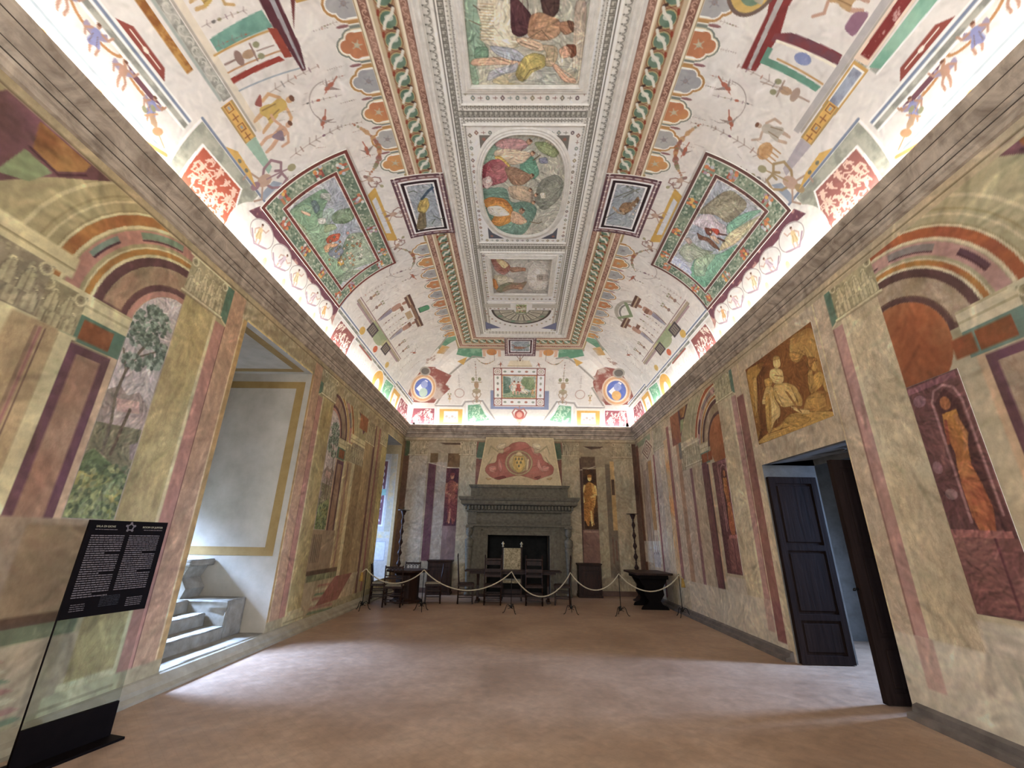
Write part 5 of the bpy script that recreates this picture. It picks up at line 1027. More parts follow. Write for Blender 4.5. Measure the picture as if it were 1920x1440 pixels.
def wall_right(c):
    for sg, cy in ((1, 6.35), (-1, 6.15)):
        R, Pq, Q = half_bay(c, cy, sg, PR_, True)
        R(.9, 4.6, .0, .75, '#a09682', m=.25); R(1.2, 1.4, .3, .75, '#94796c'); R(3.0, 4.6, .0, .95, '#9b907c')
        Pq([(1.9, 1.0), (2.62, 1.0), (2.62, .75), (1.9, .75)], '#9d9280')
        if sg < 0:
            for i in range(3): Pq([(2.5, .6 - .12 * i), (2.9, .62 - .12 * i), (2.9, .58 - .12 * i), (2.5, .56 - .12 * i)], '#7d5a4c' if i != 1 else '#777a70')
    R = lambda a, b, z0, z1, col, **k: c.rect(a, b, z0, z1, col, **k)
    R(5.2, 7.2, 2.8, 4.78, '#9a8c74', m=1); R(7.28, 7.52, .2, 4.1, '#6d4440'); R(7.2, 7.28, 0, 4.7, '#a3947a', m=1)
    # shafts beyond the second arch
    S = lambda a, b, col, z0=.75, z1=3.2, **k: c.rect(a, b, z0, z1, col, **k)
    S(9.15, 9.4, '#5a3638'); S(9.42, 9.95, '#96876f', m=1, z1=3.5); S(9.95, 10.1, '#6b4a4a'); S(10.1, 10.55, '#9c8c78', m=1); S(10.55, 10.8, '#8a6a50', z1=4.6); S(10.8, 11.2, '#a09078', m=1, z1=4.6); S(11.2, 11.4, '#7a5048', z1=4.5); S(11.4, 11.7, '#a58a62', z1=4.2, tex=('#b57c40', 3, 2, .55, .3)); S(11.7, 12.15, '#a6977e', m=1, z1=4.7); S(12.15, 12.6, '#9c9080', m=1, z0=0, z1=4.7); S(12.6, 12.72, '#6d4040', z0=.2, z1=4.0)
    R(10.4, 11.0, 3.9, 4.7, '#7a4a2c', tex=('#6a4038', 3, 3, .5, .3)); R(10.45, 10.62, 3.5, 3.9, '#5d5a50'); R(9.4, 10.3, 3.2, 3.8, '#988c74', m=.5); capital(c, 9.4, 10.3, 3.3, 3.75, '#8d8468', '#a69e84', '#6b614c', 3); capital(c, 11.7, 12.55, 4.1, 4.72, '#8d8468', '#a69e84', '#6b614c', 4)
    # coffered panel with a diamond at the far corner
    R(12.72, 14.5, 0, 4.75, '#98876e', m=.5); R(12.8, 14.3, 4.5, 4.72, '#6f7458'); R(12.95, 13.3, 1.9, 3.9, '#8f6a3a'); R(12.85, 12.92, 1.4, 4.2, '#a89c82'); R(13.35, 13.42, 1.5, 3.9, '#6f5846'); R(13.5, 13.85, 1.2, 3.7, '#877462', m=1); R(13.9, 13.96, 1, 3.9, '#6f5846'); R(14.2, 14.5, .2, 4.6, '#5d3c30')
    D = lambda s, col: c.poly([(13.25, 4.27 + .32 * s), (13.25 + .55 * s, 4.27), (13.25, 4.27 - .32 * s), (13.25 - .55 * s, 4.27)], col)
    for s, col in ((1.15, '#a0947a'), (.95, '#5f3c34'), (.8, '#a0947a'), (.6, '#5f3c34'), (.45, '#a0947a'), (.3, '#5f3c34'), (.15, '#a0947a')): D(s, col)
    c.rect(13.1, 13.4, 4.05, 4.5, '#a0947a', a=.25); R(12.8, 14.4, 1.0, 1.6, '#a39a8c', m=.3); R(12.9, 13.5, .9, 1.3, '#8f8780')
    for x in (12.98, 13.12, 13.3): c.line([(x, 1.75), (x, 1.35), (x + .12, 1.25)], .03, '#5a4440')
    c.rect(1, 14.5, 4.68, 4.74, '#8a7d62', m=.3); c.rect(1, 14.5, 4.74, 4.9, '#95876c', m=.5); c.rect(1, 14.5, 4.745, 4.76, '#5c5038'); c.rect(1, 14.5, 0, .1, '#94897a')

def wall_back(c):
    z = lambda p: zz(760, 800, 4, p); G = lambda p, col, **k: c.pp(z(p), col, **k); R = lambda a, b, z0, z1, col, **k: c.rect(a, b, z0, z1, col, **k); MW = '#918878'
    R(-3.9, 4.0, 0, 5, '#857862', m=.6)
    R(-3.9, -3.70, 0, 4.8, '#4f3626'); R(-3.86, -3.72, 4.2, 4.8, '#33442c'); R(-3.70, -3.08, 0, 4.3, MW, m=1); capital(c, -3.72, -3.06, 4.25, 4.78, '#857a60', '#a0967a', '#5f543f', 3)
    R(-3.08, -1.97, 0, 4.78, '#80735c', m=.5); R(-3.02, -2.76, .9, 3.95, '#4a2830', tex=('#5c3234', 2, 1, .5, .4)); R(-2.98, -2.72, 3.98, 4.3, '#574224'); R(-2.74, -2.40, .9, 4.0, '#857b6e', m=1); R(-2.40, -1.97, 2.0, 3.8, '#3d2228', tex=('#5a2c28', 2, 1.2, .5, .4)); R(-2.38, -1.97, 3.84, 4.3, '#4a351e', tex=('#5a4428', 5, 5, .5, .3)); c.line([(-3.05, 3.98), (-2.7, 3.9), (-2.4, 3.82), (-1.97, 3.80)], .025, '#a09480'); R(-2.42, -1.97, .9, 2.0, '#5c4644', tex=('#6f5854', 2, 2, .5, .4)); c.poly([(-2.7, 4.66), (-1.9, 4.66), (-1.97, 4.6), (-2.5, 4.6)], '#3c2c22')
    R(-1.97, -1.42, 0, 4.3, '#8d8369', m=1); capital(c, -1.98, -1.42, 4.28, 4.76, '#857a60', '#a0967a', '#5f543f', 4); R(-1.42, -1.1, 3.2, 4.78, '#6a4338'); c.poly([(-1.42, 4.2), (-1.3, 4.1), (-1.1, 4.2), (-1.1, 4.7), (-1.35, 4.7)], '#3b5240'); c.line([(-1.42, 4.15), (-1.1, 4.15)], .02, '#a0967a')
    R(1.2, 1.5, 3.2, 4.78, '#6a4338'); c.poly([(1.5, 4.2), (1.38, 4.1), (1.2, 4.2), (1.2, 4.7), (1.44, 4.7)], '#3b5240'); c.line([(1.2, 4.15), (1.5, 4.15)], .02, '#a0967a'); R(1.47, 2.07, 0, 4.3, '#8d8369', m=1); capital(c, 1.5, 2.07, 4.28, 4.76, '#857a60', '#a0967a', '#5f543f', 5)
    R(2.07, 3.22, 0, 4.78, '#7a6e56', m=.5); R(2.07, 2.16, .8, 4.2, '#3c2a26'); R(2.14, 2.62, 1.9, 3.84, '#4a3428'); R(2.12, 2.6, 3.88, 4.25, '#46362a', tex=('#5a4a34', 6, 6, .5, .3)); c.line([(2.07, 3.80), (2.3, 3.82), (2.6, 3.93)], .025, '#9a8e78'); R(2.1, 2.62, .85, 1.9, '#66473c', tex=('#75564a', 2, 2, .5, .4)); R(2.14, 2.6, 1.82, 1.88, '#8a6a58')
    R(2.62, 2.92, .5, 3.9, '#8a8064', m=1); R(2.92, 3.22, .5, 4.0, '#5f5444', m=.6); R(3.08, 3.22, 1.9, 4.1, '#96722f', tex=('#a38450', 2, 1.5, .5, .4)); R(3.1, 3.2, 3.0, 3.5, '#3c2820'); R(3.02, 3.06, .9, 1.7, '#5a4034'); R(3.12, 3.17, 1.0, 1.6, '#5a4034'); R(3.22, 3.86, 0, 4.3, '#8d8369', m=1); capital(c, 3.2, 3.84, 4.26, 4.76, '#857a60', '#a0967a', '#5f543f', 6); R(3.86, 4.0, 0, 4.7, '#402a20')
    c.poly([(2.2, 4.6), (2.9, 4.6), (2.8, 4.54), (2.5, 4.5)], '#3c2c22'); R(-3.9, 4, 4.72, 4.76, '#6d6048'); R(-3.9, 4, 4.76, 4.9, '#8d8066', m=.5)
    R(-1.97, 2.07, 0, .4, '#7d7260')

def statue(x0, golden, fx=1):
    def f(c):
        c.rect(c.U[0], c.U[-1], c.V[0], c.V[-1], '#3f2229' if not golden else '#2f2119', tex=('#5a2c28' if not golden else '#5f3a17', 2, 1.3, .55, .4))
        m = (c.U[0] + c.U[-1]) / 2 + .0; l = Loc(c, m, 1.98, 1.72, 0, fx); a, b, d = ('#a87a30', '#c09a52', '#8a5a1c') if golden else ('#7a4630', '#8a5a40', '#5f2c28')
        l.poly([(-.06, .0), (-.03, .25), (-.1, .45), (-.12, .62), (-.09, .78), (.0, .84), (.09, .78), (.12, .6), (.1, .42), (.13, .2), (.08, .02), (.04, .02), (.02, .2)], a, tex=(d, 6, 2, .5, .3)); l.poly([(-.03, .02), (-.02, .3), (.03, .3), (.0, .02)], b); l.ell(0, .9, .04, .055, b); l.ell(0, .94, .045, .03, d)
        l.line([(-.1, .76), (-.13, .6), (-.02, .55)], .035, b); l.line([(.1, .76), (.15, .6), (.12, .45)], .035, b); l.poly([(.1, .5), (.16, .3), (.14, .1), (.1, .12), (.08, .3)], d); [l.line([(x, .5), (x + .02, .12)], .012, d) for x in (-.06, .0, .06)]
    return f

CW = .0125
wl = Canvas('L', 1.2, YB, 0, 5.0, CW, '#857a56', .3); wall_left(wl); wl.brush(wl.U[0], wl.U[-1], 0, 4.8, 9000, .24, .07, .042, 4, .9); wl.warp_edges(.006, 1.3); wl.tint(.13, 1.3)
wr = Canvas('R', 1.2, YB, 0, 5.0, CW, '#94876c', .3); wall_right(wr); wr.brush(wr.U[0], wr.U[-1], 0, 4.8, 9000, .24, .07, .042, 4, .9); wr.warp_edges(.006, 1.3); wr.tint(.13, 1.3)
wb = Canvas('E', XL, XR, 0, 5.0, .0125, '#857862', .5); wall_back(wb); wb.brush(wb.U[0], wb.U[-1], 0, 4.8, 5000, .24, .07, .042, 4, .9); wb.warp_edges(.006, 1.3); wb.tint(.13, 1.3)
OPEN1 = (5.42, 7.50, .16, 4.46); OPEN2 = (12.56, 14.2, .45, 4.5); DOOR = (5.20, 7.10, -.1, 2.80)
def hole(*rs):
    def k(c, u, v):
        m = np.ones(u.shape, bool)
        for a, b, d, e in rs: m &= ~((u > a) & (u < b) & (v > d) & (v < e))
        return m
    return k
def back_part(x, flip):
    p = [(x, YF, 0), (x, 1.2, 0), (x, 1.2, 5), (x, YF, 5)]; q = [(0, 1, 2, 3)]
    p += [(x, YF, 5), (x, YB, 5), (x, YB, 5.2), (x, YF, 5.2)]; q += [(4, 5, 6, 7)]; return p, q
o = link('wall_left', grid_mesh([wl], WG, hole(OPEN1, OPEN2), 0, (*back_part(XL, 0), '#857a56')), WALLPAINT); tag(o, kind='structure')
o = link('wall_right', grid_mesh([wr], WG, hole(DOOR), 0, (*back_part(XR, 1), '#94876c')), WALLPAINT); tag(o, kind='structure')
o = link('wall_back', grid_mesh([wb], WG, hole((-.9, .98, -.1, 1.72)), 0, ([(XL, YB, 5), (XR, YB, 5), (XR, YB, 5.2), (XL, YB, 5.2)], [(0, 1, 2, 3)], '#857862')), WALLPAINT); tag(o, kind='structure')
mb = MB()
for a_, b_, z0_, z1_ in ((XL, -2.2, 0, 5.2), (-.8, .9, 0, 5.2), (2.3, XR, 0, 5.2), (-2.2, -.8, 0, 1.1), (-2.2, -.8, 4.1, 5.2), (.9, 2.3, 0, 1.1), (.9, 2.3, 4.1, 5.2)): mb.box(a_, b_, YF - .2, YF, z0_, z1_)  # unseen wall; its two openings are added to let the fill lamps in
o = mb.build('wall_front', PLASTER); tag(o, kind='structure')
del wl, wr, wb

def wfresco(surf, u0, u1, v0, v1, cell, paint, label, **k):
    return fresco(surf, u0, u1, v0, v1, cell, '#777060', paint, label, gain=WG, off=.004, mat=WALLPAINT, tint=.09, brush=2500, **k)
def arch_mask(u0, u1, v0, v1, cu, cz, r, sgn):
    t = np.radians(np.linspace(0, 90, 20)); pts = [(u0, v0), (u1, v0)]
    a = [(cu + sgn * r * math.cos(x), cz + r * math.sin(x)) for x in t]
    return [(cu, v0)] + [(cu + sgn * r, v0)] + a
wfresco('L', 3.77, 4.285, 1.7, 4.08, .009, tree_view, 'painted landscape with a tree, on the near left wall beside the information panel', mask=arch_mask(3.77, 4.28, 1.7, 4.08, 4.285, 3.58, .505, -1), name='painted_view')
wfresco('L', 8.615, 9.13, 1.7, 4.08, .011, tree_view, 'painted landscape with a tree, on the left wall beyond the stepped recess', mask=arch_mask(8.6, 9.1, 1.7, 4.08, 8.615, 3.58, .505, 1), name='painted_view')
wfresco('R', 3.67, 4.215, 1.05, 3.13, .009, niche_right(True), 'painted niche with a figure in yellow and orange, nearest on the right wall', name='painted_niche')
wfresco('R', 8.30, 8.9, 1.05, 3.13, .011, niche_right(False), 'painted niche with a small orange figure, on the right wall beyond the door', name='painted_niche')
wfresco('E', -2.40, -1.98, 1.95, 3.80, .012, statue(-2.2, False), 'painted reddish statue on the end wall, left of the fireplace', name='painted_niche')
wfresco('E', 2.16, 2.61, 1.92, 3.83, .012, statue(2.4, True, -1), 'painted golden statue on the end wall, right of the fireplace', name='painted_niche')

def overdoor(c):
    c.rect(c.U[0], c.U[-1], c.V[0], c.V[-1], '#6d4318', tex=('#4f2a12', 1.4, 1.4, .5, .5)); z = lambda p: zz(1380, 560, 4.8, p); G = lambda p, col, **k: c.pp(z(p), col, **k); a, b, d = '#94702c', '#ab8e52', '#7a5220'
    G([(90, 640), (260, 560), (230, 640), (180, 720), (190, 1000), (230, 1150), (200, 1290), (170, 1150), (120, 800)], '#84601f', tex=('#6a4418', 4, 4, .5, .3)); G([(150, 720), (190, 700), (195, 1020), (180, 1040)], '#957435'); G([(490, 340), (680, 240), (750, 420), (800, 640), (860, 860), (830, 900), (700, 560), (620, 500), (540, 560), (480, 480)], '#7d5822', tex=('#9a7a3c', 4, 4, .5, .3)); G([(600, 400), (680, 470), (720, 560), (650, 560)], '#8f6d30'); G([(470, 480), (620, 500), (560, 580), (500, 560)], '#8a652a')
    G([(200, 1290), (260, 1230), (420, 1130), (480, 1040), (600, 1020), (880, 1010), (890, 1060), (600, 1170), (220, 1310)], a, tex=('#a0803f', 3, 3, .5, .4)); G([(600, 1020), (640, 880), (760, 820), (850, 850), (880, 1010)], a, tex=(d, 3, 3, .5, .4)); G([(430, 1110), (460, 1060), (560, 1040), (700, 1080), (560, 1160)], '#8a6828')
    G([(310, 640), (360, 625), (420, 640), (435, 740), (400, 775), (340, 760), (300, 700)], b); G([(335, 530), (360, 510), (395, 530), (405, 610), (360, 635), (338, 600)], b); G([(330, 560), (350, 515), (385, 515), (400, 540)], '#8d6c30')
    G([(340, 770), (460, 755), (540, 790), (600, 900), (600, 970), (520, 960), (480, 970), (420, 980), (370, 920), (340, 850)], b, tex=(a, 4, 4, .5, .4)); G([(480, 960), (560, 1000), (660, 1000), (670, 1035), (600, 1040), (540, 1010)], b); G([(440, 830), (470, 840), (560, 980), (600, 1030), (570, 1010)], d); G([(250, 730), (300, 710), (335, 740), (320, 790), (270, 800)], a, tex=(d, 8, 8, .5, .3)); G([(270, 790), (335, 790), (350, 900), (400, 980), (400, 1060), (350, 1100), (310, 1220), (290, 1220), (330, 1050), (280, 950), (230, 950)], b, tex=(a, 4, 4, .5, .4)); G([(260, 860), (300, 850), (320, 960), (320, 1200), (280, 1200)], a)
    G([(670, 560), (715, 550), (730, 600), (720, 660), (680, 640)], a); G([(640, 520), (720, 530), (735, 560), (700, 560), (680, 620), (650, 620)], d); G([(700, 680), (760, 650), (800, 690), (780, 780), (720, 830), (680, 860), (660, 820)], a, tex=(d, 5, 5, .5, .3)); G([(650, 640), (690, 640), (700, 760), (670, 860), (650, 760)], '#8d6a2c')
    for p in ([(350, 690), (420, 700)], [(360, 830), (420, 960)], [(500, 800), (560, 930)], [(250, 1230), (480, 1150)], [(300, 900), (310, 1100)], [(520, 600), (600, 560)], [(240, 960), (220, 1000)]): c.pl(z(p), .014, '#5a3814', a=.7)
wfresco('R', 5.28, 7.07, 3.13, 4.47, .007, overdoor, 'square sepia fresco of a seated woman with a child, above the doorway', name='overdoor_fresco')

# ------------------------------------------------------------------ cornice, skirting, floor
PROF = [(0, 4.84), (.03, 4.85), (.03, 4.90), (.05, 4.91), (.05, 4.955), (.035, 4.96), (.06, 4.985), (.06, 5.035), (.075, 5.045), (.11, 5.09), (.135, 5.11), (.135, 5.165), (.145, 5.175), (.165, 5.20), (.172, 5.21), (.172, 5.258), (.155, 5.26), (.155, 5.235), (0.0, 5.235)]
mb = MB(); loop = [(XL, YF, 1, 1), (XR, YF, -1, 1), (XR, YB, -1, -1), (XL, YB, 1, -1)]
v = [(x + sx * o_, y + sy * o_, z_) for x, y, sx, sy in loop for o_, z_ in PROF]; k = len(PROF)
mb.add(v, [(i * k + q, ((i + 1) % 4) * k + q, ((i + 1) % 4) * k + q + 1, i * k + q + 1) for i in range(4) for q in range(k - 1)]); o = mb.build('trim_8', CORNICE); tag(o, kind='structure')
DLINE = simple('cornice_dark_line', (.06, .045, .035), (.10, .08, .06), 10, .8, bmp=0)  # thin dark bands standing slightly proud of the cornice moulding
for nm, (oo, z0, z1) in zip(('trim_9', 'trim_10', 'trim_11'), ((.0515, 4.945, 4.957), (.0615, 5.028, 5.038), (.1365, 5.156, 5.168))):
    mb = MB(); pr = [(oo - .02, z0), (oo, z0), (oo, z1), (oo - .02, z1)]; v = [(x + sx * a, y + sy * a, b_) for x, y, sx, sy in loop for a, b_ in pr]
    mb.add(v, [(i * 4 + q, ((i + 1) % 4) * 4 + q, ((i + 1) % 4) * 4 + q + 1, i * 4 + q + 1) for i in range(4) for q in range(3)]); tag(mb.build(nm, DLINE), kind='structure')
BASEM = simple('skirting_stone', (.10, .085, .075), (.20, .17, .15), 6, .6, bmp=.4); BASEL = simple('ledge_plaster', (.30, .26, .18), (.42, .37, .27), 5, .8, bmp=.3)
o = MB().add([(XL - 3, YF - .1, 0), (XR + 4, YF - .1, 0), (XR + 4, YB + 1, 0), (XL - 3, YB + 1, 0)], [(0, 1, 2, 3)]).build('floor', FLOOR); tag(o, kind='structure')
def skirt(nm, x, sx, ys, m, prof):
    mb = MB()
    for a, b_ in ys: mb.prism([(x + sx * p, q) for p, q in prof], b_ - a, 'y', a)
    tag(mb.build(nm, m), kind='structure')
skirt('baseboard_right', XR, -1, [(YF, 5.14), (7.16, YB)], BASEM, [(0, 0), (.13, 0), (.12, .05), (.06, .06), (.05, .11), (0, .13)])
skirt('baseboard_left', XL, 1, [(YF, YB)], BASEL, [(0, 0), (.15, 0), (.15, .03), (.10, .06), (.09, .10), (.03, .15), (0, .16)])
mb = MB(); [mb.box(a, b_, YB - .05, YB, 0, .14) for a, b_ in ((XL, -1.7), (1.85, XR))]; tag(mb.build('baseboard_back', simple('end_skirting', (.10, .05, .035), (.16, .09, .06), 6, .7, bmp=.1)), kind='structure')

# light strips lying on the cornice, hidden by its lip
strips = []
for x0, x1, y0, y1, lab in ((XL + .115, XL + .145, YF + .15, YB - .15, 'long light strip lying on the cornice of the left wall'), (XR - .145, XR - .115, YF + .15, YB - .15, 'long light strip lying on the cornice of the right wall'), (XL + .16, XR - .16, YB - .145, YB - .115, 'light strip lying on the cornice of the fireplace wall'), (XL + .16, XR - .16, YF + .115, YF + .145, 'light strip lying on the cornice behind the viewer')):
    o = MB().box(x0, x1, y0, y1, 5.235, 5.25).build('light_strip', LED); tag(o, lab, 'light', 'light strips on the cornice')

# ------------------------------------------------------------------ stepped window recess (left)
def quad(mb, a, b, c, d): mb.add([a, b, c, d], [(0, 1, 2, 3)])
y0, y1, zb, zt = OPEN1; XO = -6.35
mb = MB(); quad(mb, (XL, y0, 0), (XO, y0, 0), (XO, y0, zt), (XL, y0, zt)); quad(mb, (XL, y1, 0), (XO, y1, 0), (XO, y1, zt), (XL, y1, zt)); quad(mb, (XL, y0, zt), (XL, y1, zt), (XO, y1, zt), (XO, y0, zt))
quad(mb, (XO, y0, 0), (XO, y1, 0), (XO, y1, 1.3), (XO, y0, 1.3)); quad(mb, (XO, y0, 2.6), (XO, y1, 2.6), (XO, y1, zt), (XO, y0, zt)); tag(mb.build('wall_left_recess', PLASTER), kind='structure')
mb = MB(); e = .004
def band(mb, x0, x1, z0, z1, y): mb.box(x0, x1, y - e, y, z0, z1)
for a in ((-4.15, -4.0, 1.27, 4.3), (XO + .3, XO + .45, 1.27, 4.3), (XO + .45, -4.15, 4.17, 4.3), (XO + .45, -4.15, 1.27, 1.40)): band(mb, *a, y1)
mb.box(-4.14, -4.0, y0 + .12, y1 - .12, zt - e, zt); mb.box(XO + .2, XO + .35, y0 + .12, y1 - .12, zt - e, zt); mb.box(XO + .35, -4.14, y0 + .12, y0 + .26, zt - e, zt); mb.box(XO + .35, -4.14, y1 - .26, y1 - .12, zt - e, zt)
tag(mb.build('trim_12', OCHRE), kind='structure')
def window(nm, x, y0, y1, z0, z1, nx=2, nz_=4):
    mb = MB(); t = .05; mb.box(x - .06, x, y0, y0 + t, z0, z1); mb.box(x - .06, x, y1 - t, y1, z0, z1); mb.box(x - .06, x, y0, y1, z0, z0 + t); mb.box(x - .06, x, y0, y1, z1 - t, z1)
    for i in range(1, nx): y = y0 + (y1 - y0) * i / nx; mb.box(x - .05, x - .01, y - .02, y + .02, z0, z1)
    for i in range(1, nz_): z = z0 + (z1 - z0) * i / nz_; mb.box(x - .04, x - .015, y0, y1, z - .012, z + .012)
    o = mb.build(nm, WOOD); tag(o, kind='structure'); g = MB().box(x - .032, x - .028, y0 + t, y1 - t, z0 + t, z1 - t).build('pane', GLASS, o); g.visible_shadow = True
window('window_1', XO, y0, y1, 1.3, 2.6)
# stone steps rising to the window, flanked by blocks
def worn(o, s=.012, seed=1):
    r = random.Random(seed); bm = bmesh.new(); bm.from_mesh(o.data); bmesh.ops.subdivide_edges(bm, edges=bm.edges[:], cuts=6, use_grid_fill=True)
    for v_ in bm.verts: v_.co += Vector((r.uniform(-s, s), r.uniform(-s, s) * .5, r.uniform(-s, s) * .5))
    bm.to_mesh(o.data); bm.free(); o.data.polygons.foreach_set('use_smooth', [True] * len(o.data.polygons)); return o
st = thing('stone_steps', 'worn grey stone steps climbing into the window recess of the left wall', 'steps', (-4.4, 6.3, 0))
L_ = Matrix.Translation((4.4, -6.3, 0))
worn(MB().box(-4.32, XL - .0, y0, y1, 0, .165, .02).build('step', STEPSTONE, st, L_), .004, 1)
worn(MB().box(-4.62, -4.27, y0 + .12, 7.04, 0, .33, .02).build('step', STEPSTONE, st, L_), .006, 2)
worn(MB().box(-4.92, -4.58, y0 + .12, 7.04, 0, .50, .02).build('step', STEPSTONE, st, L_), .006, 3)
worn(MB().box(XO, -4.88, y0 + .02, 7.06, 0, .66, .02).build('landing', STEPSTONE, st, L_), .004, 4)
o = worn(MB().box(XO, -4.28, 7.05, y1 - .005, .16, .665, .025).build('stone_block', STEPSTONE), .006, 5); tag(o, 'squared stone block beside the steps, against the plastered side of the recess', 'block')
o = worn(MB().box(-4.62, -4.36, y0 + .005, y0 + .13, .33, .60, .02).build('stone_block', STEPSTONE), .004, 6); tag(o, 'small upright stone block at the near edge of the steps', 'block')
bt = thing('stone_bench', 'stone window bench with a moulded slab at the top of the steps', 'bench', (-5.6, 7.2, .66)); L2 = Matrix.Translation((5.6, -7.2, -.66))
worn(MB().box(XO + .05, -4.92, 6.95, y1 - .005, 1.12, 1.22, .02).build('slab', STEPSTONE, bt, L2), .005, 7)
MB().prism([(-5.05, .66), (-5.0, .80), (-5.1, .95), (-5.02, 1.12), (-5.4, 1.12), (-5.4, .66)], .42, 'y', 7.07).build('support', STEPSTONE, bt, L2); MB().prism([(-6.3, .66), (-6.3, 1.12), (-6.0, 1.12), (-5.95, .9), (-6.05, .66)], .42, 'y', 7.07).build('support', STEPSTONE, bt, L2)

# ------------------------------------------------------------------ far window recess, with grotesques on its side wall
y0, y1, zb, zt = OPEN2; XO2 = -5.5
def grotesque_reveal(c):
    R = c.rect; R(c.U[0], c.U[-1], c.V[0], c.V[-1], '#8f8d8a', tex=('#9b9996', 2, 2, .5, .4)); R(-4.0, -3.9, 0, 4.5, '#8c7a58'); R(-4.2, -4.02, 1.6, 4.3, '#8a8678', tex=('#a08a60', 5, 4, .52, .3)); R(-5.2, -4.02, 1.55, 1.75, '#98968c', tex=('#a89468', 5, 5, .5, .3))
    R(-5.0, -4.27, 1.9, 4.0, '#b3b6bb'); R(-5.0, -4.31, 1.95, 3.95, '#66434c', tex=('#593440', 2, 2, .5, .3)); r = random.Random(3)
    for i in range(9):
        z = 2.05 + .21 * i
        for x in (-4.47, -4.7, -4.9): c.arc(x, z, .08, 40 * i, 40 * i + 260, .025, '#c9c6c6', ry=.09); c.ell(x, z, .02, .03, '#b9a08c')
    R(-5.0, -4.27, 2.85, 3.05, '#6f9a94'); R(-4.75, -4.1, .9, 1.45, '#a3a5ad'); c.frame(-4.75, -4.1, .9, 1.45, .015, '#6d7078'); R(c.U[0], c.U[-1], 4.2, 4.5, '#8a7a58')
cg = Canvas('E', XO2, XL, 0, 4.5, .0125, '#8f8d8a'); grotesque_reveal(cg); me = grid_mesh([cg], WG)
co = np.empty(len(me.vertices) * 3, np.float32); me.vertices.foreach_get('co', co); co = co.reshape(-1, 3); co[:, 1] = y1; me.vertices.foreach_set('co', co.ravel())
tag(link('wall_left_far_recess', me, WALLPAINT), kind='structure')
mb = MB(); quad(mb, (XL, y0, 0), (XO2, y0, 0), (XO2, y0, zt), (XL, y0, zt)); quad(mb, (XL, y0, zt), (XL, y1, zt), (XO2, y1, zt), (XO2, y0, zt)); quad(mb, (XL, y0, zb), (XL, y1, zb), (XO2, y1, zb), (XO2, y0, zb)); quad(mb, (XO2, y0, 0), (XO2, y1, 0), (XO2, y1, .9), (XO2, y0, .9)); quad(mb, (XO2, y0, 4.2), (XO2, y1, 4.2), (XO2, y1, zt), (XO2, y0, zt))
tag(mb.build('wall_left_far_recess_side', PLASTER), kind='structure'); window('window_2', XO2, y0, y1, .9, 4.2)

# ------------------------------------------------------------------ doorway and the passage behind it
y0, y1, zb, zt = DOOR
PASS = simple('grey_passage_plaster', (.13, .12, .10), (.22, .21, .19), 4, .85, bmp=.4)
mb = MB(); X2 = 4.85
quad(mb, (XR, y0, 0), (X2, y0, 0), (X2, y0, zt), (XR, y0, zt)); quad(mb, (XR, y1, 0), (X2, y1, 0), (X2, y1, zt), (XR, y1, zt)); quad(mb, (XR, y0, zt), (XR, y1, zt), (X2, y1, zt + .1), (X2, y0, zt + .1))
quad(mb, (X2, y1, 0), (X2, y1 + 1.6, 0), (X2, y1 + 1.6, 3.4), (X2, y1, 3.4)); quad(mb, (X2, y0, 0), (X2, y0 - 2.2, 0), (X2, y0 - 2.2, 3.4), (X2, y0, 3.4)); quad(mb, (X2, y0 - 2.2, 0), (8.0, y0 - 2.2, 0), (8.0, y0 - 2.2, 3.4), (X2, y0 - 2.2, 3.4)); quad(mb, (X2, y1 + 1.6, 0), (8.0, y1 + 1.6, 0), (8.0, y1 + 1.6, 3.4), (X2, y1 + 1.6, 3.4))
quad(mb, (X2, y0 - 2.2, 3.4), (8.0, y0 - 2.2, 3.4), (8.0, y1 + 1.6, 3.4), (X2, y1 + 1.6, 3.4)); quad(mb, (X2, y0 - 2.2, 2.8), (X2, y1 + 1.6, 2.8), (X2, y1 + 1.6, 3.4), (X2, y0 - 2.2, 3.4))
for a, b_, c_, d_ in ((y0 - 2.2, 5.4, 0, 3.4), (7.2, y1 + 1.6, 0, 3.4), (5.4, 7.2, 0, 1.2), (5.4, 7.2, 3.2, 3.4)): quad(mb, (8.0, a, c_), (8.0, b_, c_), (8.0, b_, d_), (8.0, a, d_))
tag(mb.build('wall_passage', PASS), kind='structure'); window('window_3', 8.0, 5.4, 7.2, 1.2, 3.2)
mb = MB(); [mb.tube([(4.42 + r_ * .8 * math.cos(t * PI / 12), 6.1 + r_ * math.sin(t * PI / 12), zt + .05) for t in range(25)], .012, 6) for r_ in (.22, .3, .36)]; mb.box(4.05, 4.1, y0 + .1, y1 - .1, zt - .005, zt + .02)
tag(mb.build('trim_13', simple('soffit_relief', (.12, .12, .11), (.2, .2, .19), 8, .8)), kind='structure')
def leaf(nm, sx=.75, hh=2.6):
    """one door leaf lying along x from its hinge, thickness in y"""
    mb = MB().box(0, sx, -.022, .022, 0.01, hh)
    for s in (-1, 1):
        yf = s * .022
        for a, b_, z0, z1 in ((0, .09, .01, hh), (sx - .09, sx, .01, hh), (.09, sx - .09, .01, .12), (.09, sx - .09, .56, .64), (.09, sx - .09, 1.50, 1.58), (.09, sx - .09, hh - .1, hh)): mb.box(a, b_, min(yf, yf + s * .014), max(yf, yf + s * .014), z0, z1)
        for z0, z1 in ((.68, 1.46), (1.62, hh - .14), (.16, .52)): mb.box(.12, sx - .12, min(yf, yf + s * .008), max(yf, yf + s * .008), z0, z1, .006)
    return mb
d1 = tag(leaf('').build('door_1', DOORWOOD), kind='structure'); d1.location = (XR + .01, 7.04, 0)
d2 = tag(leaf('').build('door_2', DOORWOOD), kind='structure'); d2.location = (3.93, 5.47, 0)
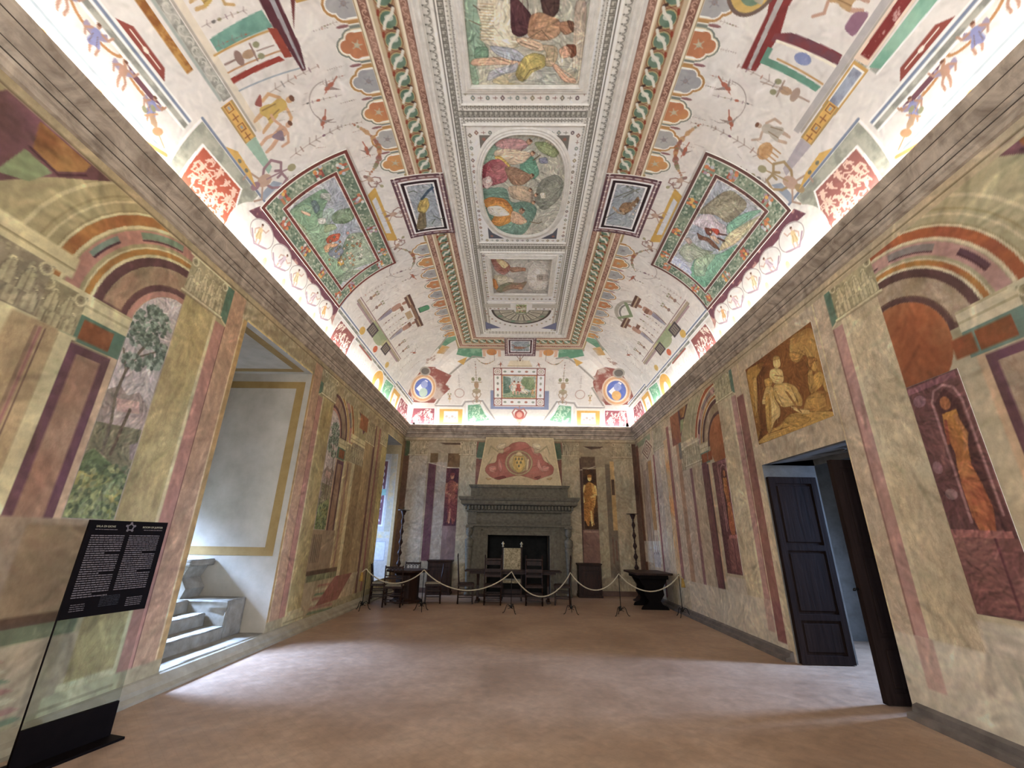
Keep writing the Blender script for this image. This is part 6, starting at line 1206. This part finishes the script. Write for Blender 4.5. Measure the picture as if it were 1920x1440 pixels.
h = MB().tube([(-.005, 0, 0), (-.06, -.01, 0)], .012, 8).tube([(-.06, -.01, 0), (-.06, -.01, -.02)], .014, 8).build('door_handle', IRON, d2); h.location = (0, 0, 1.12)
# ================================================================== fireplace
fp = thing('fireplace', 'large grey stone fireplace with carved herm figures, in the centre of the end wall', 'fireplace', (.05, YB, 0))
FX = Matrix.Translation((-.05, -YB, 0))
def B(nm, boxes, m=STONE, parent=fp, bev=.008, xf=FX):
    mb = MB(); [mb.box(*b_, bev) for b_ in boxes]; return mb.build(nm, m, parent, xf)
cx = .05
B('side_wall', [(-1.42, -1.20, 14.0, 14.49, 0, 1.95)]); B('side_wall', [(1.30, 1.52, 14.0, 14.49, 0, 1.95)])
B('jamb', [(-1.22, -.90, 13.98, 14.49, 0, 1.95)]); B('jamb', [(.99, 1.32, 13.98, 14.49, 0, 1.95)])
B('lintel', [(-.90, .99, 13.98, 14.49, 1.70, 1.95)])
B('surround_moulding', [(-1.12, -1.04, 13.955, 13.99, 0, 1.86), (1.13, 1.21, 13.955, 13.99, 0, 1.86), (-1.12, 1.21, 13.955, 13.99, 1.82, 1.88), (-.97, -.91, 13.965, 13.99, 0, 1.74), (1.0, 1.06, 13.965, 13.99, 0, 1.74), (-.97, 1.06, 13.965, 13.99, 1.70, 1.745)])
B('architrave', [(-1.58, 1.68, 13.88, 14.49, 1.95, 1.99), (-1.54, 1.64, 13.92, 14.49, 1.99, 2.02)])
mb = MB(); n = 12; prof = [(13.96, 2.02)] + [(13.96 - .05 * math.sin(PI * t / n), 2.02 + .33 * t / n) for t in range(1, n)] + [(13.96, 2.35), (14.49, 2.35), (14.49, 2.02)]
mb.prism(prof, 2.62, 'x', -1.26); mb.build('frieze', STONE, fp, FX)
B('corner_block', [(-1.55, -1.26, 13.90, 14.49, 2.02, 2.36)]); B('corner_block', [(1.36, 1.65, 13.90, 14.49, 2.02, 2.36)])
def sweep3(prof, x0, x1, yb=14.49):
    """moulding returning round both ends; profile of (projection, z)"""
    mb = MB(); k = len(prof); v = []
    for p, z_ in prof: v.append((x0 - p, yb, z_))
    for p, z_ in prof: v.append((x0 - p, 13.9 - p, z_))
    for p, z_ in prof: v.append((x1 + p, 13.9 - p, z_))
    for p, z_ in prof: v.append((x1 + p, yb, z_))
    f = [(i * k + q, (i + 1) * k + q, (i + 1) * k + q + 1, i * k + q + 1) for i in range(3) for q in range(k - 1)]
    f += [(k - 1, 2 * k - 1, 3 * k - 1, 4 * k - 1), (0, k, 2 * k, 3 * k)]; mb.add(v, f); return mb
sweep3([(0, 2.36), (.035, 2.39), (.035, 2.42), (-.03, 2.43), (-.03, 2.565), (.17, 2.58), (.20, 2.62), (.20, 2.70), (.24, 2.72), (.27, 2.78), (.27, 2.82), (0, 2.83)], -1.56, 1.66).build('cornice', STONE, fp, FX)
dn = MB()
for i in range(33): x = -1.60 + 3.3 * i / 32; dn.box(x - .027, x + .027, 13.77, 13.935, 2.44, 2.56, .006)
tag(dn.build('dentil_course', STONE, fp, FX), 'row of stone dentils')
sweep3([(-.02, 2.83), (-.02, 3.10), (.0, 3.11), (.03, 3.14), (.05, 3.18), (.05, 3.20), (-.02, 3.21)], -1.50, 1.60).build('attic', STONE, fp, FX)
B('attic_panel', [(-1.22, 1.32, 13.86, 13.93, 2.83, 3.12)]); B('attic_cap', [(-1.27, 1.37, 13.80, 13.9, 3.11, 3.20)])
for sx, x in ((-1, -1.47), (1, 1.57)):
    hm = MB(); c_ = (x, 13.93, 0)
    hm.lathe([(.07, 0), (.085, .02), (.085, .08), (.06, .1), (.065, .5), (.085, .9), (.11, 1.22), (.12, 1.3), (.09, 1.36)], (x, 13.93, 0), 12)
    h_ = hm.build('herm', STONE, fp, FX)
    t_ = MB().lathe([(.05, 1.30), (.11, 1.36), (.13, 1.48), (.125, 1.56), (.05, 1.62), (.045, 1.66)], (x, 13.92, 0), 14).build('bust', STONE, h_, None); t_.parent = h_; t_.data.transform(FX)
    hd = MB().lathe([(.02, 1.64), (.07, 1.67), (.095, 1.74), (.095, 1.82), (.07, 1.89), (.02, 1.91)], (x, 13.90, 0), 14)
    hd.lathe([(.0, 0), (.02, .01), (.022, .05), (.008, .07)], (x, 13.805, 1.745), 8); [hd.lathe([(.005, -.012), (.016, 0), (.005, .012)], (x + dx, 13.815, 1.815), 8) for dx in (-.033, .033)]; hd.box(x - .03, x + .03, 13.80, 13.82, 1.71, 1.722)
    for k_ in range(7): a = PI + PI * k_ / 6; hd.lathe([(.005, -.03), (.035, 0), (.005, .03)], (x + .085 * math.cos(a + .0), 13.93, 1.84 + .05 * abs(math.sin(a))), 8)
    q_ = hd.build('head', STONE, h_); q_.data.transform(FX)
    B('bracket', [(x - .12, x + .12, 13.86, 14.1, 1.90, 1.955)])
mb = MB(); quad(mb, (-.90, 14.0, .01), (-.90, 15.1, .01), (-.90, 15.1, 1.72), (-.90, 14.0, 1.72)); quad(mb, (.98, 14.0, .01), (.98, 15.1, .01), (.98, 15.1, 1.72), (.98, 14.0, 1.72)); quad(mb, (-.9, 15.1, .01), (.98, 15.1, .01), (.98, 15.1, 1.72), (-.9, 15.1, 1.72)); quad(mb, (-.9, 14.0, 1.72), (.98, 14.0, 1.72), (.98, 15.1, 1.72), (-.9, 15.1, 1.72)); quad(mb, (-.9, 13.98, .012), (.98, 13.98, .012), (.98, 15.1, .012), (-.9, 15.1, .012))
mb.build('hearth', HEARTH, fp, FX)
# chimney hood with the painted coat of arms
_place, _cast = place, cast
def place(surf, U, V, off=0.0):
    if surf != 'H': return _place(surf, U, V, off)
    U = np.asarray(U, float); V = np.asarray(V, float)
    return np.stack([.05 + U * (1.36 - .21 * V), 14.02 + .38 * V - off, 3.20 + 1.66 * V], -1)
def cast(surf, pts):
    if surf != 'H': return _cast(surf, pts)
    e = _cast('E', pts); v = (e[:, 1] * .978 + .035 - 3.20) / 1.66
    return np.stack([(e[:, 0] * .975 - .05) / (1.36 - .21 * v), v], 1)
def arms(c):
    z = lambda p: zz(760, 800, 4, p); G = lambda p, col, **k: c.pp(z(p), col, **k); c.rect(-1, 1, 0, 1, '#938363', tex=('#a09070', 2, 2, .5, .4)); c.M[:] = .5
    c.frame(-1, 1, 0, 1, .03, '#a2936f'); RD = '#7a4038'
    G([(600, 310), (620, 280), (680, 270), (690, 200), (740, 185), (790, 120), (850, 104), (910, 110), (960, 170), (1020, 200), (1040, 260), (1090, 280), (1116, 310), (1105, 360), (1030, 385), (980, 405), (930, 385), (850, 365), (760, 385), (700, 402), (640, 380), (600, 340)], RD, tex=('#8d574c', 4, 3, .5, .4))
    for p, col in (([(760, 140), (700, 195), (730, 200), (800, 150)], '#9a6c5c'), ([(930, 130), (990, 190), (1010, 215), (960, 200)], '#9a6c5c'), ([(620, 300), (680, 290), (690, 340), (640, 345)], '#9a6c5f'), ([(1030, 290), (1090, 300), (1060, 340), (1020, 330)], '#96655a'), ([(700, 220), (730, 300), (715, 350), (690, 300)], '#96655a'), ([(1000, 230), (1015, 300), (1040, 350), (985, 300)], '#9a6c5f'), ([(660, 390), (740, 370), (760, 385), (700, 402)], '#5f2e2c'), ([(960, 385), (1020, 370), (1000, 400)], '#5f2e2c')): G(p, col, tex=(RD, 5, 5, .55, .3))
    t = np.linspace(0, 2 * PI, 26, endpoint=False); E_ = lambda cx_, cy_, a, b_: [(cx_ + a * math.cos(q), cy_ + b_ * math.sin(q)) for q in t]
    G(E_(852, 270, 104, 98), '#8a7a58'); G(E_(852, 270, 90, 86), '#7d5648'); G(E_(852, 270, 76, 78), '#94855c', tex=('#7a6a48', 4, 4, .5, .3)); G(E_(852, 275, 52, 62), '#a08f5c'); G([(815, 215), (890, 215), (900, 280), (880, 330), (852, 350), (825, 330), (805, 280)], '#a38a48', tex=('#8a6f38', 5, 5, .5, .3))
    for dx, dy in ((-24, -34), (0, -34), (24, -34), (-14, -6), (14, -6), (0, 22)): G([(852 + dx - 7, 275 + dy), (852 + dx, 275 + dy - 12), (852 + dx + 7, 275 + dy), (852 + dx, 275 + dy + 9)], '#5f5c48')
    G([(820, 215), (835, 190), (852, 180), (870, 190), (885, 215)], '#a08f68'); G([(930, 240), (920, 330), (905, 330), (915, 240)], '#a59570'); G([(800, 400), (852, 378), (905, 400), (852, 392)], '#a09070')
    for s in (0, 1):
        X = lambda x: 1704 - x if s else x
        G([(X(680), 150), (X(700), 120), (X(750), 115), (X(750), 150), (X(700), 165)], '#a3977c', tex=('#857a60', 8, 8, .5, .3)); c.pl(z([(X(620), 200), (X(640), 140), (X(690), 180)]), .03, '#7d7356'); c.pl(z([(X(640), 250), (X(620), 280), (X(650), 230)]), .03, '#7d7356'); G([(X(690), 165), (X(740), 165), (X(735), 195), (X(700), 195)], '#8f7f62'); G([(X(600), 385), (X(650), 395), (X(620), 405)], '#8a6f48')
ch = Canvas('H', -1, 1, 0, 1, .008, '#938363'); ch.soft = True; arms(ch); ch.tint(.07, 2)
hood = thing('chimney_hood', 'sloping chimney hood painted with a crowned shield on red drapery, above the stone fireplace', 'chimney hood', (.05, 14.4, 3.2))
me = grid_mesh([ch], WG); me.flip_normals(); me.transform(Matrix.Translation((-.05, -14.4, -3.2))); link('painted_front', me, WALLPAINT, hood)
mb = MB(); P_ = lambda u, v: tuple(_ for _ in place('H', np.array([u]), np.array([v]))[0])
for u in (-1, 1):
    mb = MB(); a, b_ = P_(u, 0), P_(u, 1); quad(mb, a, b_, (b_[0], 14.49, b_[2]), (a[0], 14.49, a[2])); mb.build('side', PLASTER, hood, Matrix.Translation((-.05, -14.4, -3.2)))

# ================================================================== barrier
def stanchion_proto():
    t = thing('rope_stanchion', '', 'stanchion', (0, 0, 0), group='wrought iron rope stanchions')
    MB().tube([(0, 0, .13), (0, 0, .5), (0, 0, .855)], [.009, .008, .008], 8).build('rod', IRON, t)
    MB().lathe([(.004, .845), (.016, .855), (.02, .868), (.012, .885), (.003, .892)], n=10).build('finial', IRON, t)
    MB().lathe([(.012, .10), (.03, .12), (.03, .15), (.014, .17), (.02, .19), (.008, .20)], n=10).build('collar', IRON, t)
    for k in range(3):
        a = 2 * PI * k / 3 + .5; pts = []
        for r_, z_ in ((.02, .14), (.05, .175), (.085, .18), (.11, .15), (.125, .10), (.15, .04), (.175, .012), (.20, .010)): pts.append((r_ * math.cos(a), r_ * math.sin(a), z_))
        sc = [((.055 + .028 * math.cos(q)) * math.cos(a), (.055 + .028 * math.cos(q)) * math.sin(a), .125 + .028 * math.sin(q)) for q in np.linspace(.4, 5.4, 12)]
        MB().tube(pts, .008, 6).tube(sc, .006, 6).build('scrolled_foot', IRON, t)
    return t
SP = [(-3.545, 10.95), (-2.19, 11.0), (-.12, 10.95), (1.26, 11.0), (2.37, 10.9), (3.76, 10.9)]
SL = ['iron rope stanchion at the left wall, where the rope ends', 'iron rope stanchion in front of the chair right of the left table', 'iron rope stanchion in front of the refectory table, between its middle chairs', 'iron rope stanchion in front of the right leg of the fireplace', 'iron rope stanchion between the right cabinet and the dark corner table', 'iron rope stanchion against the right wall, with the tassel']
pr = stanchion_proto()
for i, (x, y) in enumerate(SP):
    o = pr if i == 0 else copy_tree(pr); o.location = (x, y, 0); o.rotation_euler = (0, 0, .3 * i); o['label'] = SL[i]
rope = thing('barrier_rope', 'cream rope hung in swags from stanchion to stanchion across the room', 'rope', (SP[0][0], SP[0][1], .87))
RX = Matrix.Translation((-SP[0][0], -SP[0][1], -.87))
SAG = [.30, .42, .52, .36, .36]
pts = []
for (a, b_), sg in zip(zip(SP[:-1], SP[1:]), SAG):
    for k in range(22):
        t = k / 22; pts.append((a[0] + (b_[0] - a[0]) * t, a[1] + (b_[1] - a[1]) * t - .012, .872 - sg * (1 - (2 * t - 1) ** 2) ** .9))
pts.append((SP[-1][0], SP[-1][1] - .012, .872)); MB().tube(pts, .013, 8).build('rope', ROPE, rope, RX)
for (x, y), dx in ((SP[0], -.09), (SP[-1], .07)):
    MB().tube([(x, y - .012, .872), (x + dx * .6, y - .02, .84), (x + dx, y - .02, .80)], .012, 8).build('rope_end', ROPE, rope, RX)
    tag(MB().lathe([(.01, .80), (.028, .79), (.03, .775), (.018, .765), (.03, .74), (.042, .66), (.05, .61), (.0, .608)], (x + dx, y - .02, 0), 12).build('tassel', GOLDTASSEL, rope, RX), 'gold tassel')

# ================================================================== furniture
def chair(nm, lab, cat='chair', group=None, arcade=True, high=False, seatm=None):
    """wooden chair, facing +y, back at -y"""
    t = thing(nm, lab, cat, group=group); W, D, S, Hh = .21, .20, .46, (1.13 if high else .93)
    for sx in (-1, 1):
        MB().box(sx * W - .018, sx * W + .018, D - .036, D, 0, S, .004).build('leg', WOOD, t)
        MB().tube([(sx * W, -D, 0), (sx * W, -D + .01, S), (sx * W, -D - .05, Hh)], [.019, .019, .014], 4).build('leg', WOOD, t)
        if high: MB().lathe([(.012, 0), (.02, .02), (.012, .04), (.018, .055), (.003, .08)], (sx * W, -D - .05, Hh - .01), 8).build('finial', WOOD, t)
    MB().box(-W - .02, W + .02, -D - .02, D + .015, S - .05, S, .006).build('seat_frame', WOOD, t)
    MB().box(-W, W, -D + .01, D, S - .005, S + .022, .01).build('seat', seatm or CANE, t)
    for z_ in (.12, .26):
        MB().box(-W, W, D - .03, D - .012, z_ - .012, z_ + .012).build('stretcher', WOOD, t); MB().box(-W, W, -D - .008, -D + .01, z_ - .012, z_ + .012).build('stretcher', WOOD, t)
    for sx in (-1, 1):
        for z_ in (.16, .30): MB().box(sx * W - .01, sx * W + .01, -D, D - .02, z_ - .012, z_ + .012).build('stretcher', WOOD, t)
    yb = lambda z_: -D + .01 - .06 * (z_ - S) / (Hh - S)
    top = Hh - .02
    MB().box(-W, W, yb(top) - .012, yb(top) + .012, top - .045, top, .004).build('top_rail', WOOD, t)
    MB().box(-W, W, yb(.72) - .01, yb(.72) + .01, .62 if not high else .66, .66 if not high else .72).build('lower_rail', WOOD, t)
    if arcade:
        a = MB(); n = 4
        for i in range(n):
            x = -W + .03 + (2 * W - .06) * (i + .5) / n; w = (2 * W - .06) / n / 2; z0 = top - .20
            a.tube([(x - w, yb(z0), z0)] + [(x - w * math.cos(q), yb(z0 + .1), z0 + .10 + .045 * math.sin(q)) for q in np.linspace(0, PI, 8)] + [(x + w, yb(z0), z0)], .008, 6)
        a.box(-W, W, yb(z0) - .008, yb(z0) + .008, z0 - .025, z0); a.build('arcaded_back', WOOD, t)
    else: MB().box(-W, W, yb(.9) - .012, yb(.9) + .012, .78, .86).box(-W + .02, W - .02, yb(1.0) - .008, yb(1.0) + .008, .95, top - .06).build('back_slats', WOOD, t)
    return t
G1 = 'wooden chairs around the left table'
c0 = chair('wooden_chair', 'low-backed chair with a straw seat, left of the left table by the window', group=G1); c0.location = (-3.56, 12.2, 0); c0.rotation_euler = (0, 0, -1.35)
c1 = copy_tree(c0); c1.location = (-3.02, 11.62, 0); c1.rotation_euler = (0, 0, .08); c1['label'] = 'low-backed chair with its back to the viewer, in front of the left table'
c2 = copy_tree(c0); c2.location = (-2.2, 12.4, 0); c2.rotation_euler = (0, 0, 1.75); c2['label'] = 'low-backed chair with a pale seat, right of the left table'
c3 = copy_tree(c0); c3.location = (-2.98, 13.12, 0); c3.rotation_euler = (0, 0, PI + .05); c3['label'] = 'chair with an arcaded back showing above the left table, behind it'
tb = thing('octagonal_table', 'dark wooden table with an octagonal top on a solid panelled base, by the left window', 'table', (-2.9, 12.45, 0))
MB().lathe([(.0, .73), (.56, .73), (.575, .74), (.575, .77), (.56, .78), (0, .78)], n=8, sq=True).build('tabletop', WOOD, tb)
bs = MB().lathe([(0, .08), (.34, .08), (.32, .12), (.30, .65), (.36, .70), (.40, .73), (0, .73)], n=8, sq=True).build('pedestal', WOOD, tb); MB().lathe([(0, 0), (.42, 0), (.42, .05), (.36, .08), (0, .08)], n=8, sq=True).build('plinth', WOOD, tb)
def cabinet(lab, x0, x1, y0, y1, h_):
    t = thing('wooden_cabinet', lab, 'cabinet', ((x0 + x1) / 2, (y0 + y1) / 2, 0), group='carved cabinets flanking the fireplace'); w = (x1 - x0) / 2; d = (y1 - y0) / 2
    MB().box(-w, w, -d, d, .07, h_ - .06, .005).build('body', WOOD, t); MB().box(-w - .03, w + .03, -d - .03, d, 0, .07, .01).build('plinth', WOOD, t)
    MB().box(-w - .04, w + .04, -d - .04, d, h_ - .03, h_, .008).box(-w - .02, w + .02, -d - .02, d, h_ - .06, h_ - .03, .006).build('top', WOOD, t)
    MB().box(-w + .04, w - .04, -d - .015, -d, h_ - .19, h_ - .08, .006).build('drawer', WOOD, t)
    dr = MB().box(-w + .05, w - .05, -d - .018, -d, .11, h_ - .21, .006).box(-w + .10, w - .10, -d - .03, -d - .015, .16, h_ - .27, .006).box(-w + .16, w - .16, -d - .036, -d - .025, .22, h_ - .34, .006).build('door', WOOD, t)
    MB().lathe([(.004, 0), (.012, .008), (.012, .016), (.004, .022)], n=10).build('knob', IRON, dr, Matrix.Translation((w - .075, -d - .018, h_ / 2)) @ Matrix.Rotation(PI / 2, 4, 'X'))
    for sx in (-1, 1): MB().box(sx * w - .03 - (.02 if sx > 0 else -.02), sx * w + .03 - (.02 if sx > 0 else -.02), -d - .02, -d + .01, .07, h_ - .06, .006).build('pilaster', WOOD, t)
    return t
cabinet('dark carved wooden cabinet standing left of the fireplace', -2.68, -2.0, 13.98, 14.42, .95); cabinet('plain dark wooden cabinet standing right of the fireplace', 1.86, 2.52, 13.98, 14.42, .93)
rt = thing('refectory_table', 'long dark refectory table in front of the fireplace', 'table', (-.1, 12.75, 0))
MB().box(-1.30, 1.30, -.30, .30, .755, .79, .006).build('tabletop', WOOD, rt)
for x in (-.95, .95):
    MB().prism([(-.16, .04), (-.20, .0), (.20, 0), (.16, .04), (.07, .12), (.05, .4), (.10, .6), (.17, .755), (-.17, .755), (-.10, .6), (-.05, .4), (-.07, .12)], .06, 'x', x - .03).build('trestle', WOOD, rt); MB().box(x - .05, x + .05, -.28, .28, 0, .05, .01).build('foot', WOOD, rt)
MB().box(-.95, .95, -.02, .02, .12, .19, .004).build('stretcher', WOOD, rt); MB().box(-1.15, 1.15, -.24, .24, .70, .755).build('apron', WOOD, rt)
G2 = 'high-backed chairs at the refectory table'
h0 = chair('high_backed_chair', 'high-backed chair at the left end of the refectory table, side-on', group=G2, arcade=False, high=True, seatm=WOOD); h0.location = (-1.34, 12.45, 0); h0.rotation_euler = (0, 0, -PI / 2 + .12)
for (x, y, r_, lab) in ((-.62, 12.30, .03, 'high-backed chair with its back to the viewer, left of the barrier post'), (.46, 12.32, -.04, 'high-backed chair with its back to the viewer, right of the barrier post'), (1.20, 12.50, PI / 2 - .1, 'high-backed chair at the right end of the refectory table, side-on')):
    o = copy_tree(h0); o.location = (x, y, 0); o.rotation_euler = (0, 0, r_); o['label'] = lab
ac = thing('upholstered_armchair', 'high armchair with a pale patterned back and gilt finials, behind the refectory table', 'armchair', (-.14, 13.22, 0))
for sx in (-1, 1):
    MB().box(sx * .27 - .02, sx * .27 + .02, -.25, -.21, 0, .66, .004).build('leg', WOOD, ac); MB().box(sx * .27 - .022, sx * .27 + .022, .20, .24, 0, 1.37, .004).build('leg', WOOD, ac)
    tag(MB().lathe([(.015, 1.36), (.03, 1.375), (.03, 1.39), (.016, 1.40), (.024, 1.43), (.05, 1.46), (.03, 1.475), (.02, 1.50), (.004, 1.52)], (sx * .27, .22, 0), 10).build('finial', GOLDLET, ac), 'gilt finial'); MB().box(sx * .27 - .03, sx * .27 + .03, -.27, .22, .65, .685, .008).build('armrest', WOOD, ac)
MB().box(-.26, .26, -.24, .22, .44, .52, .02).build('seat', BROCADE, ac); MB().box(-.25, .25, .17, .235, .74, 1.34, .015).build('backrest', BROCADE, ac); MB().box(-.25, .25, -.245, -.215, .18, .26).box(-.26, .26, .2, .22, .2, .25).build('stretcher', WOOD, ac)

def torchere(lab, x, y, h0_, top=2.36, g='turned candle stands'):
    t = thing('candle_stand', lab, 'candle stand', (x, y, h0_), group=g); prof = [(.0, 0), (.17, .0), (.17, .03), (.10, .06), (.05, .12)]; z_ = .12; Ht = top - h0_
    n = 7; seg = (Ht - .30) / n
    for i in range(n):
        b_ = .078 - .004 * i; z0 = .14 + seg * i; prof += [(.018, z0), (.022, z0 + seg * .12), (.03, z0 + seg * .2), (b_, z0 + seg * .42), (b_ * .95, z0 + seg * .5), (.028, z0 + seg * .75), (.018, z0 + seg * .86), (.034, z0 + seg * .92)]
    prof += [(.02, Ht - .16), (.055, Ht - .12), (.05, Ht - .10), (.08, Ht - .05), (.085, Ht - .02), (.03, Ht - .008), (.0, Ht - .008)]
    MB().lathe(prof, n=14).build('turned_shaft', WOOD, t); MB().lathe([(.0, Ht - .008), (.17, Ht - .008), (.185, Ht + .004), (.18, Ht + .004), (.0, Ht + .002)], n=24).build('drip_pan', PEWTER if x < 0 else WOOD, t)
    if x < 0: tag(MB().lathe([(.0, Ht + .002), (.035, Ht + .004), (.03, Ht + .05), (.04, Ht + .06), (.03, Ht + .09), (.0, Ht + .10)], n=12).build('glass_holder', GLASS, t), 'clear glass candle holder')
    return t
torchere('tall turned candle stand with a pale drip pan and glass, behind the left table', -3.44, 13.45, 0); torchere('tall turned black candle stand behind the dark corner table', 3.48, 13.55, 0)
kt = thing('corner_table', 'black carved table with scrolled supports, in the right corner', 'table', (3.45, 12.3, 0), rz=.0)
K = BLACK
MB().prism([(-.50, -.62), (-.42, -.70), (.36, -.70), (.44, -.62), (.44, .62), (.36, .70), (-.42, .70), (-.50, .62)], .045, 'z', .80).build('tabletop', WOOD, kt); MB().box(-.38, .34, -.56, .56, .70, .80, .01).build('apron', K, kt)
for y in (-.38, .38):
    MB().prism([(-.34, 0), (.34, 0), (.30, .07), (.18, .12), (.14, .2), (.24, .34), (.22, .5), (.30, .62), (.34, .70), (-.34, .70), (-.30, .62), (-.22, .5), (-.24, .34), (-.14, .2), (-.18, .12), (-.30, .07)], .09, 'y', y - .045).build('scrolled_support', K, kt)
MB().box(-.06, .06, -.38, .38, .10, .60, .01).build('carved_panel', K, kt)

# ================================================================== information panel
sg = thing('information_panel', 'black and clear free-standing information panel by the left wall, lettered in white', 'sign', (-3.43, 3.96, 0), rz=math.atan2(4.27 - 3.65, -3.36 + 3.51))
MB().box(-.325, .325, -.005, .005, .26, .955).build('glass_pane', GLASS, sg)
MB().box(-.325, .325, -.007, .007, .955, 1.69).build('printed_panel', BLACK, sg)
MB().box(-.325, .325, -.012, .012, .02, .26).build('lower_panel', BLACK, sg); MB().box(-.345, .345, -.15, .15, 0, .02, .004).build('base_plate', BLACK, sg)
MB().tube([(-.325, 0, .02), (-.325, 0, 1.69)], .006, 8).build('edge_rod', BLACK, sg)
def text(s_, x, z_, size, m, nm='lettering', align='LEFT'):
    cu = bpy.data.curves.new(nm, 'FONT'); cu.body = s_; cu.size = size; cu.align_x = align; cu.extrude = .0006; o = bpy.data.objects.new(nm, cu); C.objects.link(o)
    dg = bpy.context.evaluated_depsgraph_get(); me = bpy.data.meshes.new_from_object(o.evaluated_get(dg)); bpy.data.objects.remove(o)
    me.transform(Matrix.Translation((x, -.0085, z_)) @ Matrix.Rotation(PI / 2, 4, 'X')); return link(nm, me, m, sg)
text('SALA DI GIOVE', -.27, 1.635, .022, GOLDLET, 'left_heading'); text('ROOM OF JUPITER', .285, 1.635, .022, GOLDLET, 'right_heading', 'RIGHT')
r = random.Random(8)
def dashes(nm, x0, x1, z_list, m=LETTER, hgt=.0085):
    mb = MB()
    for i, z_ in enumerate(z_list):
        x = x0; end = x1 if i % 9 != 8 else x0 + (x1 - x0) * .55
        while x < end:
            w = r.uniform(.012, .04); mb.box(x, min(end, x + w), -.0088, -.0072, z_, z_ + hgt * r.uniform(.75, 1)); x += w + .005
    return mb.build(nm, m, sg)
dashes('left_subheading', -.27, -.10, [1.615], hgt=.006); dashes('right_subheading', .12, .285, [1.615], hgt=.006)
zs = [1.565 - .0172 * i for i in range(28)]
dashes('left_text', -.285, -.03, zs[:28]); dashes('right_text', .0 + .01, .275, zs[:26])
dashes('left_footer', -.27, -.17, [1.005, 1.02, 1.035, 1.05], hgt=.005); dashes('right_footer', .14, .27, [1.0, 1.015, 1.03, 1.045, 1.06], hgt=.006); dashes('middle_footer', -.07, .08, [1.02 + .012 * i for i in range(7)], simple('dim_lettering', (.02, .018, .018), (.03, .026, .026), 10, .6), .005)
star = MB()
for k in range(5):
    a0, a1 = PI / 2 + 2 * PI * k / 5, PI / 2 + 2 * PI * (k + 1) / 5; R1, R2 = .034, .022
    P4 = [(R1 * math.cos(a0), R1 * math.sin(a0)), (R1 * math.cos(a1), R1 * math.sin(a1)), (R2 * math.cos(a1), R2 * math.sin(a1)), (R2 * math.cos(a0), R2 * math.sin(a0))]
    star.prism([(x + .0, z_ + 1.64) for x, z_ in P4], .0016, 'y', -.0088)
    star.prism([(R1 * math.cos(a0) + .011 * math.cos(q), 1.64 + R1 * math.sin(a0) + .011 * math.sin(q)) for q in np.linspace(0, 2 * PI, 6)[:-1]], .0016, 'y', -.0088)
star.build('pentagon_emblem', LETTER, sg)

# small fittings on the cornice
o = MB().lathe([(.0, 0), (.05, 0), (.05, .05), (.025, .12), (.0, .13)], (3.72, 14.28, 5.26), 12).build('spotlight', BLACK); tag(o, 'small black spotlight on the cornice in the right corner', 'spotlight')
o = MB().lathe([(.0, 0), (.05, 0), (.04, .03), (.015, .05), (.0, .055)], (-3.6, 14.28, 5.26), 12).build('sensor', PEWTER); tag(o, 'tiny dull sensor on the cornice in the left corner', 'sensor')
